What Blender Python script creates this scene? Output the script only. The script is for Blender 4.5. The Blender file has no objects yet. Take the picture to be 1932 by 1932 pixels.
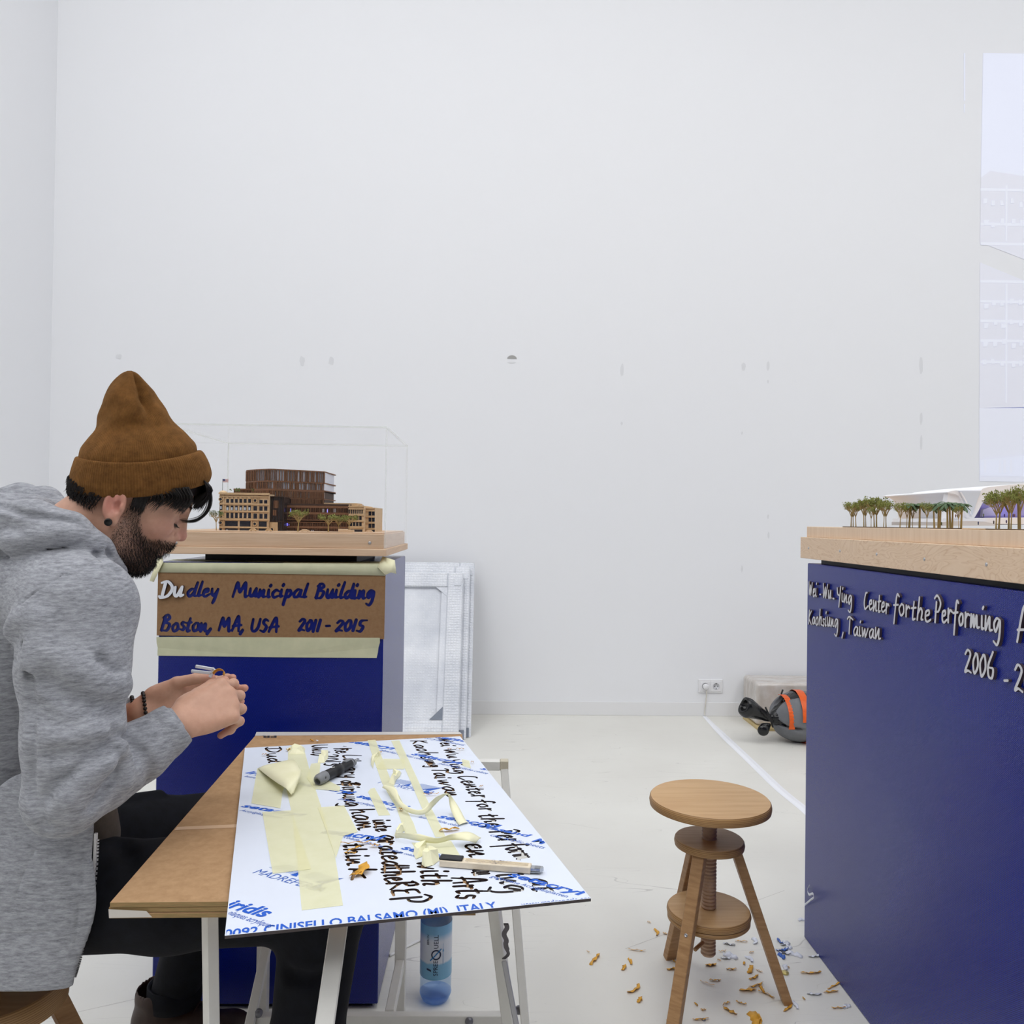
import bpy, bmesh, math, random
import numpy as np
from mathutils import Vector, Matrix
from mathutils.geometry import delaunay_2d_cdt
scene = bpy.context.scene
COL = scene.collection
rng = random.Random(7)
nrg = np.random.default_rng(7)
# ------------------------------------------------------------------ camera
EYE = 1.25
FPX = 1520.0                                   # focal length for a 1932 px wide frame
_y = np.array([-40., -17., FPX]); _y /= np.linalg.norm(_y)
_z = np.array([.0135, 1., 0.]); _z[2] = -(_z @ _y) / _y[2]; _z /= np.linalg.norm(_z)
_Yc = np.array([_y[0], _y[1], -_y[2]]); _Zc = np.array([_z[0], _z[1], -_z[2]])
CAMR = np.array([np.cross(_Yc, _Zc), _Yc, _Zc])
CAMP = np.array([0., 0., EYE])
cam_data = bpy.data.cameras.new('camera')
cam = bpy.data.objects.new('camera', cam_data)
COL.objects.link(cam)
cam_data.sensor_width = 36.0
cam_data.lens = 36.0 * FPX / 1932.0
cam_data.clip_start = 0.05
cam.matrix_world = Matrix([list(CAMR[i]) + [CAMP[i]] for i in range(3)] + [[0, 0, 0, 1]])
scene.camera = cam
# ------------------------------------------------------------------ light and exposure
world = bpy.data.worlds.new('world'); scene.world = world
world.use_nodes = True
world.node_tree.nodes['Background'].inputs[0].default_value = (.85, .9, 1, 1)
world.node_tree.nodes['Background'].inputs[1].default_value = 0.3
scene.view_settings.view_transform = 'Standard'
scene.view_settings.look = 'None'
scene.view_settings.gamma = 1.0
scene.view_settings.use_curve_mapping = False
scene.view_settings.exposure = 0.0
def area_light(name, loc, sx, sy, power, color=(1, 1, 1), rot=(0, 0, 0)):
    d = bpy.data.lights.new(name, 'AREA'); d.shape = 'RECTANGLE'
    d.size = sx; d.size_y = sy; d.energy = power; d.color = color
    o = bpy.data.objects.new(name, d); COL.objects.link(o)
    o.location = loc; o.rotation_euler = rot
    return o
LP = 45
for _i, _lx in enumerate((-2.0, 0.8, 4.2)):
    for _j, _ly in enumerate((-3.4, -0.6, 2.1)):
        area_light('ceiling_light', (_lx, _ly, 6.35), 1.7, 1.7, LP, (.992, .996, 1.0))
scene.cycles.use_denoising = True
scene.cycles.max_bounces = 10
scene.cycles.diffuse_bounces = 5
scene.cycles.glossy_bounces = 4
scene.cycles.transmission_bounces = 10
scene.cycles.transparent_max_bounces = 16
scene.cycles.caustics_reflective = False
scene.cycles.caustics_refractive = False
# ------------------------------------------------------------------ helpers: places
def ray(px, py):
    return CAMR @ np.array([(px - 966) / FPX, -(py - 966) / FPX, -1.])
def at(px, py, y):                              # point of the view ray at depth y
    d = ray(px, py); return CAMP + d * (y / d[1])
def onz(px, py, z):                             # point of a horizontal plane
    d = ray(px, py); return CAMP + d * ((z - EYE) / d[2])
def onx(px, py, x):
    d = ray(px, py); return CAMP + d * (x / d[0])
def proj(P):
    c = (np.asarray(P) - CAMP) @ CAMR
    return np.stack([966 + FPX * c[..., 0] / -c[..., 2], 966 - FPX * c[..., 1] / -c[..., 2]], -1)
# ------------------------------------------------------------------ helpers: materials
def lin(c):
    return tuple((v / 255 / 12.92 if v <= 10.31 else ((v / 255 + .055) / 1.055) ** 2.4) for v in c)
MATS = {}
class N:                                         # tiny node-graph helper
    def __init__(s, name):
        s.m = bpy.data.materials.new(name); s.m.use_nodes = True
        s.t = s.m.node_tree; s.b = s.t.nodes['Principled BSDF']; s.out = s.t.nodes['Material Output']
    def n(s, typ, **kw):
        o = s.t.nodes.new('ShaderNode' + typ)
        for k, v in kw.items():
            if k.startswith('_'): setattr(o, k[1:], v)
            else:
                i = o.inputs[int(k[1:])] if k[0] == 'i' and k[1:].isdigit() else o.inputs[k.replace('__', ' ')]
                if isinstance(v, bpy.types.NodeSocket): s.t.links.new(v, i)
                else: i.default_value = v
        return o
    def link(s, a, b): s.t.links.new(a, b)
    def coord(s, scale=(1, 1, 1), kind='Object', rot=(0, 0, 0)):
        c = s.n('TexCoord')
        return s.n('Mapping', Vector=c.outputs[kind], Scale=scale, Rotation=rot).outputs[0]
    def ramp(s, fac, stops):
        r = s.n('ValToRGB', Fac=fac); e = r.color_ramp.elements
        while len(e) < len(stops): e.new(.5)
        for k, (p, c) in enumerate(stops):
            e[k].position = p; e[k].color = (*c, 1) if len(c) == 3 else c
        return r.outputs[0]
    def base(s, v): s.link(v, s.b.inputs['Base Color'])
    def bump(s, h, strength=.2, dist=.002):
        b = s.n('Bump', Height=h, Strength=strength, Distance=dist)
        s.link(b.outputs[0], s.b.inputs['Normal'])
def mat(name, rgb, rough=.5, metal=0, spec=.5, var=0, vscale=6, bump=0, bscale=60, bdist=.001, stretch=(1, 1, 1),
        trans=0, ior=1.45, alpha=1, sheen=0, rgb2=None, kind='Object', detail=3):
    if name in MATS: return MATS[name]
    g = N(name); c = lin(rgb); b = g.b
    b.inputs['Base Color'].default_value = (*c, 1)
    b.inputs['Roughness'].default_value = rough; b.inputs['Metallic'].default_value = metal
    b.inputs['Specular IOR Level'].default_value = spec
    b.inputs['Transmission Weight'].default_value = trans; b.inputs['IOR'].default_value = ior
    b.inputs['Alpha'].default_value = alpha; b.inputs['Sheen Weight'].default_value = sheen
    if var or rgb2:
        c2 = lin(rgb2) if rgb2 else tuple(v * (1 - var) for v in c)
        c1 = c if rgb2 else tuple(min(1, v * (1 + var)) for v in c)
        nz = g.n('TexNoise', Vector=g.coord(stretch, kind), Scale=vscale, Detail=detail, Roughness=.6)
        g.base(g.ramp(nz.outputs[0], [(.3, c2), (.7, c1)]))
    if bump:
        nz = g.n('TexNoise', Vector=g.coord(stretch, kind), Scale=bscale, Detail=3)
        g.bump(nz.outputs[0], bump, bdist)
    MATS[name] = g.m
    return g.m
# ------------------------------------------------------------------ helpers: objects
def tag(o, label=None, cat=None, group=None, kind=None):
    if label: o['label'] = label
    if cat: o['category'] = cat
    if group: o['group'] = group
    if kind: o['kind'] = kind
    return o
def empty(name, loc=(0, 0, 0), rz=0):
    o = bpy.data.objects.new(name, None); o.empty_display_size = .05
    COL.objects.link(o); o.location = loc; o.rotation_euler = (0, 0, rz)
    return o
def thing(name, label, cat, loc=(0, 0, 0), rz=0, group=None):
    return tag(empty(name, loc, rz), label, cat, group)
def link(name, me, m, parent=None, smooth=False):
    o = bpy.data.objects.new(name, me); COL.objects.link(o)
    if m is not None and not me.materials:
        for q in (m if isinstance(m, (list, tuple)) else [m]): me.materials.append(q)
    if parent is not None: o.parent = parent
    if smooth:
        me.polygons.foreach_set('use_smooth', [True] * len(me.polygons))
    return o
def mesh(name, verts, faces, m=None, parent=None, smooth=False, mi=None):
    me = bpy.data.meshes.new(name)
    me.from_pydata([tuple(map(float, v)) for v in verts], [], [tuple(int(i) for i in f) for f in faces])
    if mi is not None: me.polygons.foreach_set('material_index', mi)
    me.update()
    return link(name, me, m, parent, smooth)
class MB:                                         # collects shapes into ONE mesh
    def __init__(s): s.v = []; s.f = []; s.mi = []; s.cur = 0
    def add(s, vs, fs):
        o = len(s.v); s.v += [tuple(map(float, v)) for v in vs]
        s.f += [tuple(int(i) + o for i in f) for f in fs]; s.mi += [s.cur] * len(fs); return s
    def box(s, lo, hi, M=None, bev=0):
        x0, y0, z0 = lo; x1, y1, z1 = hi
        if bev:
            b = bev; vs = []; 
            for z in (z0, z1):
                for (x, y, dx, dy) in ((x0, y0, 1, 1), (x1, y0, -1, 1), (x1, y1, -1, -1), (x0, y1, 1, -1)):
                    vs += [(x, y, z, dx, dy)]
            P = []
            for k, (x, y, z, dx, dy) in enumerate(vs):
                dz = 1 if z == z0 else -1
                P += [(x, y + dy * b, z + dz * b), (x + dx * b, y, z + dz * b), (x + dx * b, y + dy * b, z)]
            F = []
            I = lambda c, a: c * 3 + a
            F += [[I(0, 2), I(3, 2), I(2, 2), I(1, 2)], [I(4, 2), I(5, 2), I(6, 2), I(7, 2)]]
            F += [[I(0, 1), I(1, 1), I(5, 1), I(4, 1)], [I(2, 1), I(3, 1), I(7, 1), I(6, 1)]]
            F += [[I(1, 0), I(2, 0), I(6, 0), I(5, 0)], [I(3, 0), I(0, 0), I(4, 0), I(7, 0)]]
            F += [[I(0, 2), I(1, 2), I(1, 1), I(0, 1)], [I(2, 2), I(3, 2), I(3, 1), I(2, 1)],
                  [I(1, 2), I(2, 2), I(2, 0), I(1, 0)], [I(3, 2), I(0, 2), I(0, 0), I(3, 0)]]
            F += [[I(4, 1), I(5, 1), I(5, 2), I(4, 2)], [I(6, 1), I(7, 1), I(7, 2), I(6, 2)],
                  [I(5, 0), I(6, 0), I(6, 2), I(5, 2)], [I(7, 0), I(4, 0), I(4, 2), I(7, 2)]]
            F += [[I(0, 0), I(0, 1), I(4, 1), I(4, 0)], [I(1, 1), I(1, 0), I(5, 0), I(5, 1)],
                  [I(2, 0), I(2, 1), I(6, 1), I(6, 0)], [I(3, 1), I(3, 0), I(7, 0), I(7, 1)]]
            F += [[I(c, 0), I(c, 1), I(c, 2)] for c in range(8)]
        else:
            P = [(x, y, z) for z in (z0, z1) for (x, y) in ((x0, y0), (x1, y0), (x1, y1), (x0, y1))]
            F = [(0, 3, 2, 1), (4, 5, 6, 7), (0, 1, 5, 4), (1, 2, 6, 5), (2, 3, 7, 6), (3, 0, 4, 7)]
        if M is not None: P = [M @ Vector(p) for p in P]
        return s.add(P, F)
    def bar(s, a, b, w, h=None, up=(0, 0, 1), twist=0, bev=0):   # square-section bar a->b
        a = Vector(a); b = Vector(b); d = (b - a); L = d.length; d.normalize()
        u = Vector(up); x = d.cross(u)
        if x.length < 1e-4: x = d.cross(Vector((1, 0, 0)))
        x.normalize(); y = x.cross(d).normalized()
        if twist: q = Matrix.Rotation(twist, 3, d); x = q @ x; y = q @ y
        M = Matrix(((x.x, y.x, d.x, a.x), (x.y, y.y, d.y, a.y), (x.z, y.z, d.z, a.z), (0, 0, 0, 1)))
        h = h or w
        return s.box((-w / 2, -h / 2, 0), (w / 2, h / 2, L), M, bev)
    def tube(s, pts, r, n=8, cap=True):
        P = [Vector(p) for p in pts]; R = r if hasattr(r, '__len__') else [r] * len(P)
        vs = []; fs = []; ref = None
        for i, p in enumerate(P):
            d = (P[min(i + 1, len(P) - 1)] - P[max(i - 1, 0)]).normalized()
            if ref is None:
                ref = d.cross(Vector((0, 0, 1)))
                if ref.length < .05: ref = d.cross(Vector((1, 0, 0)))
            x = (ref - d * ref.dot(d)).normalized(); ref = x; y = d.cross(x)
            for k in range(n):
                t = 2 * math.pi * k / n
                vs.append(p + (x * math.cos(t) + y * math.sin(t)) * R[i])
        for i in range(len(P) - 1):
            for k in range(n):
                k2 = (k + 1) % n
                fs.append((i * n + k, i * n + k2, (i + 1) * n + k2, (i + 1) * n + k))
        if cap and n > 2:
            fs.append(tuple(range(n - 1, -1, -1))); fs.append(tuple((len(P) - 1) * n + k for k in range(n)))
        return s.add(vs, fs)
    def lathe(s, prof, n=32, M=None, close=False):     # prof: (r, z)
        vs = []; fs = []
        for (r, z) in prof:
            for k in range(n):
                t = 2 * math.pi * k / n; vs.append(Vector((r * math.cos(t), r * math.sin(t), z)))
        m = len(prof)
        for i in range(m - 1):
            for k in range(n):
                k2 = (k + 1) % n; fs.append((i * n + k, i * n + k2, (i + 1) * n + k2, (i + 1) * n + k))
        if not close:
            if prof[0][0] > 1e-6: fs.append(tuple(range(n - 1, -1, -1)))
            if prof[-1][0] > 1e-6: fs.append(tuple((m - 1) * n + k for k in range(n)))
        if M is not None: vs = [M @ v for v in vs]
        return s.add(vs, fs)
    def prism(s, poly, z0, z1, M=None):            # extruded polygon in xy
        n = len(poly); vs = [Vector((x, y, z)) for z in (z0, z1) for (x, y) in poly]
        fs = [tuple(range(n - 1, -1, -1)), tuple(range(n, 2 * n))]
        fs += [(k, (k + 1) % n, n + (k + 1) % n, n + k) for k in range(n)]
        if M is not None: vs = [M @ v for v in vs]
        return s.add(vs, fs)
    def quad(s, a, b, c, d): return s.add([a, b, c, d], [(0, 1, 2, 3)])
    def build(s, name, m, parent=None, smooth=False, angle=None):
        o = mesh(name, s.v, s.f, m, parent, smooth, s.mi if any(s.mi) else None)
        if angle is not None: shade_angle(o, angle)
        return o
def shade_angle(o, deg=40):
    me = o.data; me.polygons.foreach_set('use_smooth', [True] * len(me.polygons))
    bm = bmesh.new(); bm.from_mesh(me)
    bmesh.ops.remove_doubles(bm, verts=bm.verts, dist=1e-6)
    c = math.radians(deg)
    for e in bm.edges:
        if len(e.link_faces) == 2 and e.calc_face_angle(0) > c: e.smooth = False
    bm.to_mesh(me); bm.free()
def frame(o, x, y, z=None):                         # matrix from origin and axes
    x = Vector(x).normalized(); y = Vector(y); y = (y - x * y.dot(x)).normalized(); z = x.cross(y)
    return Matrix(((x.x, y.x, z.x, o[0]), (x.y, y.y, z.y, o[1]), (x.z, y.z, z.z, o[2]), (0, 0, 0, 1)))
def copy_tree(o, parent=None):
    c = o.copy(); COL.objects.link(c)
    if parent is not None: c.parent = parent
    for ch in o.children: copy_tree(ch, c)
    return c
def smooth_line(pts, n=6):                          # Catmull-Rom through points
    P = [np.array(p, float) for p in pts]
    if len(P) < 3: return P
    Q = [2 * P[0] - P[1]] + P + [2 * P[-1] - P[-2]]; out = []
    for i in range(1, len(Q) - 2):
        for k in range(n):
            t = k / n; a, b, c, d = Q[i - 1:i + 3]
            out.append(.5 * ((2 * b) + (c - a) * t + (2 * a - 5 * b + 4 * c - d) * t * t + (3 * b - a - 3 * c + d) * t ** 3))
    out.append(P[-1]); return out
# ------------------------------------------------------------------ helpers: distance fields -> one smooth mesh
def smin(a, b, k):
    if k <= 0: return np.minimum(a, b)
    h = np.clip(.5 + .5 * (b - a) / k, 0, 1)
    return b * (1 - h) + a * h - k * h * (1 - h)
class SDF:
    def __init__(s): s.ops = []
    def add(s, fn, k=.01): s.ops.append((fn, k, 1)); return s
    def sub(s, fn, k=.006): s.ops.append((fn, k, -1)); return s
    def cut(s, fn, k=.004): s.ops.append((fn, k, 0)); return s
    @property
    def bs(s):                                  # bounding sphere of the added shapes
        B = [getattr(fn, 'bs', None) for fn, k, sg in s.ops if sg == 1]
        if not B or any(b is None for b in B): return None
        lo = np.min([c - r for c, r in B], 0); hi = np.max([c + r for c, r in B], 0); c = (lo + hi) / 2
        return c, max(np.linalg.norm(b - c) + r for b, r in B) + .012
    def __call__(s, P):
        d = np.full(len(P), 1e3); first = True
        for fn, k, sg in s.ops:
            b = getattr(fn, 'bs', None)
            if b is not None and len(P) > 2000 and not first and sg:      # skip points a shape cannot touch
                lb = np.sqrt(((P - b[0]) ** 2).sum(1)) - b[1]
                m = lb < (np.minimum(d, .15) + k if sg == 1 else k - d)
                far = None
                if sg == 1: d = np.where(m, d, np.minimum(d, np.maximum(lb, .15)))
                if not m.any(): continue
                e = fn(P[m]); q = d[m]
                d[m] = smin(q, e, k) if sg == 1 else -smin(-q, e, k)
                continue
            first = False
            e = fn(P)
            if sg == 1: d = smin(d, e, k)
            elif sg == -1: d = -smin(-d, e, k)
            else: d = -smin(-d, -e, k)
        return d
def cap(a, b, r1, r2=None, flat=None):
    a = np.array(a, float); b = np.array(b, float); r2 = r1 if r2 is None else r2
    fl = None
    if flat is not None:
        n = np.array(flat[0], float); n /= np.linalg.norm(n); fl = (n, flat[1])
    def fn(P):
        q = P - a; ab = b - a
        if fl:
            n, sc = fl; q = q + np.outer(q @ n, n) * (1 / sc - 1); ab = ab + n * (ab @ n) * (1 / sc - 1)
        t = np.clip(q @ ab / max(ab @ ab, 1e-12), 0, 1); q = q - t[:, None] * ab
        d = np.sqrt((q * q).sum(1)) - (r1 + (r2 - r1) * t)
        return d * (fl[1] if fl and fl[1] < 1 else 1)
    fn.bs = ((a + b) / 2, np.linalg.norm(b - a) / 2 + max(r1, r2) * (max(1, fl[1]) if fl else 1))
    return fn
def limb(s, pts, rs, k=.02, flat=None):
    for i in range(len(pts) - 1): s.add(cap(pts[i], pts[i + 1], rs[i], rs[i + 1], flat), k)
    return s
def ell(c, r, R=None):
    c = np.array(c, float); r = np.array(r, float)
    def fn(P):
        q = P - c
        if R is not None: q = q @ R
        a = q / r; b = a / r
        k0 = np.sqrt((a * a).sum(1)); k1 = np.sqrt((b * b).sum(1)) + 1e-9
        return k0 * (k0 - 1) / k1
    fn.bs = (c, r.max())
    return fn
def half(p, n):
    p = np.array(p, float); n = np.array(n, float); n /= np.linalg.norm(n)
    return lambda P: (P - p) @ n
def mesh_sdf(f, lo, hi, h, relax=1):
    lo = np.array(lo, float); hi = np.array(hi, float); C = 8
    nb = np.ceil((hi - lo) / (h * C)).astype(int); n = nb * C + 1
    cc = np.stack(np.meshgrid(*[np.arange(k) for k in nb], indexing='ij'), -1).reshape(-1, 3)
    d = f(lo + (cc + .5) * h * C)
    act = cc[np.abs(d) < h * C * 1.25]
    V = np.full(tuple(n), 1.0, np.float32); need = np.zeros(tuple(n), bool); inside = cc[d < 0]
    for c in inside:
        V[c[0] * C:c[0] * C + C + 1, c[1] * C:c[1] * C + C + 1, c[2] * C:c[2] * C + C + 1] = -1
    for c in act: need[c[0] * C:c[0] * C + C + 1, c[1] * C:c[1] * C + C + 1, c[2] * C:c[2] * C + C + 1] = True
    idx = np.argwhere(need); val = np.empty(len(idx))
    for i in range(0, len(idx), 400000): val[i:i + 400000] = f(lo + idx[i:i + 400000] * h)
    V[need] = val
    S = V < 0
    cnt = np.zeros(tuple(n - 1), np.int8)
    for a in (0, 1):
        for b in (0, 1):
            for c in (0, 1): cnt += S[a:n[0] - 1 + a, b:n[1] - 1 + b, c:n[2] - 1 + c]
    cells = np.argwhere((cnt > 0) & (cnt < 8))
    ids = np.full(tuple(n - 1), -1, np.int64); ids[tuple(cells.T)] = np.arange(len(cells))
    acc = np.zeros((len(cells), 3)); num = np.zeros(len(cells))
    for ax in range(3):
        o = [k for k in range(3) if k != ax]
        for a in (0, 1):
            for b in (0, 1):
                p = cells.copy(); p[:, o[0]] += a; p[:, o[1]] += b; q = p.copy(); q[:, ax] += 1
                v0 = V[tuple(p.T)]; v1 = V[tuple(q.T)]; m = (v0 < 0) != (v1 < 0)
                t = np.where(m, v0 / np.where(m, v0 - v1, 1), 0); pt = p.astype(float); pt[:, ax] += t
                acc[m] += pt[m]; num[m] += 1
    vs = lo + acc / np.maximum(num, 1)[:, None] * h
    fs = []
    for ax in range(3):
        o = [k for k in range(3) if k != ax]; sl = [slice(None)] * 3; s2 = [slice(None)] * 3
        sl[ax] = slice(0, -1); s2[ax] = slice(1, None)
        E = np.argwhere(S[tuple(sl)] != S[tuple(s2)])
        E = E[(E[:, o[0]] > 0) & (E[:, o[1]] > 0) & (E[:, o[0]] < n[o[0]] - 1) & (E[:, o[1]] < n[o[1]] - 1)]
        def cid(da, db):
            p = E.copy(); p[:, o[0]] -= da; p[:, o[1]] -= db; return ids[tuple(p.T)]
        Q = np.stack([cid(1, 1), cid(0, 1), cid(0, 0), cid(1, 0)], 1)
        flip = S[tuple(E.T)] ^ (ax == 1)
        Q = np.where(flip[:, None], Q, Q[:, ::-1])
        fs.append(Q[(Q >= 0).all(1)])
    fs = np.concatenate(fs)
    T = np.array([[1, 1, 1], [1, -1, -1], [-1, 1, -1], [-1, -1, 1]], float)
    for _ in range(relax):
        e = h * .3; dd = [f(vs + t * e) for t in T]
        g = sum(t * q[:, None] for t, q in zip(T, dd)) / (4 * e); dv = sum(dd) / 4
        gl = np.maximum((g * g).sum(1), .15)
        vs = vs - np.clip(dv / gl, -h, h)[:, None] * g
    return vs, fs
def np_mesh(name, vs, fs, m, parent=None, smooth=True):
    me = bpy.data.meshes.new(name)
    me.vertices.add(len(vs)); me.vertices.foreach_set('co', np.asarray(vs, np.float32).ravel())
    k = fs.shape[1]
    me.loops.add(len(fs) * k); me.loops.foreach_set('vertex_index', fs.astype(np.int32).ravel())
    me.polygons.add(len(fs)); me.polygons.foreach_set('loop_start', np.arange(0, len(fs) * k, k, dtype=np.int32))
    me.polygons.foreach_set('use_smooth', np.ones(len(fs), bool))
    me.update(calc_edges=True); me.validate()
    return link(name, me, m, parent, smooth)
def hit(f, px, py, y0=.8, y1=2.2):                   # first surface point of a field along a view ray
    d = ray(px, py); d = d / d[1]; ts = np.linspace(y0, y1, 700)
    v = f(CAMP + ts[:, None] * d); i = np.argmax(v < 0)
    return CAMP + ts[i] * d if v[i] < 0 else None
def attr_color(o, name, col):
    a = o.data.color_attributes.new(name, 'FLOAT_COLOR', 'POINT')
    a.data.foreach_set('color', np.asarray(col, np.float32).ravel())
# ================================================================== the setting
X0, X1, Y0_, YB, ZC = -2.83, 6.0, -5.0, 5.226, 6.5
WALLM = mat('wall_paint', (238, 239, 242), .7, spec=.3, bump=.05, bscale=260, bdist=.0006, kind='Object')
def slab(name, lo, hi, m):
    o = MB().box(lo, hi).build(name, m); o['kind'] = 'structure'; return o
g = N('floor_paint')
n1 = g.n('TexNoise', Vector=g.coord((1, 1, 1)), Scale=1.6, Detail=4)
n2 = g.n('TexNoise', Vector=g.coord((1, 1, 1)), Scale=26, Detail=6, Roughness=.7)
w1 = g.n('TexWave', Vector=g.coord((1, 1, 1), rot=(0, 0, .9)), Scale=.35, Distortion=38, Detail=2, Detail__Scale=.6) if False else None
scr = []
for ang, sc, di in ((.5, .9, 9), (2.1, 1.3, 14), (1.2, .6, 7)):
    w = g.n('TexNoise', Vector=g.coord((1, 9, 1), rot=(0, 0, ang)), Scale=sc, Detail=0, Distortion=di * .12)
    scr.append(g.n('Math', _operation='LESS_THAN', i0=g.n('Math', _operation='ABSOLUTE', i0=g.n('Math', _operation='SUBTRACT', i0=w.outputs[0], i1=.5).outputs[0]).outputs[0], i1=.0013).outputs[0])
s01 = g.n('Math', _operation='MAXIMUM', i0=scr[0], i1=scr[1]).outputs[0]; s01 = g.n('Math', _operation='MAXIMUM', i0=s01, i1=scr[2]).outputs[0]
brk = g.n('TexNoise', Vector=g.coord((1, 1, 1)), Scale=3.1, Detail=1)
s01 = g.n('Math', _operation='MULTIPLY', i0=s01, i1=g.ramp(brk.outputs[0], [(.5, (0, 0, 0)), (.6, (.5, .5, .5))])).outputs[0]
c0 = g.ramp(n1.outputs[0], [(.3, lin((220, 218, 211))), (.7, lin((229, 228, 221)))])
c1 = g.n('MixRGB', _blend_type='MULTIPLY', Fac=.25, Color1=c0, Color2=g.ramp(n2.outputs[0], [(.2, (.8, .8, .78)), (.42, (1, 1, 1))])).outputs[0]
g.base(g.n('MixRGB', Fac=s01, Color1=c1, Color2=(*lin((168, 165, 160)), 1)).outputs[0])
g.b.inputs['Roughness'].default_value = .42; g.b.inputs['Specular IOR Level'].default_value = .35
floor = slab('floor', (X0 - .1, Y0_ - .1, -.1), (X1 + .1, YB + .1, 0), g.m)
wall_back = slab('wall_back', (X0 - .1, YB, 0), (X1 + .1, YB + .12, ZC), WALLM)
wall_left = slab('wall_left', (X0 - .1, Y0_, 0), (X0, YB, ZC), WALLM)
wall_right = slab('wall_right', (X1, Y0_, 0), (X1 + .1, YB, ZC), WALLM)
slab('wall_rear', (X0 - .1, Y0_ - .1, 0), (X1 + .1, Y0_, ZC), mat('rear_wall_grey', (34, 34, 36), .9))
slab('ceiling', (X0 - .1, Y0_ - .1, ZC), (X1 + .1, YB + .12, ZC + .1), WALLM)
TRIM = mat('trim_paint', (234, 234, 235), .5, spec=.3)
b_ = MB(); b_.box((X0, YB - .006, 0), (X1, YB, .088), bev=.0015); o = b_.build('baseboard_back', TRIM); o['kind'] = 'structure'
b_ = MB(); b_.box((X0, Y0_, 0), (X0 + .006, YB - .006, .088), bev=.0015); o = b_.build('baseboard_left', TRIM); o['kind'] = 'structure'
# joints between the floor boards: hairline grooves
b_ = MB()
for (a, c) in (((20, 1938), (330, 1868)), ((1180, 1790), (1480, 1680))):
    p, q_ = onz(*a, 0.0002), onz(*c, 0.0002); d = (q_ - p); d = d / np.linalg.norm(d); n_ = np.array([-d[1], d[0], 0]) * .0007
    b_.quad(p - n_, q_ - n_, q_ + n_, p + n_)
o = b_.build('floor_joint', mat('joint_grey', (186, 182, 176), .8), floor)
# scuffs and filler marks on the back wall (left by earlier hangings)
SCUFF = mat('wall_filler', (226, 227, 230), .8); SCUFF2 = mat('wall_patch_grey', (168, 167, 165), .8)
def patch(px, py, w, h, m, name='wall_scuff', seed=0):
    r_ = random.Random(seed); c = at(px, py, YB - .0012); k = YB / FPX; vs = []; n = 12
    for i in range(n):
        t = 2 * math.pi * i / n; e = r_.uniform(.75, 1.1)
        sq = min(1, 1 / max(abs(math.cos(t)), abs(math.sin(t)))) * .95
        vs.append((c[0] + math.cos(t) * w * k * .5 * e * sq, c[1], c[2] + math.sin(t) * h * k * .5 * e * sq))
    vs = [(c[0], c[1] - .0006, c[2])] + vs
    return mesh(name, vs, [(0, 1 + i, 1 + (i + 1) % n)[::-1] for i in range(n)], m, wall_back)
for i, a in enumerate([(965, 684, 18, 3, SCUFF), (224, 673, 12, 11, SCUFF), (570, 681, 10, 22, SCUFF), (625, 681, 12, 18, SCUFF), (1174, 697, 7, 30, SCUFF), (1403, 692, 9, 16, SCUFF), (1449, 690, 6, 22, SCUFF),
                       (1449, 720, 4, 8, SCUFF), (1400, 817, 4, 7, SCUFF), (1173, 799, 5, 8, SCUFF), (1738, 690, 7, 40, SCUFF), (1738, 790, 6, 26, SCUFF), (1738, 834, 5, 34, SCUFF), (1449, 975, 4, 10, SCUFF), (1450, 1010, 4, 14, SCUFF), (1400, 1073, 4, 14, SCUFF), (10, 368, 10, 8, SCUFF)]):
    patch(*a, seed=i)
b_ = MB(); c = at(966, 676, YB - .0015); k = YB / FPX; b_.prism([(math.cos(t) * 9 * k, math.sin(t) * 6.5 * k - .003) for t in np.linspace(0, math.pi, 14)], 0, .001, frame(c, (1, 0, 0), (0, 0, 1))); b_.build('grey_patch', SCUFF2, wall_back)
# ================================================================== projected picture on the back wall (light of a projector)
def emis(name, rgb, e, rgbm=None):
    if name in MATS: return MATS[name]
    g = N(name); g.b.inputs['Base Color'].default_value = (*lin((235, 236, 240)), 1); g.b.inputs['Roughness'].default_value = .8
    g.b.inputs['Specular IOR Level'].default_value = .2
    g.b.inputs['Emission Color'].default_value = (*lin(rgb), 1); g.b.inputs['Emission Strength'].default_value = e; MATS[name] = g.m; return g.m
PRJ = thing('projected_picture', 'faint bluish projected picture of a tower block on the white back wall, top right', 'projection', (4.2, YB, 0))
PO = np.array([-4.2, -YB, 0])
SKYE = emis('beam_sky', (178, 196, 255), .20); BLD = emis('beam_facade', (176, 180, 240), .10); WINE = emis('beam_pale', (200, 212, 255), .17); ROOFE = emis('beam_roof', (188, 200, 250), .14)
def pp(x, y, e): return at(x, y, YB - e) + PO
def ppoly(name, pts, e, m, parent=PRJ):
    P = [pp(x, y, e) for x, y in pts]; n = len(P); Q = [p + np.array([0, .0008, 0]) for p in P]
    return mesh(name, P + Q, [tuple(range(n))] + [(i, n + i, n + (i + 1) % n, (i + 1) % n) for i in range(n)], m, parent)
XR = 2320
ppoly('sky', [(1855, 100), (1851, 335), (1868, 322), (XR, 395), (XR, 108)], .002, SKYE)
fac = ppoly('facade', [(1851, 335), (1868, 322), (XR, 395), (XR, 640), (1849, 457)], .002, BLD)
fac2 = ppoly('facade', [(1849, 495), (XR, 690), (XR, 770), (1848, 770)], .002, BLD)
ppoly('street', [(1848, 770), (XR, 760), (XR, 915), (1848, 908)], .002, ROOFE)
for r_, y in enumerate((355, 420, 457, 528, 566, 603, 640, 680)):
    w_ = ppoly('balcony_band', [(1850, y), (XR, y + 8), (XR, y + 14), (1850, y + 5)], .003, WINE, fac)
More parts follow.
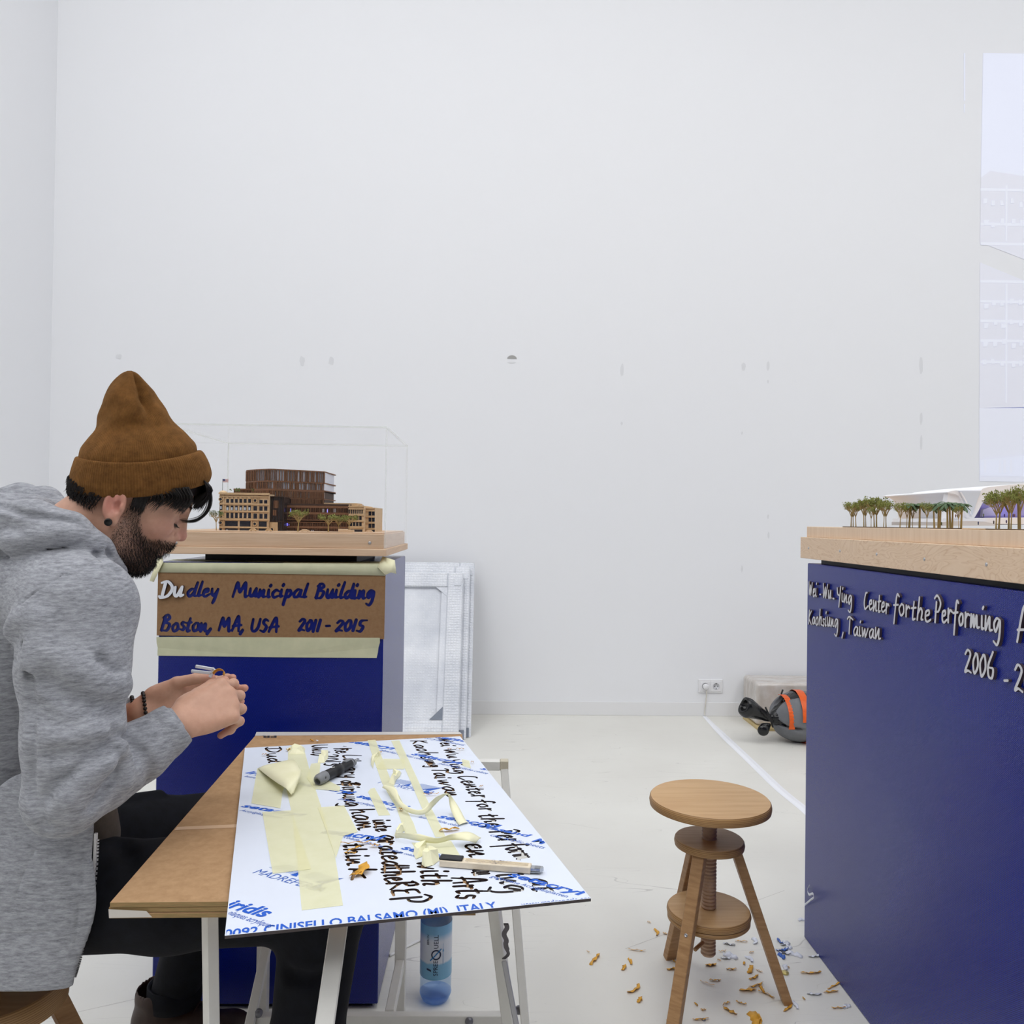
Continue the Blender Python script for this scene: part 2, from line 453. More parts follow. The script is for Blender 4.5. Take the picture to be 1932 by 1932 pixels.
for cx_ in (1897, 1960, 2030, 2100): ppoly('mullion', [(cx_, 350), (cx_ + 4, 350), (cx_ + 3, 455), (cx_, 455)] if cx_ < 1950 else [(cx_, 365), (cx_ + 4, 365), (cx_ + 3, 460), (cx_, 460)], .0036, WINE, fac)
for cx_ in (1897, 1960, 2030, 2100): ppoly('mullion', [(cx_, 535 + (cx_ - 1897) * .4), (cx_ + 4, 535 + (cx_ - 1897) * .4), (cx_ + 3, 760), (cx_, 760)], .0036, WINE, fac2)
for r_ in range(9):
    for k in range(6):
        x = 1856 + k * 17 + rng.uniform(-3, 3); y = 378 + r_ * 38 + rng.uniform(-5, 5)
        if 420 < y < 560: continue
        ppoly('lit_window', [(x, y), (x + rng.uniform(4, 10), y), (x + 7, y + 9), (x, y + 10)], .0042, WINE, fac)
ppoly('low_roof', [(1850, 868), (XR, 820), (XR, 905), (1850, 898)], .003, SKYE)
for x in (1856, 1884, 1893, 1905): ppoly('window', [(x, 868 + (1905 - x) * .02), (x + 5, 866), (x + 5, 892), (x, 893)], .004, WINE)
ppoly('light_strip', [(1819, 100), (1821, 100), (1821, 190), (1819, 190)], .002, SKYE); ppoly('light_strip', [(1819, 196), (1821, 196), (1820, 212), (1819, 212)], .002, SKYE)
# ================================================================== blue plinths
def blue(name):
    g = N(name); b = g.b
    g.b.inputs['Base Color'].default_value = (*lin((7, 17, 92)), 1)
    b.inputs['Roughness'].default_value = .2; b.inputs['Specular IOR Level'].default_value = .39
    c = g.coord((1, 1, 1))
    sx = g.n('SeparateXYZ', Vector=c)
    h = g.n('Math', _operation='ADD', i0=sx.outputs[0], i1=sx.outputs[1]).outputs[0]
    f1 = g.n('Math', _operation='SINE', i0=g.n('Math', _operation='MULTIPLY', i0=h, i1=2 * math.pi / .0042).outputs[0]).outputs[0]
    f2 = g.n('Math', _operation='SINE', i0=g.n('Math', _operation='MULTIPLY', i0=sx.outputs[2], i1=2 * math.pi / .0036).outputs[0]).outputs[0]
    m = g.n('Math', _operation='MULTIPLY', i0=f1, i1=f2).outputs[0]
    g.base(g.ramp(g.n('Math', _operation='MULTIPLY_ADD', i0=m, i1=.5, i2=.5).outputs[0], [(.25, lin((3, 11, 66))), (.75, lin((20, 43, 156)))]))
    g.bump(m, .22, .0007)
    return g.m
BLUE = blue('blue_cloth_laminate'); BLACKGAP = mat('black_gap', (14, 15, 20), .5); BTOP = mat('blue_top', (8, 14, 60), .5)
WOODL = mat('base_maple', (222, 194, 166), .55, spec=.3, rgb2=(206, 174, 144), vscale=7, stretch=(1, 1, 18), bump=.05, bscale=60)
WOODR = mat('base_maple_upright', (232, 208, 182), .55, spec=.3, rgb2=(222, 195, 167), vscale=9, stretch=(9, 9, .5), bump=.05, bscale=60)
g = N('base_figured_ply'); nzv = g.n('TexNoise', Vector=g.coord((1, 1.6, 5)), Scale=2.6, Detail=3, Distortion=1.2)
wv = g.n('Math', _operation='FRACT', i0=g.n('Math', _operation='MULTIPLY', i0=nzv.outputs[0], i1=17.0).outputs[0])
g.base(g.ramp(wv.outputs[0], [(0, lin((206, 172, 138))), (.1, lin((222, 194, 164))), (.75, lin((228, 202, 174))), (1, lin((216, 186, 156)))])); g.b.inputs['Roughness'].default_value = .55
WOODF = g.m
SCREW = mat('screw_steel', (190, 190, 192), .35, .9)
def plinth(name, label, lo, hi, gap_in, gap_h):
    c = ((lo[0] + hi[0]) / 2, (lo[1] + hi[1]) / 2, 0); t = thing(name, label, 'plinth', c)
    L_ = lambda p: (p[0] - c[0], p[1] - c[1], p[2])
    b = MB(); b.box(L_(lo), L_(hi), bev=.0025); b.build('body', BLUE, t)
    b = MB(); b.box(L_((lo[0] + gap_in, lo[1] + gap_in, hi[2])), L_((hi[0] - gap_in, hi[1] - gap_in, hi[2] + gap_h))); b.build('shadow_gap', BLACKGAP, t)
    return t
plinthL = plinth('plinth', 'dark blue plinth carrying the brown building model, cardboard sign taped to its front', (-.843, 2.08, 0.012), (-.272, 2.59, 1.135), .085, .021)
b = MB(); b.box((-.27, -.24, -.012), (.27, .24, .0)); o = b.build('recessed_base', BLACKGAP, plinthL); o.location.z = .012
RPX, RPY = .968, 2.436
plinthR = plinth('plinth', 'large blue plinth with raised grey handwriting on its side, carrying the model with trees', (RPX, .55, 0.0), (2.35, RPY, 1.135), .03, .0135)
# ---- wooden bases of the two models
modL = thing('architectural_model', 'wooden model of a stone and brown slatted city building on a maple base', 'model', (-.5575, 2.33, 1.156))
ML = np.array([.5575, -2.33, -1.156])
b = MB(); b.box((-.842 + ML[0], 2.068 + ML[1], 0), (-.266 + ML[0], 2.60 + ML[1], .0185), bev=.0012); b.build('lower_board', WOODL, modL)
b = MB(); b.box((-.832 + ML[0], 2.079 + ML[1], .0185), (-.275 + ML[0], 2.588 + ML[1], .0565), bev=.0012); ub = b.build('upper_board', WOODL, modL)
for px in (332, 697.5):
    c = at(px, 1024.5, 2.0785) + ML; b = MB(); M = frame(c, (1, 0, 0), (0, 0, 1))
    b.lathe([(.0001, .0014), (.003, .0014), (.0042, .0005), (.0042, -.001)], 16, M); b.lathe([(.0001, .0018), (.0014, .0018), (.0014, .001)], 6, M); b.build('screw', SCREW, ub, True)
modR = thing('architectural_model', 'white arts centre model with miniature trees on a thick maple base', 'model', (1.65, 1.52, 1.1485))
MR = -np.array([1.65, 1.52, 1.1485])
b = MB(); b.box((.966 + MR[0], .5 + MR[1], 0), (2.36 + MR[0], 2.488 + MR[1], .065), bev=.0012); lb = b.build('lower_board', WOODF, modR)
b = MB(); b.box((.980 + MR[0], .52 + MR[1], .065), (2.35 + MR[0], 2.474 + MR[1], .0975), bev=.001); b.build('upper_board', WOODR, modR)
for px, py in ((1525.6, 1034), (1584.7, 1039.6), (1654, 1045.5), (1744, 1055), (1861, 1065)):
    c = onx(px, py, .9658) + MR; b = MB(); M = frame(c, (0, 1, 0), (0, 0, -1))
    b.lathe([(.0001, .0012), (.003, .0012), (.004, .0003), (.004, -.001)][::1], 14, M); b.build('screw', SCREW, lb, True)
# ================================================================== wooden screw stools
BEECH = mat('beech', (206, 170, 124), .42, spec=.35, rgb2=(190, 150, 104), vscale=5, stretch=(1, 14, 1), bump=.05, bscale=80)
BEECHD = mat('beech_leg', (182, 144, 102), .45, spec=.35, rgb2=(154, 116, 78), vscale=6, stretch=(3, 3, 22), bump=.12, bscale=90, detail=5)
BEECHS = mat('beech_screw', (196, 164, 136), .55, rgb2=(168, 136, 108), vscale=40)
g = N('ply_edge'); sx = g.n('SeparateXYZ', Vector=g.coord((1, 1, 1)))
fr = g.n('Math', _operation='FRACT', i0=g.n('Math', _operation='MULTIPLY', i0=sx.outputs[2], i1=260.0).outputs[0])
nz = g.n('TexNoise', Vector=g.coord((1, 1, 40)), Scale=12, Detail=3)
g.base(g.n('MixRGB', _blend_type='MULTIPLY', Fac=.6, Color1=g.ramp(fr.outputs[0], [(.2, lin((140, 104, 62))), (.5, lin((182, 142, 92)))]), Color2=g.ramp(nz.outputs[0], [(.3, (.7, .65, .6)), (.7, (1, 1, 1))])).outputs[0]); g.b.inputs['Roughness'].default_value = .5
PLYE = g.m
def stool(label, cx, cy, zs, rs, zc, rc, zsh, rsh, feet, rsc, zb, sc=1.0, seat_t=.0235):
    t = thing('stool', label, 'stool', (cx, cy, 0))
    def disc(name, r, z, th, m=BEECH):
        b = MB(); b.cur = 1
        b.lathe([(r - .006, z - th), (r - .0015, z - th + .002), (r, z - th * .5), (r - .0015, z - .003), (r - .004, z)], 64)
        f0 = len(b.f); b.mi[-1] = 0; b.mi[-2] = 1
        o = b.build(name, [m, PLYE], t, True); shade_angle(o, 50); return o
    disc('seat', rs, zs, seat_t); disc('collar', rc, zc, .021 if sc == 1 else .044); disc('shelf', rsh, zsh, .019 * sc)
    b = MB(); b.lathe([(rsh - .004, zsh - .030 * sc), (rsh - .002, zsh - .028 * sc), (rsh - .002, zsh - .0195 * sc)], 64); b.build('shelf_rim', PLYE, t, True)
    prof_ = [(.0001, zb), (rsc * .8, zb)]; z = zb + .002
    while z < zs - seat_t: prof_ += [(rsc * .86, z), (rsc, z + .0025), (rsc, z + .0055), (rsc * .86, z + .008)]; z += .0093
    b = MB(); b.lathe(prof_, 28); b.build('screw_post', BEECHS, t, True)
    for (fx, fy) in feet:
        f = np.array([fx, fy, 0.]); u = f / np.linalg.norm(f); top = u * (rc * .72); top[2] = zc - .019 * sc
        b = MB(); d = f - top; tang = np.cross(d, u); b.bar(f + d * 0.0, top, .031 * sc, .024 * sc, up=tuple(u), bev=.0015)
        vs = np.array(b.v); k = vs[:, 2] < .02; vs[k, 2] = np.maximum(vs[k, 2], .0); b.v = [tuple(v) for v in vs]
        lg = b.build('leg', BEECHD, t)
        ph = top + d * ((zsh - .012 - top[2]) / d[2]); nrm = np.cross(np.cross(d, u), d); nrm /= np.linalg.norm(nrm)
        if nrm @ u < 0: nrm = -nrm
        b = MB(); M = frame(ph + nrm * .012 * sc, np.cross(nrm, d), np.cross(nrm, np.cross(nrm, d))); sg = 1 if M.col[2].xyz.dot(Vector(nrm)) > 0 else -1
        b.lathe([(.0001, .0004 * sg), (.0018, .0006 * sg), (.0026, .0016 * sg), (.0042, .0016 * sg), (.0046, -.001 * sg)], 14, M); b.build('bolt', SCREW, lg, True)
    return t
sR = stool('light beech screw stool standing free between the table and the large blue plinth', .584, 2.107, .532, .1565, .4266, .0905, .245, .108,
           ((.208, -.004), (-.053, .212), (-.146, -.205)), .0195, .123)
b = MB(); b.tube([(-.02, -.02, .165), (-.05, -.06, .168)], .005, 8); b.build('stop_peg', BEECHD, sR, True)
stool('beech screw stool under the seated person, seat covered by the grey hoodie', -.872, 1.45, .548, .195, .425, .127, .25, .15,
      ((.17, .19), (-.25, .05), (.09, -.24)), .03, .12, 1.35, .03)
# ================================================================== trestles and the work table
STEEL = mat('trestle_white', (222, 221, 216), .45, spec=.4, var=.03, vscale=30); CAPB = mat('trestle_cap', (196, 188, 168), .5); GREYM = mat('trestle_grey', (120, 120, 126), .4, .5)
def P3(px, py, y): return at(px, py, y)
def down(a, b_):                                       # carry a leg on to the floor
    d = b_ - a; return a + d * (a[2] / -d[2])
tr = thing('trestle', 'white steel trestle under the far end of the work table', 'trestle', (-.25, 1.85, 0)); T0 = -np.array([-.25, 1.85, 0])
def tpart(parent, name, a, b_, w, m=STEEL, twist=0, h=None, up=(0, 1, 0), T=None):
    q = MB(); q.bar(a + T, b_ + T, w, h, up, twist, .0015); o = q.build(name, m, parent); return o
a = P3(505, 1780, 1.80); L3t = a + (a - P3(473, 1925, 1.72)) * .0; d3 = P3(473, 1925, 1.72) - a
L3top = a - d3 * ((a[2] - .69) / d3[2] * 1.0) if False else a + d3 * ((.688 - a[2]) / d3[2]); L3bot = a + d3 * ((0 - a[2]) / d3[2])
tpart(tr, 'leg', L3bot, L3top, .019, T=T0)
a = P3(951, 1445, 1.87); d6 = P3(991, 1932, 1.70) - a
tpart(tr, 'leg', a + d6 * ((0 - a[2]) / d6[2]), a, .018, T=T0)
top = P3(951, 1438, 1.87); top[2] = .6865; tl = top.copy(); tl[0] = -.53
tpart(tr, 'top_bar', tl, top + np.array([-.009, 0, 0]), .021, T=T0)
q = MB(); q.box(tuple(top + T0 + np.array([-.009, -.011, -.011])), tuple(top + T0 + np.array([.010, .011, .0115])), bev=.0015); q.build('end_cap', CAPB, tr)
cb0 = P3(487, 1922, 1.735); cb1 = P3(972, 1921, 1.735); cb1[2] = cb0[2]
tpart(tr, 'cross_bar', cb0, cb1, .02, T=T0)
r0 = P3(733, 1914, 1.745); r1 = P3(757, 1800, 1.95); r1[0] = r0[0] = (r0[0] + r1[0]) / 2; r0[2] = r1[2] = cb0[2] - .001
tpart(tr, 'side_rail', r0, r1, .026, T=T0, h=.02)
p4 = P3(755, 1795, 1.955); p4[0] = r1[0]; p4t = p4.copy(); p4t[2] = .688
p4b = p4.copy(); p4b[2] = 0
tpart(tr, 'leg', p4b, p4t, .0255, T=T0)
lr = tl.copy(); lr[1] = 1.955; lrb = lr.copy(); lrb[2] = 0; tpart(tr, 'leg', lrb, lr + np.array([0, 0, -.0]), .0255, T=T0)
for (px, py) in ((487, 1913), (979, 1907), (885, 1928)):
    c = P3(px, py, 1.722) + T0; q = MB(); M = frame(c, (1, 0, 0), (0, 0, 1)); q.lathe([(.0001, .005), (.005, .004), (.0085, .001), (.0085, -.006)], 14, M); q.build('bolt', GREYM, tr, True)
tn = thing('trestle', 'white steel trestle under the near end of the work table', 'trestle', (-.2, 1.3, 0)); T1 = -np.array([-.2, 1.3, 0])
a = P3(396, 1722, 1.20); c = P3(399, 1932, 1.20); d = c - a; f0 = a + d * (-a[2] / d[2]); f1 = a + d * ((.688 - a[2]) / d[2])
tpart(tn, 'leg', f0, f1, .0183, T=T1, twist=math.pi / 4)
a2 = P3(638, 1755, 1.16); c2 = P3(613, 1932, 1.08); d = c2 - a2; g0 = a2 + d * (-a2[2] / d[2]); g1 = a2 + d * ((.688 - a2[2]) / d[2])
tpart(tn, 'leg', g0, g1, .0250, T=T1, twist=.12)
a5 = P3(934, 1722, 1.46); c5 = P3(960, 1932, 1.46); d = c5 - a5; h0 = a5 + d * (-a5[2] / d[2]); h1 = a5 + d * ((.688 - a5[2]) / d[2])
tpart(tn, 'leg', h0, h1, .0205, T=T1, twist=-.25)
e1 = np.array([g1[0] + .1, h1[1] - .02, .688]); e0 = e1.copy(); e0[2] = 0.; e0[1] += .05
m0 = (f1 + np.array([0, .012, -.009])); m1 = h1 + np.array([0, 0, -.009]); m2 = m1.copy(); m1[1] = m0[1]; m2[2] = .6872; m0[2] = m1[2] = .6872
tpart(tn, 'top_bar', m0, m1, .021, T=T1); tpart(tn, 'side_bar', m1, m2, .0205, T=T1)
s0 = P3(951, 1812, 1.42); s1 = P3(974, 1932, 1.40); d = s1 - s0; s2 = s0 + d * ((.03 - s0[2]) / d[2])
tpart(tn, 'stay', s0, s2, .0095, m=mat('stay_grey', (178, 178, 182), .4, .3), T=T1, h=.004)
q = MB(); out = []
for t in np.linspace(0, 1, 26):
    y = 1744 + 66 * t; x = 950 + 2.5 * math.sin(t * 16) + (7 * math.sin((t - .55) * 7) if t > .55 else 2 - 3 * t); out.append((x, y))
wl = [4.2] * 26; lft = [P3(x - 2, y, 1.43) for x, y in out]; rgt = [P3(x + 7 - (3 if 0 < 1 and i > 18 else 0), y, 1.43) for i, (x, y) in enumerate(out)]
vs = [p + T1 for p in lft] + [p + T1 for p in rgt]; n = len(lft); vs2 = [v + np.array([0, .004, 0]) for v in vs]
fs = []
for i in range(n - 1): fs += [(i, i + 1, n + i + 1, n + i), (2 * n + i, 3 * n + i, 3 * n + i + 1, 2 * n + i + 1), (i, 2 * n + i, 2 * n + i + 1, i + 1), (n + i, n + i + 1, 3 * n + i + 1, 3 * n + i)]
q.add(vs + vs2, fs); q.build('notched_catch', mat('catch_dark', (92, 88, 92), .4, .4), tn)
# cardboard sheets: three layers in one taped pack
CARD = mat('cardboard', (180, 146, 110), .9, spec=.15, rgb2=(164, 130, 96), vscale=70, bump=.12, bscale=160, detail=4); CARDE = mat('cardboard_edge', (132, 116, 76), .9, rgb2=(160, 128, 88), vscale=50, stretch=(1, 1, 10))
TZ = .72
cA, cB = onz(207.5, 1703, TZ), onz(485, 1384, TZ); cC = onz(872, 1384, TZ); cD = cA + (cC - cB); cD = np.array([-.012, 1.135, TZ])
board = thing('cardboard_pack', 'flat pack of brown cardboard lying as table top across the two trestles', 'cardboard', tuple((cA + cC) / 2 * [1, 1, 0] + [0, 0, .699])); B0 = -np.array(board.location)
zs = [.699, .7052, .7062, .7125, .7133, .7199]
for k in range(3):
    ofs = [np.array([rng.uniform(-.002, .002), rng.uniform(-.003, .0015), 0]) for _ in range(4)] if k < 2 else [np.zeros(3)] * 4
    pl = [(p + o_ + B0) for p, o_ in zip((cA, cD, cC, cB), ofs)]
    b = MB(); b.cur = 1; b.prism([(p[0], p[1]) for p in pl], zs[2 * k] + B0[2], zs[2 * k + 1] + B0[2]); b.mi[0] = 0; b.mi[1] = 0; b.build('cardboard_sheet', [CARD, CARDE], board)
CLEAR_TAPE = mat('clear_tape', (214, 196, 174), .25, spec=.5, alpha=.45)
def tabq(pts, z, dz=0): return [onz(x, y, z) + B0 for x, y in pts]
def strip(name, pts, z, th, m, parent, off):
    P = [onz(x, y, z) + off for x, y in pts]; n = len(P); Q = [p - np.array([0, 0, th]) for p in P]
    return mesh(name, P + Q, [tuple(range(n - 1, -1, -1)), tuple(range(n, 2 * n))] + [(i, (i + 1) % n, n + (i + 1) % n, n + i) for i in range(n)], m, parent)
strip('packing_tape', [(334, 1560), (450, 1555), (450, 1561), (329, 1566)], TZ + .0005, .0004, mat('tape_trace', (205, 172, 140), .4), board, B0)
strip('packing_tape', [(481, 1388), (484, 1381), (868, 1381), (871, 1385)], TZ + .0006, .0004, mat('tape_end', (226, 222, 216), .3, alpha=.75), board, B0)
b = MB(); pa, pb = onz(205, 1722, TZ) + B0, None
ea = np.array([cA[0], cA[1] - .002, 0]) + B0; ed = cD - cA; ed /= np.linalg.norm(ed)
b.quad(*[Vector((ea + ed * t)[0:2].tolist() + [z + B0[2]]) for t, z in ((0, .7), (.058, .7005), (.05, .709), (-.001, .712))]); b.build('tape_corner', mat('tape_end', (226, 222, 216), .3), board)
# bottle, parcels and so on follow
# ================================================================== water bottle
def tint(name, rgb, fac, gl=.0, rough=.03):            # thin clear wall: mostly see-through, partly mirror
    if name in MATS: return MATS[name]
    g = N(name); t = g.t
    tr_ = g.n('BsdfTransparent', Color=(*lin(rgb), 1)); gs = g.n('BsdfGlossy', Color=(1, 1, 1, 1), Roughness=rough)
    lw = g.n('LayerWeight', Blend=.25); f = g.n('Math', _operation='MULTIPLY_ADD', i0=g.n('Math', _operation='POWER', i0=lw.outputs['Facing'], i1=2.0).outputs[0], i1=.4, i2=gl)
    mx = g.n('MixShader', i0=f.outputs[0], i1=tr_.outputs[0], i2=gs.outputs[0])
    if fac:
        df = g.n('BsdfDiffuse', Color=(*lin(rgb), 1)); mx = g.n('MixShader', i0=fac, i1=mx.outputs[0], i2=df.outputs[0])
    g.link(mx.outputs[0], g.out.inputs['Surface']); MATS[name] = g.m; return g.m
BX, BY = -.1275, 2.122
bt = thing('water_bottle', 'blue tinted plastic water bottle with printed label standing on the floor under the table', 'bottle', (BX, BY, 0))
PET = tint('pet_blue', (240, 246, 251), .04, .0); PETB = tint('pet_base', (206, 224, 249), .06, .0); WATER = tint('water', (232, 240, 249), .05, .0)
R_ = .0408
pr = [(.0001, .004), (.022, .002), (.034, .006), (.0385, .016), (R_, .03), (R_, .245), (.040, .262), (.0365, .275), (.031, .288), (.0255, .298), (.0185, .308), (.0145, .316), (.0145, .325)]
b = MB(); b.lathe(pr, 40); b.build('shell', PET, bt, True)
b = MB(); b.lathe([(.0001, .0035), (.021, .0012), (.0345, .0052), (.0392, .0156), (.0412, .021), (.0412, .024)], 40); b.build('base_cup', PETB, bt, True)
b = MB(); b.lathe([(.0001, .006), (.033, .008), (.0398, .031), (.0398, .232), (.0001, .232)], 40); b.build('water', WATER, bt, True)
b = MB(); b.lathe([(.0165, .318), (.0175, .319), (.0175, .338), (.0160, .340), (.0001, .340)], 24); b.build('cap', mat('bottle_cap', (40, 92, 170), .4), bt, True)
LAB0, LAB1 = .071, .208
g = N('bottle_label'); sx = g.n('SeparateXYZ', Vector=g.coord((1, 1, 1)))
nzl = g.n('TexNoise', Vector=g.coord((60, 60, 0.0)), Scale=1, Detail=1)
zz = g.n('Math', _operation='MULTIPLY_ADD', i0=nzl.outputs[0], i1=.010, i2=sx.outputs[2])
g.base(g.ramp(g.n('MapRange', Value=zz.outputs[0], i1=LAB0, i2=LAB1 + .01).outputs[0], [(0, lin((70, 136, 178))), (.06, lin((112, 170, 204))), (.30, lin((120, 172, 206))), (.335, lin((208, 214, 224))), (.70, lin((206, 212, 224))), (.82, lin((120, 170, 206))), (1, lin((108, 162, 202)))]))
g.b.inputs['Roughness'].default_value = .35; LABM = g.m
b = MB(); b.lathe([(R_ + .0004, LAB0), (R_ + .0006, LAB0 + .001), (R_ + .0006, LAB1)], 48, close=True); lab = b.build('label', LABM, bt, True)
# ================================================================== font and handwriting helpers
def text_mesh(s, shear=0, bold=0, spacing=1.0, res=3):
    cu = bpy.data.curves.new('lettering', 'FONT'); cu.body = s; cu.shear = shear; cu.offset = bold; cu.resolution_u = res; cu.space_character = spacing
    o = bpy.data.objects.new('lettering', cu); COL.objects.link(o)
    dg = bpy.context.evaluated_depsgraph_get(); me = bpy.data.meshes.new_from_object(o.evaluated_get(dg))
    bpy.data.objects.remove(o); bpy.data.curves.remove(cu); return me
def printed(s, name, p0, p1, capx, m, parent, off, up, shear=0, bold=0, clip=None, spacing=1.0, lift=.0003):
    """flat print: baseline from p0 to p1, capital height capx along up"""
    me = text_mesh(s, shear, bold, spacing); v = np.empty(len(me.vertices) * 3); me.vertices.foreach_get('co', v); v = v.reshape(-1, 3)
    wid = v[:, 0].max(); p0 = np.array(p0); ex = (np.array(p1) - p0) / wid; ey = np.array(up) / np.linalg.norm(up) * capx / .69
    n_ = np.cross(ex, ey); n_ /= np.linalg.norm(n_)
    w = p0 + np.outer(v[:, 0], ex) + np.outer(v[:, 1], ey) + n_ * lift + off
    me.vertices.foreach_set('co', w.ravel()); me.update()
    if clip:
        bm = bmesh.new(); bm.from_mesh(me)
        for c, n2 in clip: bmesh.ops.bisect_plane(bm, geom=bm.verts[:] + bm.edges[:] + bm.faces[:], plane_co=Vector(c), plane_no=Vector(n2), clear_outer=True)
        bm.to_mesh(me); bm.free()
    me.name = name; me.materials.clear()
    return link(name, me, m, parent)
def bend(o, axis_r):                                    # wrap flat lettering (x along the arc, z up) round the bottle
    for v in o.data.vertices:
        a = v.co.x / axis_r; r = axis_r - v.co.y
        v.co = Vector((r * math.sin(a), -r * math.cos(a), v.co.z))
NAVYP = mat('print_navy', (28, 36, 66), .5); SKYP = mat('print_skyline', (92, 148, 190), .5); TEALP = mat('print_teal', (28, 110, 170), .5)
RL = R_ + .0012
def lab_text(s, x, z0, z1, cap_, m, bold=0, nm='lettering'):
    o = printed(s, nm, (x, 0, z0), (x, 0, z1), cap_, m, lab, np.zeros(3), (-1, 0, 0), bold=bold, lift=0); bend(o, RL); return o
lab_text('SPREE', .0075, .083, .122, .0115, NAVYP); lab_text('UELL', .0085, .152, .187, .0115, NAVYP); lab_text('BERLIN', -.0165, .160, .186, .006, NAVYP, nm='small_lettering')
b = MB(); n = 36
for k in range(n):
    t0, t1 = 2 * math.pi * k / n, 2 * math.pi * (k + 1) / n
    b.quad(*[(.003 + r * math.cos(t), 0, .1365 + r * math.sin(t)) for r, t in ((.0095, t0), (.0130, t0), (.0130, t1), (.0095, t1))])
o = b.build('ring_emblem', NAVYP, lab); bend(o, RL)
b = MB(); 
for k in range(10): b.quad(*[(-.0135 + .029 * u + (.002 if s_ else 0), -.0003, .1225 + .030 * u - (.002 if s_ else 0)) for u, s_ in ((k / 10, 0), (k / 10, 1), ((k + 1) / 10, 1), ((k + 1) / 10, 0))])
o = b.build('emblem_slash', TEALP, lab); bend(o, RL + .0002)
b = MB(); b.quad((.021, 0, .108), (.0222, 0, .108), (.0222, 0, .146), (.021, 0, .146)); b.quad((.0195, 0, .143), (.0237, 0, .143), (.0228, 0, .150), (.0204, 0, .150)); b.quad((.0212, 0, .150), (.022, 0, .150), (.022, 0, .164), (.0212, 0, .164)); o = b.build('tower_print', SKYP, lab); bend(o, RL)
b = MB(); b.quad((-.022, 0, .096), (-.010, 0, .093), (-.010, 0, .098), (-.022, 0, .101)); o = b.build('badge_print', NAVYP, lab); bend(o, RL)
# ================================================================== cable on the floor by the bottle
WHITEP = mat('white_plastic', (232, 232, 230), .4)
b = MB(); pts = [onz(x, y, .004) for x, y in ((735, 1803), (760, 1790), (790, 1775), (812, 1765))] + [np.array([-.02, 2.75, .004]), np.array([.10, 2.98, .004])]
b.tube(smooth_line(pts, 6), .0036, 8); o = b.build('cable', WHITEP, None, True); tag(o, 'white cable lying on the floor behind the water bottle', 'cable')
# ================================================================== socket, plug and its lead
c = at(1340, 1294, YB); sk = thing('wall_socket', 'white double wall socket low on the back wall', 'socket', tuple(c)); SK0 = -c
SOCK = mat('socket_white', (236, 236, 238), .35)
b = MB(); b.box((-.0795, -.009, -.0435), (.0795, 0, .0435), bev=.002); b.build('frame', SOCK, sk)
for x in (-.036, .036):
    b = MB(); b.box((x - .033, -.012, -.033), (x + .033, -.009, .033), bev=.001); ins = b.build('insert', SOCK, sk)
    b = MB(); b.lathe([(.0001, -.0004), (.0185, -.0004), (.0195, .0006), (.0205, .0018), (.0215, .0018), (.0215, 0)], 32, frame((x, -.0125, 0), (1, 0, 0), (0, 0, 1))); b.build('well', mat('socket_well', (205, 206, 210), .4), ins, True)
for dx, dz in ((-.0095, 0), (.0095, 0), (0, .0165), (0, -.0165)):
    b = MB(); b.lathe([(.0001, .0006), (.0032, .0006), (.0032, 0)], 10, frame((.036 + dx, -.0128, dz), (1, 0, 0), (0, 0, 1))); b.build('contact_hole', mat('hole_dark', (40, 38, 40), .6), sk)
pg = thing('plug_and_lead', 'white round plug in the wall socket with its lead running down to the floor', 'plug', tuple(at(1331, 1295, YB - .013))); PG0 = -at(1331, 1295, YB - .013)
b = MB(); b.lathe([(.0001, .026), (.016, .025), (.019, .021), (.0195, .0)], 28, frame((0, 0, 0), (1, 0, 0), (0, 0, 1))); b.build('plug', SOCK, pg, True)
b = MB(); pts = [at(1333, 1303, YB - .025), at(1333, 1312, YB - .016), at(1331, 1330, YB - .012), at(1329.5, 1344, YB - .012), at(1330, 1350, YB - .02)]
b.tube([p + PG0 for p in smooth_line(pts, 6)], .0034, 8); b.build('lead', mat('lead_cream', (222, 218, 208), .5), pg, True)
# white tape holding the lead to the floor
b = MB(); cl = smooth_line([onz(x, y, .001) for x, y in ((1329, 1351), (1360, 1383), (1420, 1440), (1470, 1488), (1519, 1528))] + [onz(1560, 1567, .001), onz(1600, 1605, .001)], 8)
n = len(cl); vs = []; fs = []
for i, p in enumerate(cl):
    d = cl[min(i + 1, n - 1)] - cl[max(i - 1, 0)]; d /= np.linalg.norm(d); w = np.array([-d[1], d[0], 0]); hw2 = .012 + .012 * min(1, i / 10)
    for s_, z in ((-1, .0006), (-.3, .0016), (0, .0045), (.3, .0016), (1, .0006)): vs.append(p * [1, 1, 0] + w * hw2 * s_ + [0, 0, z])
for i in range(n - 1):
    for k in range(4): fs.append((i * 5 + k, i * 5 + k + 1, i * 5 + 6 + k, i * 5 + 5 + k))
o = mesh('floor_tape', vs, fs, mat('white_tape', (243, 245, 250), .35), None, True); tag(o, 'white tape strip over a lead on the floor between socket and large plinth', 'tape')
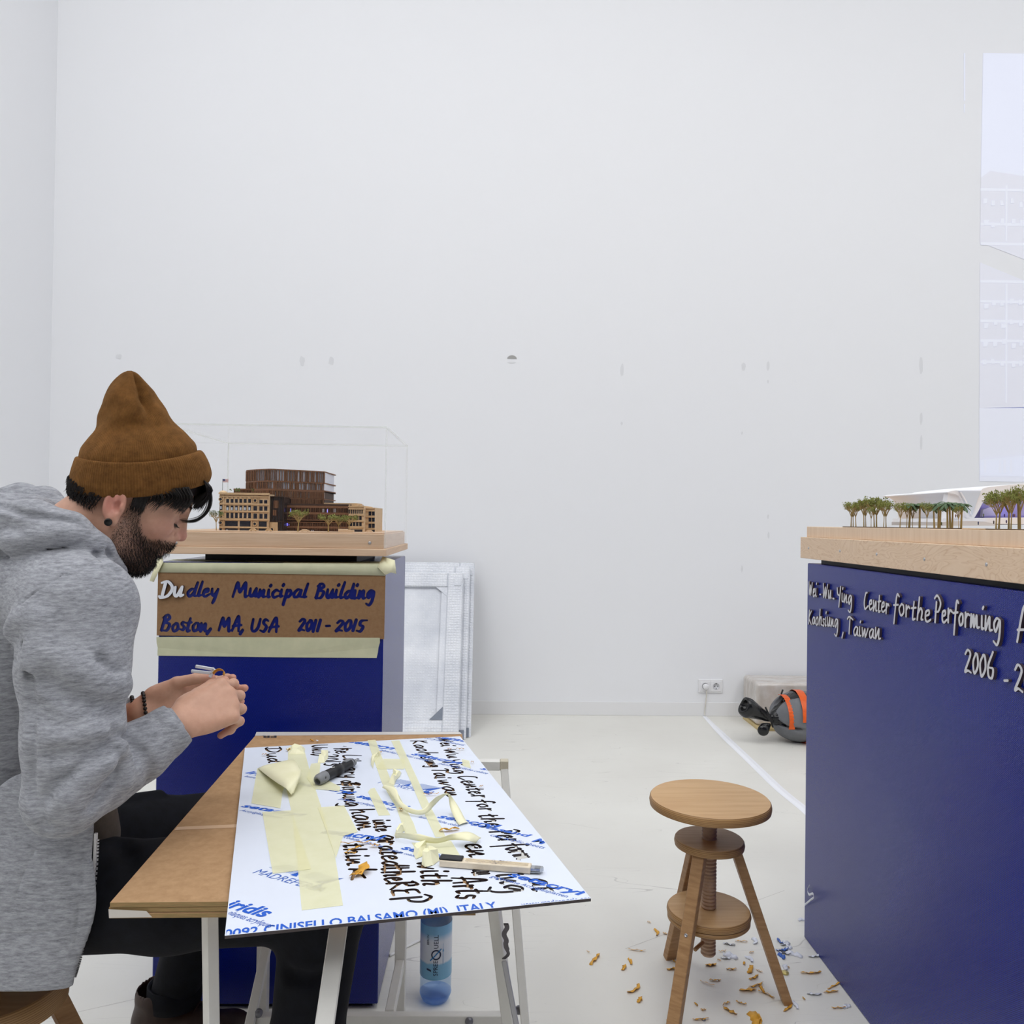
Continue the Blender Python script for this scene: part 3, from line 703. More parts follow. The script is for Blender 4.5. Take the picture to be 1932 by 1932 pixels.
# ================================================================== bubble wrapped frames leaning on the wall
g = N('bubble_wrap'); vo = g.n('TexVoronoi', Vector=g.coord((1, 1, 1)), Scale=62, Randomness=.25)
nz = g.n('TexNoise', Vector=g.coord((1, 1, 1)), Scale=5, Detail=4)
dd = g.ramp(vo.outputs['Distance'], [(.0, (1, 1, 1)), (.55, (0, 0, 0))])
g.base(g.n('MixRGB', _blend_type='MULTIPLY', Fac=.5, Color1=g.ramp(nz.outputs[0], [(.3, lin((206, 210, 218))), (.7, lin((236, 238, 242)))]), Color2=g.ramp(vo.outputs['Distance'], [(.1, (1, 1, 1)), (.6, (.8, .82, .86))])).outputs[0])
hsum = g.n('Math', _operation='MULTIPLY_ADD', i0=nz.outputs[0], i1=2.2, i2=dd); g.bump(hsum.outputs[0], .45, .004)
g.b.inputs['Roughness'].default_value = .22; g.b.inputs['Specular IOR Level'].default_value = .6; WRAP = g.m
WRAPD = mat('wrap_tape_grey', (120, 128, 142), .3, bump=.4, bscale=60); BARW = mat('frame_bar_white', (226, 227, 230), .5)
def leaning(label, bx0, bx1, yb, yt, ht, th, inner):
    """a wrapped stretcher frame seen from its back"""
    t = thing('wrapped_picture', label, 'picture', ((bx0 + bx1) / 2, yb, 0)); a = math.atan2(yt - yb, ht); t.rotation_euler = (-a, 0, 0)
    w = (bx1 - bx0) / 2; H_ = math.hypot(yt - yb, ht); bar = .095
    b = MB(); b.box((-w + .004, th * .55, .004), (w - .004, th * .62, H_ - .004)); b.build('canvas', WRAP, t)
    for nm, lo, hi in (('side_bar', (-w, 0, 0), (-w + bar, th, H_)), ('side_bar', (w - bar, 0, 0), (w, th, H_)), ('top_bar', (-w + bar, 0, H_ - bar), (w - bar, th, H_)), ('bottom_bar', (-w + bar, 0, 0), (w - bar, th, bar))):
        b = MB(); b.box(lo, hi, bev=.006); b.build(nm, WRAP, t)
    if inner:
        b = MB(); x1 = w - bar; b.box((-w + bar, th * .30, bar), (x1, th * .4, bar + .035)); b.build('inner_strip', WRAP, t)
        b = MB(); b.box((x1 - .035, th * .25, bar + .035), (x1, th * .38, H_ - bar)); b.build('inner_strip', WRAP, t)
        for z, s_ in ((bar + .035, 1), (H_ - bar, -1)):
            b = MB(); b.prism([(x1, z), (x1 - .075, z), (x1, z + s_ * .075)] if s_ > 0 else [(x1, z), (x1, z + s_ * .06), (x1 - .07, z)], 0, .002, frame((0, th * .22, 0), (1, 0, 0), (0, 0, 1))); b.build('corner_plate', WRAPD if s_ > 0 else WRAP, t)
    for z in (H_ - .06, .03):
        b = MB(); b.box((w - .055, -.004, z - .028), (w - .012, -.0005, z + .025), bev=.001); b.build('tape_patch', WRAPD if z < .1 else WRAP, t)
    return t
leaning('bubble wrapped picture frame leaning on the back wall, front one of the stack', -1.28, -.165, 4.55, 4.99, .93, .045, True)
leaning('bubble wrapped picture frame behind the front one of the leaning stack', -1.25, -.125, 4.612, 5.068, .965, .035, False)
leaning('bubble wrapped picture frame next to the wall, rearmost of the leaning stack', -1.3, -.098, 4.663, 5.129, .985, .03, False)
# ================================================================== wrapped parcels
FILM = mat('stretch_film', (214, 210, 206), .15, spec=.7, rgb2=(190, 180, 170), vscale=9, bump=.6, bscale=22, bdist=.006, stretch=(1, 3, 1))
bx = SDF(); pc = np.array([1.83, 4.90, .13])
def rbox(c, h, r):
    c = np.array(c); h = np.array(h)
    def fn(P):
        q_ = np.abs(P - c) - h + r; return np.linalg.norm(np.maximum(q_, 0), axis=1) + np.minimum(q_.max(1), 0) - r
    fn.bs = (c, np.linalg.norm(h)); return fn
c0_ = onz(1422, 1372, .0); c0_[1] = 4.86
bx.add(rbox((c0_[0] + .31, c0_[1] + .20, .145), (.30, .14, .130), .02), 0)
for i in range(9):
    x = c0_[0] + rng.uniform(.02, .5); bx.sub(cap((x, c0_[1] + .035, .03), (x + rng.uniform(-.1, .1), c0_[1] + .035, .28), .006), .012)
vs, fs = mesh_sdf(bx, (c0_[0] - .02, c0_[1] + .0, .0), (c0_[0] + .64, c0_[1] + .36, .30), .008)
po = thing('wrapped_box', 'low box in clear stretch film by the back wall behind the grey bundle', 'box', (c0_[0] + .31, c0_[1] + .22, 0)); PB0 = -np.array(po.location)
np_mesh('film_wrap', vs + PB0, fs, FILM, po)
b = MB(); b.box((c0_[0] + .0 + PB0[0], c0_[1] - .01 + PB0[1], 0), (c0_[0] + .60 + PB0[0], c0_[1] + .30 + PB0[1], .016)); b.build('wooden_slat', mat('slat_pine', (196, 176, 128), .7, var=.15, vscale=20, stretch=(1, 8, 8)), po)
# grey bundle in black plastic, tied and taped
BAG = mat('black_bag', (17, 18, 20), .22, spec=.6, bump=.5, bscale=26, bdist=.01, stretch=(1, 1, 1)); BLANKET = mat('grey_wrap', (112, 114, 118), .6, var=.12, vscale=12, bump=.3, bscale=24, bdist=.004)
ORNG = mat('orange_tape', (224, 92, 22), .35, var=.12, vscale=30); TAPEP = mat('tape_print', (92, 40, 16), .5)
yk = onz(1480, 1404, 0.0)[1]; RB = .145
cB_ = at(1500, 1357, yk + .06); cB_[2] = RB
fw = np.array([1., .06, 0.]); fw /= np.linalg.norm(fw); sd = np.array([-fw[1], fw[0], 0.])
bu = SDF(); A_ = cB_ + fw * .03; E_ = cB_ + fw * .6
bu.add(cap(A_, E_, RB * .985, RB), .02); bu.add(ell(A_ - fw * .06, (.12, .11, .115)), .05)
for i in range(14):
    t = rng.uniform(0, 6.28); r0_ = np.array([0, 0, 1]) * math.cos(t) + sd * math.sin(t)
    bu.sub(cap(A_ - fw * .17 + r0_ * .05, A_ - fw * .02 + r0_ * .150, .012, .006), .02)
neck = at(1452, 1354, yk + .02); 
nk = SDF(); flare = at(1412, 1335, yk + .0)
nk.add(cap(A_ - fw * .02, neck, .149, .034), .03)
nk.add(cap(neck, flare, .026, .062, ((0.2, 1, 0), .75)), .02)
nk.add(cap(neck, at(1440, 1378, yk - .02), .02, .032, ((0.2, 1, 0), .5)), .015)
for i in range(16):
    t = 2 * math.pi * i / 16; u1 = np.array([0, 0, 1]) * math.cos(t) + np.array([.2, -1, 0]) * math.sin(t)
    nk.sub(cap(neck + u1 * .030, flare + u1 * .066, .005, .009), .010); nk.sub(cap(neck + u1 * .034, A_ - fw * .10 + u1 * .092, .005, .011), .012)
nk.sub(cap(flare + (flare - neck) * .45, flare + (flare - neck) * .2, .05, .03), .02)
bd = thing('wrapped_bundle', 'round grey bundle tied in a black bag with orange tape, beside the large plinth', 'parcel', (cB_[0], cB_[1], 0)); BD0 = -np.array(bd.location)
lo = np.minimum(cB_ - .4, flare - .1); lo[2] = -.01; hi = E_ + .2
vs, fs = mesh_sdf(bu, lo, hi, .007); vs[:, 2] = np.maximum(vs[:, 2], .001); np_mesh('grey_bundle', vs + BD0, fs, BLANKET, bd)
vs, fs = mesh_sdf(nk, flare - .16, A_ + .2, .005); vs[:, 2] = np.maximum(vs[:, 2], .001); np_mesh('bag_neck', vs + BD0, fs, BAG, bd)
def band(name, ctr, ax, r, w, m, t0=0, t1=2 * math.pi, parent=bd, tilt=0):
    ax = np.array(ax, float); ax /= np.linalg.norm(ax); e1_ = np.cross(ax, (0, 0, 1)); e1_ /= np.linalg.norm(e1_); e2_ = np.cross(e1_, ax); vs = []; fs = []; n = 40
    for i in range(n + 1):
        t = t0 + (t1 - t0) * i / n
        for s_ in (-1, 1): vs.append(ctr + ax * (w * s_ / 2 + tilt * (i / n - .5)) + (e1_ * math.cos(t) + e2_ * math.sin(t)) * (r + .0015 * math.sin(i * 2.3)) + BD0)
    vs = [np.array([v[0], v[1], max(v[2], .002)]) for v in vs]
    for i in range(n): fs.append((2 * i, 2 * i + 2, 2 * i + 3, 2 * i + 1))
    return mesh(name, vs, fs, m, parent, True)
tb = band('tape_band', cB_ + fw * .03, fw, RB * .985 + .008, .045, ORNG, tilt=.06)
for k in range(16):
    t = 2.2 + k * .14; band('tape_mark', cB_ + fw * (.03 + .06 * (t / 6.283 - .5)), fw, RB * .985 + .0102, .022 if k % 3 else .012, TAPEP, t, t + .05, tb)
band('tape_band', cB_ + fw * .20, (.80, .36, .45), RB * 1.10, .05, ORNG, .6, 5.5, tilt=.05)
band('tape_band', A_ - fw * .10, fw, .122, .035, ORNG, -.4, 1.9)
b = MB(); b.tube([p + BD0 for p in smooth_line([at(1444, 1334, yk - .03), at(1450, 1347, yk - .045), at(1454, 1358, yk - .045), at(1458, 1372, yk - .03)], 5)], .005, 8); b.build('tie', mat('tie_black', (20, 20, 22), .5), bd, True)
b = MB(); b.tube([at(1484, 1326, yk + .12) + BD0, at(1474, 1310, yk + .12) + BD0, at(1477, 1301, yk + .12) + BD0], .0055, 8); b.build('tie_end', mat('tie_black', (20, 20, 22), .5), bd, True)
# ================================================================== handwriting: stroke alphabet (x-height 1, slanted pen hand)
G = {
 'a': (1.0, [[(.85, .9), (.5, 1), (.1, .55), (.2, .05), (.55, .15), (.85, .9), (.8, .2), (1.02, .05)]]),
 'b': (.9, [[(.3, 1.9), (.1, .1)], [(.12, .5), (.5, 1), (.8, .6), (.5, .02), (.1, .1)]]),
 'c': (.8, [[(.75, .85), (.45, 1), (.08, .5), (.3, .02), (.75, .2)]]),
 'd': (1.0, [[(.8, .9), (.45, 1), (.08, .5), (.25, .02), (.7, .5), (1.0, 1.9)], [(1.0, 1.9), (.82, .3), (1.0, .05)]]),
 'e': (.85, [[(.1, .45), (.6, .65), (.55, 1.0), (.2, .8), (.12, .2), (.4, 0), (.85, .25)]]),
 'f': (.7, [[(.85, 1.7), (.6, 1.85), (.4, 1.2), (.15, -.8)], [(.05, .85), (.75, .95)]]),
 'g': (1.0, [[(.85, .9), (.45, 1), (.1, .5), (.3, .05), (.85, .85), (.8, -.3), (.5, -.95), (.05, -.75)]]),
 'h': (.95, [[(.35, 1.9), (.1, 0)], [(.15, .5), (.55, 1), (.72, .7), (.65, .1), (.9, .05)]]),
 'i': (.45, [[(.15, 1), (.12, .1), (.4, .1)], [(.25, 1.55), (.33, 1.68)]]),
 'j': (.4, [[(.3, 1), (.2, -.8)]]),
 'k': (.85, [[(.3, 1.9), (.1, 0)], [(.75, 1), (.15, .5), (.8, 0)]]),
 'l': (.5, [[(.45, 1.9), (.2, .6), (.2, .05), (.5, .1)]]),
 'm': (1.4, [[(.1, 1), (.08, .02), (.45, .95), (.5, .05), (.9, .95), (1.0, .1), (1.35, .1)]]),
 'n': (.95, [[(.1, 1), (.08, .02), (.6, .95), (.62, .1), (.92, .1)]]),
 'o': (.85, [[(.45, 1), (.1, .55), (.3, .02), (.7, .3), (.65, .9), (.35, .95)]]),
 'p': (.95, [[(.3, 1), (.05, -.95)], [(.2, .7), (.6, 1), (.8, .55), (.5, .05), (.15, .2)]]),
 'r': (.7, [[(.15, 1), (.1, 0)], [(.12, .55), (.4, .95), (.68, .85)]]),
 's': (.65, [[(.6, .9), (.3, .95), (.2, .65), (.5, .35), (.35, .02), (.02, .12)]]),
 't': (.6, [[(.35, 1.6), (.15, .1), (.5, .1)], [(0, 1.0), (.6, 1.1)]]),
 'u': (.95, [[(.1, 1), (.1, .2), (.4, .05), (.75, 1)], [(.75, 1), (.72, .1), (.98, .1)]]),
 'v': (.8, [[(.1, 1), (.3, .02), (.8, 1)]]),
 'w': (1.3, [[(.1, 1), (.2, .05), (.62, .9), (.7, .05), (1.2, 1.0)]]),
 'y': (.95, [[(.1, 1), (.15, .3), (.45, .15), (.8, 1)], [(.8, 1), (.55, -.4), (.4, -.95)]]),
 'A': (1.3, [[(.05, 0), (.6, 1.75), (.85, 1.7), (1.0, 0)], [(.1, .62), (1.25, .8)]]),
 'B': (1.2, [[(.35, 1.7), (.1, 0)], [(.1, 1.5), (.6, 1.85), (.9, 1.5), (.4, 1.0), (.95, .75), (.7, .05), (0, .05)]]),
 'C': (1.05, [[(.75, 1.75), (.4, 1.6), (.1, .7), (.3, .02), (1.0, .4)]]),
 'D': (1.35, [[(.45, 1.6), (.3, .1)], [(.05, 1.65), (.7, 1.8), (1.25, 1.1), (.9, .2), (.2, -.1), (0, .15)]]),
 'E': (1.0, [[(.9, 1.6), (.3, 1.5), (.25, .9), (.7, .95)], [(.25, .9), (.1, .1), (.8, .05)]]),
 'K': (1.1, [[(.3, 1.75), (.08, 0)], [(.9, 1.7), (.2, .8), (.95, 0)]]),
 'I': (.4, [[(.3, 1.8), (.15, 0)]]),
 'L': (.9, [[(.4, 1.8), (.15, .1), (.9, .1)]]),
 'M': (1.75, [[(.05, 0), (.4, 1.75), (.75, .6), (1.3, 1.75), (1.45, .05), (1.7, .1)]]),
 'P': (1.05, [[(.35, 1.4), (.15, -.2)], [(.05, 1.7), (.5, 1.95), (1.0, 1.4), (.7, .75), (.15, .65)]]),
 'R': (1.15, [[(.3, 1.7), (.1, 0)], [(.1, 1.6), (.7, 1.8), (.8, 1.2), (.25, .85), (1.1, 0)]]),
 'S': (1.0, [[(.9, 1.6), (.5, 1.75), (.3, 1.3), (.75, .7), (.5, .02), (.05, .15)]]),
 'T': (1.1, [[(.0, 1.5), (.4, 1.75), (1.1, 1.5)], [(.55, 1.5), (.4, 0)]]),
 'U': (1.15, [[(.2, 1.7), (.15, .4), (.5, .02), (.95, .5), (1.1, 1.7)]]),
 'W': (1.5, [[(.1, 1.7), (.25, .05), (.75, 1.3), (.8, .05), (1.4, 1.7)]]),
 'Y': (1.15, [[(.1, 1.6), (.2, .9), (.6, .7)], [(1.0, 1.75), (.6, -.7)]]),
 '0': (.9, [[(.5, 1.6), (.1, .9), (.3, .02), (.8, .6), (.7, 1.5), (.4, 1.6)]]),
 '1': (.5, [[(.35, 1.6), (.15, 0)]]),
 '2': (.95, [[(.1, 1.3), (.45, 1.65), (.8, 1.3), (.1, .08), (.45, .15), (.9, .05)]]),
 '3': (.85, [[(.1, 1.6), (.7, 1.55), (.4, .95), (.8, .5), (.4, .0), (0, .1)]]),
 '5': (1.0, [[(1.1, 1.65), (.4, 1.55), (.3, 1.0), (.75, .7), (.5, .02), (.05, .1)]]),
 '6': (.9, [[(.75, 1.8), (.2, .9), (.2, .1), (.6, .05), (.75, .6), (.3, .7)]]),
 '8': (.9, [[(.7, 1.5), (.3, 1.6), (.25, 1.1), (.7, .5), (.4, .02), (.15, .4), (.75, 1.3)]]),
 '-': (.7, [[(.15, .62), (.55, .66)]]), ',': (.45, [[(.3, .2), (.1, -.3)]]), '.': (.4, [[(.15, .08), (.2, .1)]]), ' ': (.8, []), 'x': (.8, [[(.1, 1), (.7, 0)], [(.7, 1), (.1, 0)]])}
G['x.'] = (.5, [[(.1, .55), (.35, .6)]])
def word_strokes(s, seed=0, jit=.05):
    r_ = random.Random(seed); out = []; x = 0
    for ch in s:
        w, st = G[ch]; dy = r_.uniform(-jit, jit); k = 1 + r_.uniform(-jit, jit); L_ = []
        for q_ in st: L_.append([(x + px * k + r_.uniform(-jit, jit) * .5, py * k + dy + r_.uniform(-jit, jit) * .5) for px, py in q_])
        out.append((ch, L_)); x += w * k + .12
    return out, x - .12
def contours(segs, rad, h, pad):
    """outlines (lists of 2-D points, metres) of the union of thick strokes; segs: (n,4), rad: (n,)"""
    segs = np.asarray(segs); rad = np.asarray(rad)
    lo = np.minimum(segs[:, :2], segs[:, 2:]).min(0) - pad; hi = np.maximum(segs[:, :2], segs[:, 2:]).max(0) + pad
    nx, ny = np.ceil((hi - lo) / h).astype(int) + 1; V = np.full((nx, ny), 9.)
    for (ax, ay, bx_, by), r in zip(segs, rad):
        i0 = max(0, int((min(ax, bx_) - r - 3 * h - lo[0]) / h)); i1 = min(nx, int((max(ax, bx_) + r + 3 * h - lo[0]) / h) + 2)
        j0 = max(0, int((min(ay, by) - r - 3 * h - lo[1]) / h)); j1 = min(ny, int((max(ay, by) + r + 3 * h - lo[1]) / h) + 2)
        X = lo[0] + np.arange(i0, i1)[:, None] * h; Y = lo[1] + np.arange(j0, j1)[None, :] * h
        dx, dy = bx_ - ax, by - ay; t = np.clip(((X - ax) * dx + (Y - ay) * dy) / max(dx * dx + dy * dy, 1e-12), 0, 1)
        V[i0:i1, j0:j1] = np.minimum(V[i0:i1, j0:j1], np.hypot(X - ax - t * dx, Y - ay - t * dy) - r)
    S = V < 0
    code = S[:-1, :-1] * 1 + S[1:, :-1] * 2 + S[1:, 1:] * 4 + S[:-1, 1:] * 8
    def ep(i, j, e):                                 # crossing on edge e of cell i,j
        (a, b_), (c, d) = (((i, j), (i + 1, j)), ((i + 1, j), (i + 1, j + 1)), ((i, j + 1), (i + 1, j + 1)), ((i, j), (i, j + 1)))[e]
        v0, v1 = V[a, b_], V[c, d]; t = v0 / (v0 - v1); return (lo[0] + (a + (c - a) * t) * h, lo[1] + (b_ + (d - b_) * t) * h)
    def key(i, j, e): return (0, i, j) if e == 0 else (1, i + 1, j) if e == 1 else (0, i, j + 1) if e == 2 else (1, i, j)
    TB = {1: [(3, 0)], 2: [(0, 1)], 3: [(3, 1)], 4: [(1, 2)], 5: [(3, 0), (1, 2)], 6: [(0, 2)], 7: [(3, 2)], 8: [(2, 3)], 9: [(2, 0)], 10: [(2, 3), (0, 1)], 11: [(2, 1)], 12: [(1, 3)], 13: [(1, 0)], 14: [(0, 3)]}
    nxt = {}; pos = {}
    for i, j in np.argwhere((code > 0) & (code < 15)):
        for a, b_ in TB[int(code[i, j])]:
            ka, kb = key(i, j, a), key(i, j, b_); nxt[ka] = kb
            if ka not in pos: pos[ka] = ep(i, j, a)
            if kb not in pos: pos[kb] = ep(i, j, b_)
    loops = []
    while nxt:
        k0, k = nxt.popitem(); lp = [pos[k0]]
        while k != k0 and k in nxt: lp.append(pos[k]); k = nxt.pop(k)
        if len(lp) < 6: continue
        # thin out nearly straight points
        P = np.array(lp); keep = [0]
        for q_ in range(1, len(P) - 1):
            a = P[keep[-1]]; b_ = P[q_ + 1]; d = b_ - a; L_ = np.hypot(*d) + 1e-12
            if abs(d[0] * (P[q_][1] - a[1]) - d[1] * (P[q_][0] - a[0])) / L_ > h * .07 or np.hypot(*(P[q_] - a)) > h * 9: keep.append(q_)
        if len(keep) > 4: loops.append(P[keep])
    return loops
def plate(loops, z0, z1, outer=None):
    """flat plate bounded by loops (holes allowed): verts, faces, material ids (0 faces, 1 walls)"""
    L_ = ([outer] if outer is not None else []) + list(loops); pts = []; eds = []
    for lp in L_:
        o = len(pts); n = len(lp); pts += [Vector((float(p[0]), float(p[1]))) for p in lp]; eds += [(o + i, o + (i + 1) % n) for i in range(n)]
    V2, E2, F2, *_ = delaunay_2d_cdt(pts, eds, [], 1, 1e-7)
    if len(F2):                                     # keep the triangles inside (odd number of outlines to their left)
        A2 = np.array([[v.x, v.y] for v in V2]); T2 = np.array([list(f) for f in F2]); cen = A2[T2].mean(1); odd = np.zeros(len(cen), bool)
        for lp in L_:
            p = np.asarray(lp); q_ = np.roll(p, -1, 0); box = (cen >= p.min(0)).all(1) & (cen <= p.max(0)).all(1) | ((cen[:, 1] >= p[:, 1].min()) & (cen[:, 1] <= p[:, 1].max()) & (cen[:, 0] < p[:, 0].max()))
            ii = np.where(box)[0]
            for a in range(0, len(ii), 4000):
                c_ = cen[ii[a:a + 4000]]; up_ = (p[:, 1][None] > c_[:, 1:2]) != (q_[:, 1][None] > c_[:, 1:2]); dy = np.where(q_[:, 1] == p[:, 1], 1, q_[:, 1] - p[:, 1])
                xi = p[:, 0][None] + (c_[:, 1:2] - p[:, 1][None]) / dy[None] * (q_[:, 0] - p[:, 0])[None]; odd[ii[a:a + 4000]] ^= ((up_ & (xi > c_[:, 0:1])).sum(1) % 2 == 1)
        F2 = [f for f, k in zip(F2, odd) if k]
    n = len(V2); vs = [(v.x, v.y, z1) for v in V2] + [(v.x, v.y, z0) for v in V2]; fs = []; mi = []
    cnt = {}
    for f in F2:
        f = list(f); a = [V2[i] for i in f[:3]]
        if (a[1] - a[0]).cross(a[2] - a[0]) < 0: f = f[::-1]
        fs.append(tuple(f)); mi.append(0); fs.append(tuple(n + i for i in f[::-1])); mi.append(1)
        for i in range(len(f)):
            e = (f[i], f[(i + 1) % len(f)]); cnt[e] = 1
    for (a, b_) in list(cnt):
        if (b_, a) not in cnt: fs.append((b_, a, n + a, n + b_)); mi.append(1)
    return vs, fs, mi
def pen(strokes, T, r, n=5, taper=.25):
    segs = []; rad = []
    for q_ in strokes:
        P = smooth_line([(a, b_) for a, b_ in q_], n) if len(q_) > 2 else [np.array(q_[0], float), np.array(q_[-1], float)]
        m = len(P)
        for i in range(m - 1):
            a, b_ = T(P[i]), T(P[i + 1]); segs.append((*a, *b_)); t = (i + .5) / max(m - 1, 1); d = P[i + 1] - P[i]
            thick = .82 + .3 * abs(d[1]) / (np.hypot(*d) + 1e-9)
            rad.append(r * (1 - taper * (2 * abs(t - .5)) ** 3) * thick)
    return segs, rad
# ================================================================== raised letters on the large plinth
LFACE = mat('letter_film_grey', (206, 206, 210), .4); LSIDE = mat('letter_edge_brown', (74, 62, 68), .35)
PRoff = np.array([-(.968 + 2.35) / 2, -(.55 + 2.436) / 2, 0.])
def plinth_word(s, p0, p1, xh, seed, r=.0027, th=.0065):
    a = onx(*p0, RPX - th); b_ = onx(*p1, RPX - th); st, W = word_strokes(s, seed, .06)
    L_ = math.hypot(b_[1] - a[1], 0); ku = abs(b_[1] - a[1]) / W; dz = (b_[2] - a[2]) / W
    for ch, q_ in st:
        if not q_: continue
        segs, rad = pen(q_, lambda p: (p[0] * ku, p[0] * dz + p[1] * xh), r, 6, .15)
        lp = contours(segs, rad, .0010, .012); vs, fs, mi = plate(lp, 0, th)
        M = Matrix(((0, 0, -1, RPX), (-1, 0, 0, a[1]), (0, 1, 0, a[2]), (0, 0, 0, 1)))
        vs = [np.array(M @ Vector(v)) + PRoff for v in vs]
        mesh('letter', vs, fs, [LFACE, LSIDE], plinthR, False, mi)
ZA = lambda x, y: (1500 + x / 8.782, 1060 + y / 8.782)
ZB = lambda x, y: (1680 + x / 7.155, 1060 + y / 7.155)
for i, (s, p0, p1, xh) in enumerate([('Wei', ZA(225, 545), ZA(358, 580), .0225), ('-', ZA(398, 590), ZA(435, 598), .0150), ('Wu', ZA(462, 585), ZA(600, 610), .0225), ('-', ZA(615, 660), ZA(655, 668), .0150), ('Ying', ZA(690, 650), ZA(945, 700), .0235),
        ('Center', ZA(1140, 775), ZA(1555, 855), .0245), ('for', ZA(1625, 870), ZA(1905, 925), .0255), ('the', ZB(285, 770), ZB(545, 812), .025), ('Performing', ZB(590, 785), ZB(1490, 965), .0265), ('Arts', ZB(1700, 1095), ZB(2250, 1215), .034),
        ('Kaohsiung', ZA(220, 1022), ZA(715, 1092), .0225), (',', ZA(770, 1215), ZA(812, 1220), .026), ('Taiwan', ZA(862, 1190), ZA(1420, 1290), .0245), ('2006', ZB(1000, 1492), ZB(1400, 1585), .0265), ('-', ZB(1515, 1690), ZB(1600, 1705), .020), ('2018', ZB(1670, 1740), ZB(2150, 1880), .030)]):
    plinth_word(s, p0, p1, xh, 11 + i)
# ================================================================== cardboard stencil sign on the left plinth
SY = 2.0795
sgn = thing('cardboard_sign', 'brown cardboard stencil with navy handwritten title taped to the front of the small plinth', 'sign', (-.557, SY, 1.05)); S0 = -np.array([-.557, SY, 1.05])
SIGNM = mat('sign_cardboard', (152, 120, 88), .85, spec=.2, rgb2=(140, 108, 78), vscale=120, bump=.1, bscale=200, detail=5)
NAVYL = mat('cut_through_navy', (8, 14, 70), .4)
qs = [onz_ for onz_ in ()]
def sy(px, py, dy=0): return at(px, py, SY - .004 - dy) + S0
cn = [sy(295.4, 1199), sy(724.6, 1206), sy(727.3, 1078), sy(298.4, 1063)]
# the sheet itself with its letters cut clean through
segs = []; rad = []
ZS = lambda x, y: (280 + x / 4.025, 1060 + y / 4.025)
SX = lambda p: at(*p, SY - .004)
white_sets = []
for i, (s, x0, y0, x1, y1, xh) in enumerate([('Du', 92, 262, 266, 262, 68), ('dley', 292, 260, 530, 262, 58), ('Municipal', 635, 265, 1200, 270, 58), ('Building', 1265, 275, 1712, 278, 58), ('Boston', 92, 522, 445, 524, 60), (',', 435, 525, 480, 527, 72),
        ('MA', 530, 524, 700, 530, 58), (',', 690, 530, 722, 532, 62), ('USA', 772, 527, 985, 528, 55), ('2011', 1135, 522, 1300, 528, 50), ('-', 1335, 520, 1380, 520, 52), ('2015', 1420, 526, 1640, 528, 50)]):
    a, b_ = SX(ZS(x0, y0)), SX(ZS(x1, y1)); st, W = word_strokes(s, 31 + i, .07); ku = (b_[0] - a[0]) / W; dz = (b_[2] - a[2]) / W; kh = xh / 4.025 * SY / FPX
    for ch, q_ in st:
        sg, rd = pen(q_, lambda p: (a[0] + (p[0] + p[1] * .12) * ku + S0[0], a[2] + p[0] * dz + p[1] * kh + S0[2]), .0040 if s != 'Du' else .0036, 6, .24)
        if s == 'Du': white_sets.append((sg, rd))
        else: segs += sg; rad += rd
lps = contours(segs, rad, .0009, .01)
outer = [(c[0], c[2]) for c in cn]
vs, fs, mi = plate(lps, 0, .0035, np.array(outer))
M = Matrix(((1, 0, 0, 0), (0, 0, -1, 0), (0, 1, 0, 0), (0, 0, 0, 1)))
mesh('stencil_sheet', [M @ Vector(v) for v in vs], fs, SIGNM, sgn, False)
for k, (sg, rd) in enumerate(white_sets):
    lp = contours(sg, rd, .0008, .01); vs, fs, mi = plate(lp, .0, .0075)
    o = mesh('letter', [M @ Vector(v) for v in vs], fs, [mat('letter_white', (226, 230, 238), .35), LSIDE], None, False, mi); o.location = (-.557, SY - .0037, 1.05)
    tag(o, ('white raised letter D at the start of the cardboard sign', 'white raised letter u, second letter on the cardboard sign')[k], 'letter', 'white letters set into the stencil')
# masking tape strips holding it
TAPEM = mat('masking_tape', (212, 212, 180), .6, rgb2=(200, 202, 170), vscale=24, bump=.25, bscale=35, bdist=.002)
TAPEY = mat('masking_tape_yellow', (245, 242, 208), .55, rgb2=(238, 235, 196), vscale=18, bump=.2, bscale=45, bdist=.0015)
bot = [(295, 1202), (330, 1201.5), (716.5, 1203.5), (717, 1212), (714, 1222), (713, 1231), (710.5, 1241.5), (520, 1240), (297, 1237), (297.5, 1222), (295.5, 1213)]
P = [at(x, y, SY - .0002 - (.0042 if y < 1206 else .0012)) for x, y in bot]; n = len(P); c = sum(P) / n
o = mesh('masking_tape', [p - c for p in P] + [p - c + np.array([0, .0005, 0]) for p in P], [tuple(range(n))[::-1]] + [(i, (i + 1) % n, n + (i + 1) % n, n + i) for i in range(n)], TAPEM); o.location = c
tag(o, 'strip of masking tape along the lower edge of the cardboard sign', 'tape', 'tape strips of the sign')
rows = [[(297, 1080), (400, 1081), (500, 1082.5), (600, 1084), (700, 1085.5), (727, 1086.5)], [(298, 1064), (400, 1065.5), (500, 1067), (600, 1068.5), (700, 1070), (728, 1071)], [(298.5, 1061.5), (400, 1061.8), (500, 1062.3), (600, 1062.8), (700, 1063.2), (727, 1063.4)]]
P = []
dy = [.0052, .0050, .0012]
for r_, row in enumerate(rows):
    for k, (x, y) in enumerate(row): P.append(at(x, y, SY - dy[r_]) + np.array([0, -.0006 * math.sin(k * 2.1 + r_), 0]))
for k, (x, y) in enumerate(rows[2]): p = P[12 + k].copy(); p[1] = SY + .10; p[2] = 1.1366 + .0010 * math.sin(k * 1.7); P.append(p)
c = np.array([-.557, SY, 1.13]); tt = thing('masking_tape', 'masking tape folded over the top edge of the small plinth above the cardboard sign', 'tape', c, 0, 'tape strips of the sign')
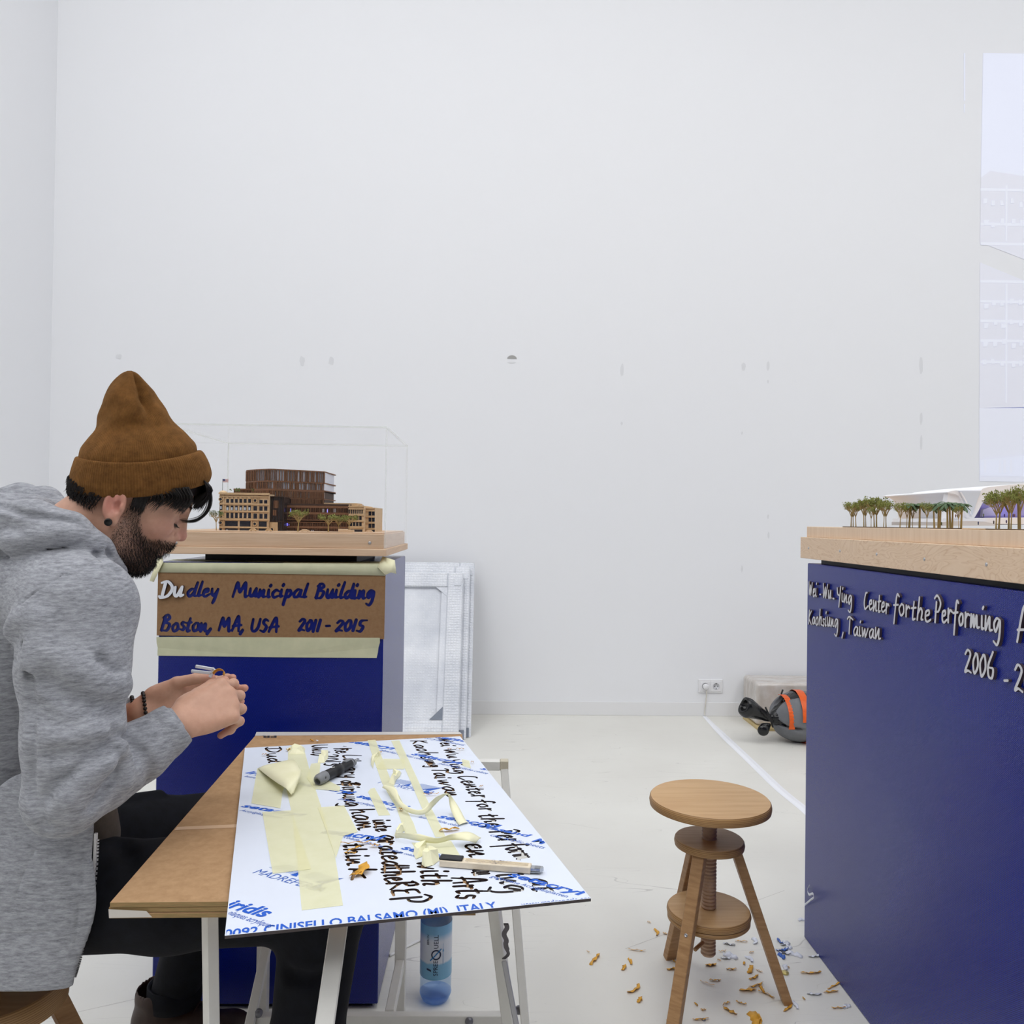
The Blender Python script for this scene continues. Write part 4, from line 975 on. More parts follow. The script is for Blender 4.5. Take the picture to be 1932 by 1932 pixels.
fs = [(r_ * 6 + k, r_ * 6 + k + 1, r_ * 6 + 7 + k, r_ * 6 + 6 + k) for r_ in range(3) for k in range(5)]
o = mesh('strip', [p - c for p in P], fs, TAPEM, tt, True); o.modifiers.new('t', 'SOLIDIFY').thickness = .0004
P = [at(x, y, d) - c for x, y, d in ((722, 1050, 2.10), (745, 1057, 2.082), (748, 1083, 2.072), (738, 1080, 2.074), (727, 1085, 2.072), (712, 1070, 2.072), (726, 1062, 2.074), (735, 1068, 2.076))]
o = mesh('wrinkled_end', P, [(0, 1, 7, 6), (1, 2, 3, 7), (7, 3, 4, 6), (6, 4, 5), (0, 6, 5)], TAPEY, tt, True); o.modifiers.new('t', 'SOLIDIFY').thickness = .0005
P = [at(x, y, d) - c for x, y, d in ((306, 1048, 2.085), (298, 1052, 2.075), (292, 1068, 2.074), (282, 1096, 2.075), (290, 1098, 2.07), (299, 1078, 2.068), (308, 1060, 2.070))]
o = mesh('hanging_end', P, [(0, 1, 2, 5, 6), (2, 3, 4, 5)], TAPEY, tt, True); o.modifiers.new('t', 'SOLIDIFY').thickness = .0005
# ================================================================== acrylic sheet with letters cut out, on the table
SZ0, SZ1 = .7208, .7250
qa, qb, qc, qd = [onz(*p, SZ1)[:2] for p in ((424, 1765.5), (1115, 1695), (868, 1389), (462, 1411))]
sheet = thing('acrylic_sheet', 'white film covered acrylic sheet with handwritten letters cut out, on the cardboard table top', 'sheet', tuple((qa + qb + qc + qd) / 4) + (SZ0,))
SH0 = -np.array(sheet.location)
segs = []; rad = []
ZT5 = lambda x, y: (380 + x / 4.83, 1360 + y / 4.83); ZT6 = lambda x, y: (740 + x / 4.83, 1360 + y / 4.83)
ZU5 = lambda x, y: (400 + x / 6.44, 1380 + y / 6.44); ZU6 = lambda x, y: (640 + x / 6.44, 1370 + y / 6.44); ZU7 = lambda x, y: (620 + x / 6.44, 1540 + y / 6.44); ZU8 = lambda x, y: (860 + x / 7.155, 1520 + y / 7.155)
def sheet_word(s, p0, p1, top, seed, r=.0030, flip=False):
    """baseline p0->p1 on the sheet (pixels of its photograph), top: a pixel where the x-height line passes over p0"""
    a = onz(*p0, SZ1)[:2]; b_ = onz(*p1, SZ1)[:2]; t = onz(*top, SZ1)[:2]; st, W = word_strokes(s, seed, .08)
    ex = (b_ - a) / W; up = t - a; up = up - ex * (up @ ex) / (ex @ ex) * .8
    for ch, q_ in st:
        sg, rd = pen(q_, lambda p: tuple(a + ex * p[0] + up * p[1]), r, 5, .3); segs.extend(sg); rad.extend(rd)
for i, w in enumerate([('Dud', ZU5(665, 196), ZU5(690, 380), ZU5(760, 196)), ('y', ZU5(470, 420), ZU5(475, 450), ZU5(540, 420)),
    ('Univ', ZU5(1225, 165), ZU5(1215, 300), ZU5(1330, 165)), ('2013', ZU5(1320, 290), ZU5(1370, 420), ZU5(1440, 290)),
    ('The', ZU5(1480, 165), ZU5(1510, 270), ZU5(1590, 165)), ('Library', ZU5(1600, 285), ZU5(1610, 570), ZU5(1710, 285)), ('of', ZU5(1560, 600), ZU5(1590, 665), ZU5(1670, 600)), ('Birming', ZU6(30, 690), ZU6(80, 980), ZU6(150, 690)), ('ham', ZU6(150, 1010), ZU6(230, 1270), ZU6(300, 1010)),
    ('for', ZU6(10, 190), ZU6(10, 300), ZU6(110, 190)),
    ('thin', ZU7(190, 345), ZU7(240, 600), ZU7(330, 345)), ('k', ZU7(260, 620), ZU7(300, 780), ZU7(420, 620)),
    ('inte', ZU7(540, 50), ZU7(580, 190), ZU7(650, 50)), ('grated', ZU7(610, 235), ZU7(660, 620), ZU7(760, 235)), ('the', ZU7(660, 630), ZU7(700, 800), ZU7(850, 630)), ('REP', ZU7(710, 815), ZU7(830, 1080), ZU7(920, 815)),
    ('with', ZU7(1090, 560), ZU7(1150, 850), ZU7(1270, 560)), ('Arts', ZU7(1500, 745), ZU7(1570, 1010), ZU7(1720, 745)),
    ('Kaohs', ZU6(880, 175), ZU6(1010, 400), ZU6(980, 175)), ('iung', ZU6(1030, 405), ZU6(1110, 500), ZU6(1120, 405)), ('Tai', ZU6(1140, 520), ZU6(1170, 640), ZU6(1250, 520)), ('wan', ZU6(1190, 655), ZU6(1330, 860), ZU6(1300, 655)),
    ('Wei', ZU6(1200, 150), ZU6(1250, 250), ZU6(1290, 150)), ('Wu', ZU6(1270, 285), ZU6(1330, 390), ZU6(1360, 285)), ('Ying', ZU6(1310, 410), ZU6(1420, 580), ZU6(1400, 410)), ('Center', ZU6(1440, 610), ZU6(1640, 880), ZU6(1560, 610)),
    ('for', ZU6(1640, 900), ZU6(1720, 1040), ZU6(1760, 900)), ('the', ZU8(310, 130), ZU8(450, 300), ZU8(460, 130)), ('Per', ZU8(500, 345), ZU8(620, 500), ZU8(690, 345)), ('form', ZU8(620, 530), ZU8(830, 740), ZU8(820, 530)),
    ('ing', ZU8(540, 935), ZU8(720, 1180), ZU8(760, 935)), ('en', ZU8(130, 520), ZU8(200, 700), ZU8(320, 520)), ('at', ZU8(960, 995), ZU8(1080, 1170), ZU8(1180, 995)), ('in', ZU8(215, 870), ZU8(260, 950), ZU8(420, 870))]):
    sheet_word(*w, 71 + i)
SW = (qa, qb, qc, qd); outer = np.array(SW)
lps = contours(segs, rad, .00125, .01)
def inside(p, m=.004):
    for i in range(4):
        a, b_ = SW[i], SW[(i + 1) % 4]; d = b_ - a
        if (d[0] * (p[1] - a[1]) - d[1] * (p[0] - a[0])) / np.hypot(*d) < m: return False
    return True
lps = [lp for lp in lps if all(inside(p) for p in lp)]
vs, fs, mi = plate(lps, SZ0, SZ1, outer)
FILMW = mat('protective_film', (222, 229, 243), .38, spec=.45, var=.02, vscale=8); ACRD = mat('acrylic_edge', (52, 42, 44), .25, spec=.6)
mesh('cut_sheet', [np.array(v) + SH0 for v in vs], fs, [FILMW, ACRD], sheet, False, mi)
# printing on the protective film
PRB = mat('print_blue', (22, 92, 200), .45); PRB2 = mat('print_blue_fine', (60, 104, 190), .45); PRB3 = mat('print_blue_pale', (120, 152, 214), .45)
CLIP = []
for i in range(4):
    a, b_ = SW[i], SW[(i + 1) % 4]; d = b_ - a; n_ = np.array([d[1], -d[0]]) / np.hypot(*d)
    m_ = a - n_ * .0015; CLIP.append(((m_[0] + SH0[0], m_[1] + SH0[1], 0), (n_[0], n_[1], 0)))
def sp(p): return onz(*p, SZ1)
def film_text(s, p0, p1, top, m=PRB, bold=.03, shear=.25):
    a, b_, t = sp(p0), sp(p1), sp(top); ex = (b_ - a) / np.linalg.norm(b_ - a); up = t - a; up = up - ex * (up @ ex)
    return printed(s, 'film_print', a, b_, np.linalg.norm(up), m, sheet, SH0, up, shear, bold, CLIP)
for s, p0, p1, tp in [('Iridis', ZU5(395, 505), ZU5(760, 580), ZU5(425, 470)), ('setacryl', ZU5(340, 915), ZU5(1100, 1040), ZU5(365, 875)), ('sensacryl', ZU5(1000, 640), ZU5(1700, 770), ZU5(1020, 600)),
    ('setacryl', ZU6(95, 195), ZU6(665, 290), ZU6(115, 160)), ('setacryl', ZU6(865, 345), ZU6(1480, 470), ZU6(885, 310)), ('sensacryl', ZU6(200, 860), ZU6(800, 1010), ZU6(235, 820)), ('setacryl', ZU6(1180, 1110), ZU6(1930, 1250), ZU6(1215, 1065)),
    ('setacryl', ZU7(870, 395), ZU7(1560, 560), ZU7(905, 345)), ('setasand', ZU8(190, 260), ZU8(1000, 430), ZU8(215, 225)), ('setacryl', ZU8(690, 945), ZU8(1715, 1225), ZU8(730, 880)), ('M', ZU8(1015, 480), ZU8(1195, 530), ZU8(1060, 425)),
    ('setacryl', ZT5(1080, 1020), ZT5(1640, 1095), ZT5(1105, 975)), ('iridis', ZT5(190, 1690), ZT5(575, 1795), ZT5(215, 1600)), ('setacryl', ZU6(1700, 520), ZU6(2300, 660), ZU6(1720, 490)), ('setacryl', ZU6(1150, 140), ZU6(1750, 225), ZU6(1170, 110))]:
    film_text(s, p0, p1, tp)
for s, p0, p1, tp in [('lastre acriliche colate', ZU6(955, 1110), ZU6(1455, 1225), ZU6(965, 1085)), ('cast acrylic sheets', ZU8(450, 405), ZU8(1185, 585), ZU8(462, 370)), ('plaques acryliques', ZT5(225, 1760), ZT5(620, 1890), ZT5(240, 1710)),
    ('Acrylglasplatten', ZU5(330, 965), ZU5(830, 1060), ZU5(340, 940)), ('gegossene Acrylglasplatten', ZU8(460, 965), ZU8(1500, 1245), ZU8(475, 930)), ('plaques acryliques coulees', ZU5(1540, 825), ZU6(650, 1030), ZU5(1555, 800)), ('lastre acriliche colate', ZU5(385, 550), ZU5(900, 640), ZU5(395, 530)),
    ('planchas acrilicas coladas', ZU6(480, 295), ZU6(1080, 430), ZU6(490, 272)), ('plastre acriliche colate', ZU6(1200, 460), ZU6(1790, 585), ZU6(1210, 438)), ('colada - plancha', ZU7(170, 260), ZU7(640, 380), ZU7(185, 230)), ('acriliche colate', ZU7(710, 410), ZU7(1040, 495), ZU7(720, 385)), ('acrylic sheets', ZU6(1010, 145), ZU6(1510, 240), ZU6(1020, 125))]:
    film_text(s, p0, p1, tp, PRB2, .0)
film_text('20092 CINISELLO BALSAMO (MI)  ITALY', (404, 1771), (940, 1714), (403, 1757), PRB, .02, 0)
film_text('www.madreperla.com', (985, 1710), (1122, 1697), (986, 1703), PRB2, .0, 0)
for p0, p1, tp, org, sc in ((ZT5(455, 1385), ZT5(1085, 1565), ZT5(480, 1335), ZT5(800, 1380), 1.0), (ZU6(455, 690), ZU6(1115, 830), ZU6(475, 650), ZU6(790, 700), .72)):
    film_text('MADREPERLA', p0, p1, tp, PRB2, -.004, .2)
    a, b_ = sp(p0), sp(p1); ex = (b_ - a); ex /= np.linalg.norm(ex); ey = np.array([-ex[1], ex[0], 0]); o_ = a + ex * np.linalg.norm(b_ - a) * .42 + ey * .022 * sc
    k = np.linalg.norm(b_ - a) / .13
    q_ = MB()
    for tri in (((0, 0), (.012, 0), (.006, .016)), ((.045, .0), (.062, 0), (.075, .03)), ((.05, -.016), (.075, -.02), (.06, .0))): q_.add([o_ + (ex * x + ey * y) * k + np.array([0, 0, .0003]) + SH0 for x, y in tri], [(0, 1, 2)])
    q_.build('logo_triangle', PRB, sheet)
    q_ = MB()
    for j in range(9):
        y = .004 + j * .0026
        q_.quad(*[o_ + (ex * x + ey * yy) * k + np.array([0, 0, .0003]) + SH0 for x, yy in ((-.045 + j * .002, y), (.004 + j * .0015, y), (.004 + j * .0015, y + .0008), (-.045 + j * .002, y + .0008))])
        q_.quad(*[o_ + (ex * x + ey * yy) * k + np.array([0, 0, .0003]) + SH0 for x, yy in ((.016 + j * .001, y), (.055 + j * .0022, y), (.055 + j * .0022, y + .0008), (.016 + j * .001, y + .0008))])
    q_.build('logo_stripes', PRB3, sheet)
# ---- masking tape lying on the sheet
TAPET = mat('masking_tape_thin', (246, 243, 200), .5, rgb2=(240, 237, 190), vscale=30, bump=.2, bscale=60, alpha=.66)
def tape_flat(label, pts, lift=.0006):
    P = [onz(x, y, SZ1 + lift) for x, y in pts]; c = sum(P) / len(P); n = len(P)
    ar = sum(P[i][0] * P[(i + 1) % n][1] - P[(i + 1) % n][0] * P[i][1] for i in range(n))
    if ar < 0: P = P[::-1]
    o = mesh('masking_tape', [p - c for p in P] + [p - c - np.array([0, 0, .0003]) for p in P], [tuple(range(n))] + [(i, n + i, n + (i + 1) % n, (i + 1) % n) for i in range(n)], TAPET)
    o.location = c; tag(o, label, 'tape', 'masking tape pieces on the acrylic sheet'); return o
tape_flat('long masking tape strip down the left half of the acrylic sheet', [ZT5(*p) for p in ((790, 290), (940, 275), (1000, 500), (1130, 900), (1220, 1250), (1290, 1680), (1170, 1695), (915, 1725), (870, 1250), (830, 870), (780, 640))])
tape_flat('masking tape piece under the raised flap at the left edge of the sheet', [ZT5(*p) for p in ((510, 430), (755, 610), (740, 640), (720, 795), (540, 765), (455, 750))], .0009)
tape_flat('short masking tape piece crossing beneath the black cutter', [ZT5(*p) for p in ((1000, 390), (1085, 380), (1075, 500), (1265, 600), (1260, 640), (1030, 620), (960, 520))], .0012)
tape_flat('wide masking tape strip over the pale logo at lower left of the sheet', [ZT5(*p) for p in ((555, 830), (820, 815), (1000, 1350), (650, 1390))], .0010)
tape_flat('torn masking tape patch left of the long cut out sentence', [ZT5(*p) for p in ((1060, 790), (1300, 770), (1425, 1010), (1290, 1050), (1225, 1250), (1140, 1000))], .0013)
tape_flat('masking tape strip from the far edge to the twisted tape knot', [ZU6(*p) for p in ((345, 170), (440, 165), (620, 640), (905, 1180), (945, 1300), (800, 1300), (700, 1000), (520, 690), (400, 350))], .0006)
tape_flat('straight masking tape strip from the far edge over the second logo', [ZU6(*p) for p in ((630, 175), (730, 170), (1100, 960), (1250, 1240), (1290, 1340), (1170, 1350), (990, 960), (820, 560))], .0009)
tape_flat('square masking tape patch between the two long strips at the far side', [ZU6(*p) for p in ((450, 500), (540, 395), (800, 400), (790, 520), (480, 520))], .0012)
tape_flat('short rounded masking tape piece beside the middle of the cut sentence', [ZU6(*p) for p in ((350, 800), (380, 760), (430, 750), (620, 1080), (480, 1085))], .0006)
tape_flat('small masking tape scrap at the right edge beside the cut name', [ZU6(*p) for p in ((1490, 400), (1580, 420), (1600, 510), (1500, 480))], .0006)
tape_flat('masking tape end running beneath the cream cutter', [ZU7(*p) for p in ((1010, 320), (1190, 320), (1380, 300), (1490, 300), (1600, 480), (1480, 480), (1250, 420), (1080, 440))], .0006)
def ribbon(name, label, left, right, m=TAPEY, grp='masking tape pieces on the acrylic sheet', cat='tape'):
    """a loose strip given by its two edges: (pixel x, pixel y, height over the sheet)"""
    def pts(E): return smooth_line([onz(x, y, SZ1 + .0015 + h) for x, y, h in E], 6)
    A_, B_ = pts(left), pts(right); c = sum(A_) / len(A_); c[2] = SZ1; vs = []; 
    for p, q_ in zip(A_, B_):
        for t in (0, .33, .66, 1): vs.append(p + (q_ - p) * t - c + np.array([0, 0, .0015 * math.sin(t * math.pi)]))
    fs = [(i * 4 + k, i * 4 + k + 1, i * 4 + 5 + k, i * 4 + 4 + k) for i in range(len(A_) - 1) for k in range(3)]
    o = mesh(name, vs, fs, m, None, True); o.location = c; md = o.modifiers.new('t', 'SOLIDIFY'); md.thickness = .0004; md.offset = 0
    tag(o, label, cat, grp); return o
Hh = lambda f, pts: [(*f(x, y), h) for x, y, h in pts]
ribbon('masking_tape', 'raised kite shaped masking tape flap casting a shadow, upper left of the sheet', Hh(ZT5, [(515, 432, .001), (600, 500, .010), (690, 565, .014), (770, 615, .016), (820, 675, .004)]), Hh(ZT5, [(640, 390, .001), (830, 355, .014), (885, 420, .022), (910, 485, .020), (840, 660, .004)]))
ribbon('masking_tape', 'curling masking tape ribbon arching from the knot to the right half', Hh(ZU6, [(520, 745, .004), (600, 800, .010), (720, 960, .010), (870, 1060, .004), (1040, 1070, .004), (1160, 960, .014), (1240, 880, .026), (1320, 840, .028), (1350, 1000, .010), (1420, 1150, .001), (1460, 1200, .001)]), Hh(ZU6, [(560, 720, .010), (690, 760, .018), (740, 900, .016), (880, 1000, .012), (1010, 1010, .012), (1110, 920, .022), (1200, 850, .032), (1330, 825, .032), (1450, 980, .012), (1530, 1130, .002), (1575, 1170, .001)]))
ribbon('masking_tape', 'pale masking tape ribbon lying flat in front of the curling one', Hh(ZU7, [(810, 270, .002), (900, 265, .004), (1080, 300, .006), (1300, 330, .004), (1500, 290, .008), (1700, 300, .012), (1790, 330, .002)]), Hh(ZU7, [(820, 190, .012), (910, 200, .014), (1100, 215, .016), (1320, 265, .014), (1500, 215, .018), (1700, 190, .016), (1855, 265, .004)]))
def crumple(label, pts, h, seed):
    r_ = random.Random(seed); P = [onz(x, y, SZ1) for x, y in pts]; c = sum(P) / len(P); n = len(P)
    top = [(p - c) * .6 + np.array([r_.uniform(-.004, .004), r_.uniform(-.004, .004), h * r_.uniform(.6, 1.3)]) for p in P]
    vs = [p - c + np.array([0, 0, .0006]) for p in P] + top + [np.array([0, 0, h * .7])]
    fs = [(i, (i + 1) % n, n + (i + 1) % n, n + i) for i in range(n)] + [(n + i, n + (i + 1) % n, 2 * n) for i in range(n)]
    o = mesh('crumpled_tape', vs, fs, TAPEY); o.location = c; tag(o, label, 'tape', 'masking tape pieces on the acrylic sheet'); return o
crumple('crumpled masking tape scrap touching the black end of the cream cutter', [ZU7(*p) for p in ((1150, 480), (1180, 440), (1250, 420), (1300, 470), (1350, 540), (1270, 600), (1170, 620), (1130, 590))], .016, 3)
crumple('folded masking tape scrap left of the crumpled one by the cream cutter', [ZU7(*p) for p in ((1040, 400), (1070, 350), (1190, 350), (1150, 440), (1140, 490), (1060, 525), (1030, 460))], .010, 4)
crumple('twisted masking tape knot near the second logo on the sheet', [ZU6(*p) for p in ((600, 690), (650, 640), (670, 580), (755, 570), (740, 610), (690, 660), (670, 720))], .012, 5)
crumple('curled masking tape end at the top of the left strip', [ZT5(*p) for p in ((775, 260), (860, 225), (945, 255), (940, 300), (860, 305), (800, 300))], .010, 6)
crumple('upright folded masking tape tab beside the cut year', [ZT5(*p) for p in ((1090, 360), (1100, 290), (1155, 270), (1155, 340), (1120, 385), (1060, 385))], .012, 7)
crumple('pinched masking tape curl on the strip left of the second logo', [ZU6(*p) for p in ((385, 400), (430, 350), (480, 330), (470, 380), (430, 420), (410, 520), (385, 470))], .010, 8)
crumple('small masking tape twist at the end of the pale ribbon', [ZU7(*p) for p in ((800, 240), (830, 160), (900, 140), (920, 180), (870, 220), (850, 270))], .014, 9)
# ---- the two cutters
def box_tool(t, name, c0, c1, w, h, m, z0=0, bev=.002):
    b = MB(); a = np.array(c0); e = np.array(c1); b.bar(a + [0, 0, z0 + h / 2], e + [0, 0, z0 + h / 2], w, h, up=(0, 0, 1), bev=bev); return b.build(name, m, t)
BLK = mat('cutter_black', (22, 22, 25), .45); CGREY = mat('cutter_grey', (128, 130, 134), .45); STEELB = mat('blade_steel', (186, 190, 196), .25, .85)
a = onz(*ZT5(1060, 590), SZ1 + .001); e = onz(*ZT5(1395, 410), SZ1 + .001)
ct = thing('cutter', 'black utility cutter with grey ends and white lettering on the acrylic sheet', 'cutter', a, math.atan2(e[1] - a[1], e[0] - a[0])); L_ = np.linalg.norm(e - a)
b = MB(); pts = [(0.012, 0, .0095), (.05 * L_ / .15, 0, .0098), (L_ * .6, 0, .0095), (L_ * .93, 0, .0088)]
cs_ = SDF(); limb(cs_, [(.022, 0, .0105), (L_ * .5, 0, .0100), (L_ * .90, 0, .0095)], [.0108, .0100, .0092], .01); cs_.cut(half((0, 0, .0), (0, 0, -1)), .001)
v_, f_ = mesh_sdf(cs_, (-.005, -.02, -.004), (L_ + .02, .02, .026), .0018); np_mesh('grip', v_, f_, BLK, ct)
cs_ = SDF(); limb(cs_, [(.006, 0, .0105), (.022, 0, .0105)], [.0112, .0114], .01); cs_.sub(cap((-.012, 0, .008), (.003, 0, .008), .0062), .002); cs_.sub(cap((.012, -.02, .0125), (.012, .02, .0125), .0024), .001)
v_, f_ = mesh_sdf(cs_, (-.014, -.02, -.004), (.04, .02, .028), .0014); np_mesh('end_cap', v_, f_, CGREY, ct)
cs_ = SDF(); limb(cs_, [(L_ * .88, 0, .0095), (L_ * .97, 0, .008)], [.0096, .007], .01); v_, f_ = mesh_sdf(cs_, (L_ * .75, -.02, -.004), (L_ + .02, .02, .026), .0016); np_mesh('nose', v_, f_, CGREY, ct)
b = MB(); b.prism([(L_ * .97, -.001), (L_ * 1.05, -.0006), (L_ * 1.05, .0006), (L_ * .97, .001)], .004, .013); b.build('blade', STEELB, ct)
b = MB(); b.box((L_ * .70, -.0045, .018), (L_ * .84, .0045, .0215), bev=.001); b.build('slider', CGREY, ct)
o = printed('OLFA', 'lettering', (L_ * .34, -.0036, .0208), (L_ * .60, -.0036, .0198), .006, mat('print_white', (232, 232, 232), .5), ct, np.zeros(3), (0, 1, 0), bold=.02)
a = onz(*ZT6(440, 1310), SZ1 + .001); e = onz(*ZT6(1265, 1375), SZ1 + .001); L_ = np.linalg.norm(e - a)
cc = thing('cutter', 'worn cream snap off cutter with black end on the acrylic sheet', 'cutter', a, math.atan2(e[1] - a[1], e[0] - a[0]))
CREAM = mat('cutter_cream', (228, 214, 190), .5, var=.08, vscale=60, bump=.1, bscale=90)
b = MB(); b.box((0, -.0085, .0), (L_, .0085, .010), bev=.0012); b.build('body', CREAM, cc)
for y in (-.0045, -.0018, .0009, .0036):
    b = MB(); b.box((L_ * .28, y, .0096), (L_ * .97, y + .0006, .0104)); b.build('groove_rib', mat('rib_shadow', (204, 188, 160), .6), cc)
b = MB(); b.box((-.001, -.0075, .0098), (L_ * .25, .0078, .0135), bev=.0012); b.build('black_grip', BLK, cc)
b = MB()
for k in range(70):
    x = rng.uniform(.55, .78) if k < 45 else rng.uniform(.27, .95); y = rng.uniform(-.0075, .0075); b.quad((x * L_, y, .0106), ((x + rng.uniform(.01, .03)) * L_, y + rng.uniform(-.0006, .0006), .0106), ((x + .02) * L_, y + .0004, .0106), (x * L_, y + .0004, .0106))
b.build('pen_scribble', mat('scribble', (150, 146, 150), .7), cc)
b = MB(); b.prism([(L_, -.0062), (L_ * 1.10, -.0062), (L_ * 1.135, .001), (L_ * 1.12, .0056), (L_, .0056)], .0022, .0075); b.build('metal_channel', STEELB, cc)
b = MB(); b.prism([(L_ * 1.04, -.0045), (L_ * 1.10, -.0045), (L_ * 1.10, .004), (L_ * 1.04, .004)], .0075, .0080); b.build('channel_window', mat('steel_dull', (150, 152, 156), .5, .5), cc)
b = MB(); b.prism([(L_ * 1.0, -.0085), (L_ * 1.12, -.0072), (L_ * 1.13, -.0058), (L_ * 1.0, -.0062)], .0024, .0032); b.build('blade', STEELB, cc)
# ---- shavings of film backing: curls cut away while the letters were trimmed
OCHRE = mat('shaving_ochre', (226, 168, 62), .55, var=.12, vscale=90); WSH = mat('shaving_white', (226, 230, 240), .4, var=.06, vscale=60); BSH = mat('shaving_blue', (60, 104, 190), .4)
def shaving(px, py, z, ln, w, ang, curl, seed, m, label, cat, grp, wig=0, zone=None):
    if zone is not None:
        zn = 'left of the free stool' if zone < 690 else 'under the free stool' if zone < 1150 else 'between free stool and plinth' if zone < 1420 else 'beside the large plinth'
        label = ('big ' if ln > .045 else 'small ' if ln < .02 else '') + ('zigzag ' if wig > .45 else 'curled ' if curl >= 1 else 'straight ' if curl <= .35 else 'bent ') + 'ochre film shaving on the floor ' + zn
    r_ = random.Random(seed); p0 = onz(px, py, z); pts = []; p = np.array([-ln / 2, 0, 0.]); a_ = 0; n = 9
    for i in range(n):
        pts.append(p.copy()); a_ += curl * r_.uniform(.3, 1.2) / n + wig * (1 if i % 3 == 0 else -.6) * r_.uniform(.4, 1); p = p + np.array([math.cos(a_), math.sin(a_), 0]) * ln / (n - 1)
    c = sum(pts) / n; vs = []
    for i, q_ in enumerate(pts):
        d = pts[min(i + 1, n - 1)] - pts[max(i - 1, 0)]; d /= np.linalg.norm(d) + 1e-9; s_ = np.array([-d[1], d[0], 0]); ww = w * (.55 + .45 * math.sin(math.pi * (i + .5) / n)) * r_.uniform(.8, 1.15)
        tw = .7 * math.sin(i * .9 + seed); zz = .0012 + .0035 * abs(math.sin(i * .8 + seed * 1.3))
        vs += [q_ - c + s_ * ww / 2 * math.cos(tw) + [0, 0, zz - min(zz - .0003, ww / 2 * abs(math.sin(tw)))], q_ - c - s_ * ww / 2 * math.cos(tw) + [0, 0, zz + ww / 2 * abs(math.sin(tw))]]
    fs = [(2 * i, 2 * i + 1, 2 * i + 3, 2 * i + 2) for i in range(n - 1)]
    o = mesh('shaving', vs, fs, m, None, True); md = o.modifiers.new('t', 'SOLIDIFY'); md.thickness = .0005; md.offset = 0
    o.location = p0; o.rotation_euler = (0, 0, ang); tag(o, label, cat, grp)
ZF = lambda x, y: (1040 + x / 3.22, 1700 + y / 3.22)
OL, OG = 'ochre film shaving on the white floor around the free stool', 'ochre shavings on the floor'
for i, (x, y, l_, w, c_, wg) in enumerate([(265, 356, 30, 9, .5, .9), (520, 302, 22, 4, .3, 0), (440, 410, 12, 9, 2, 0), (480, 372, 14, 6, 1, .5), (640, 195, 18, 6, 2, .6), (595, 133, 6, 3, 0, 0), (692, 202, 6, 6, 0, 0), (783, 250, 6, 5, 0, 0), (757, 376, 10, 7, 1, .4), (745, 412, 20, 10, 2.5, .4), (762, 470, 12, 9, 1, 0),
        (505, 540, 24, 10, 2.6, .5), (536, 603, 12, 9, 1, 0), (970, 392, 14, 9, .6, .4), (1095, 417, 13, 6, 1.5, .3), (995, 485, 14, 6, 1, .6), (950, 505, 18, 2.5, .3, 0), (1155, 248, 16, 4, .2, 0), (1040, 308, 10, 3, .3, 0), (1217, 315, 6, 4, 0, 0), (1172, 383, 6, 5, 0, 0), (1210, 420, 18, 11, .5, .5), (1232, 468, 16, 7, .8, .6), (1245, 515, 22, 6, 1.2, .5), (1280, 540, 14, 5, .5, .6), (1308, 570, 20, 7, -1.4, 0), (1265, 430, 8, 4, 0, 0),
        (1195, 545, 20, 12, .6, .4), (1155, 624, 12, 6, 1.5, 0), (1065, 625, 10, 5, .3, 0), (1085, 672, 18, 11, 1.0, .7), (880, 632, 6, 5, 0, 0), (924, 665, 6, 6, 0, 0), (908, 722, 18, 6, .4, 0), (1230, 722, 26, 16, 2, .6), (1265, 728, 18, 8, .5, 0), (1440, 655, 18, 7, .8, .3), (1580, 440, 26, 8, 1.2, .8), (1720, 518, 26, 5, .2, 0), (1700, 555, 18, 7, .5, 0), (1745, 653, 16, 5, .2, 0), (1435, 405, 4, 4, 0, 0), (1535, 598, 3, 3, 0, 0), (1020, 363, 3, 3, 0, 0), (718, 722, 10, 8, 1, 0), (225, 313, 3, 2, 0, 0)]):
    k = 2.0 / FPX; shaving(*ZF(x, y), 0, max(l_, 5) * 1.75 * k, w * k * 1.15, nrg.uniform(-1.4, 1.4) if l_ < 20 else (-.3 if i % 2 else .5), c_, i, OCHRE, OL, 'shaving', OG, wg, x)
WL_, WG_ = 'white film shaving in the scattered heap between free stool and large plinth', 'white shavings on the floor'
for i, (x, y, l_, w) in enumerate([(1080, 265, 16, 9), (1088, 340, 20, 12), (1060, 350, 14, 8), (1235, 248, 18, 8), (1205, 358, 16, 7), (1392, 250, 16, 8), (1410, 262, 14, 8), (1405, 300, 20, 10), (1440, 270, 14, 9), (1420, 320, 16, 9), (1475, 330, 22, 9), (1445, 295, 12, 8), (1400, 342, 14, 8), (1420, 408, 12, 9), (1595, 340, 16, 8), (1600, 570, 18, 8), (1793, 648, 12, 7), (1480, 636, 16, 6), (1525, 120, 14, 7)]):
    k = 2.1 / FPX; shaving(*ZF(x, y), 0, l_ * 1.6 * k, w * k * 1.2, nrg.uniform(-3, 3), nrg.uniform(1, 3.5), 200 + i, BSH if i in (5, 7, 12) else WSH, ('large ' if l_ > 18 else 'small ' if l_ < 14 else 'curled ') + 'white film shaving on the floor ' + ('under the free stool' if x < 1150 else 'behind the right stool leg' if x < 1340 else 'in the heap by the plinth corner' if x < 1500 and y < 400 else 'close to the large plinth, apart from the heap') if i not in (5, 7, 12) else {5: 'blue printed film shaving at the far end of the heap by the plinth corner', 7: 'blue printed film shaving in the middle of the heap by the plinth corner', 12: 'blue printed film shaving at the near end of the heap by the plinth corner'}[i], 'shaving', WG_ if i not in (5, 7, 12) else 'blue shavings on the floor', .3)
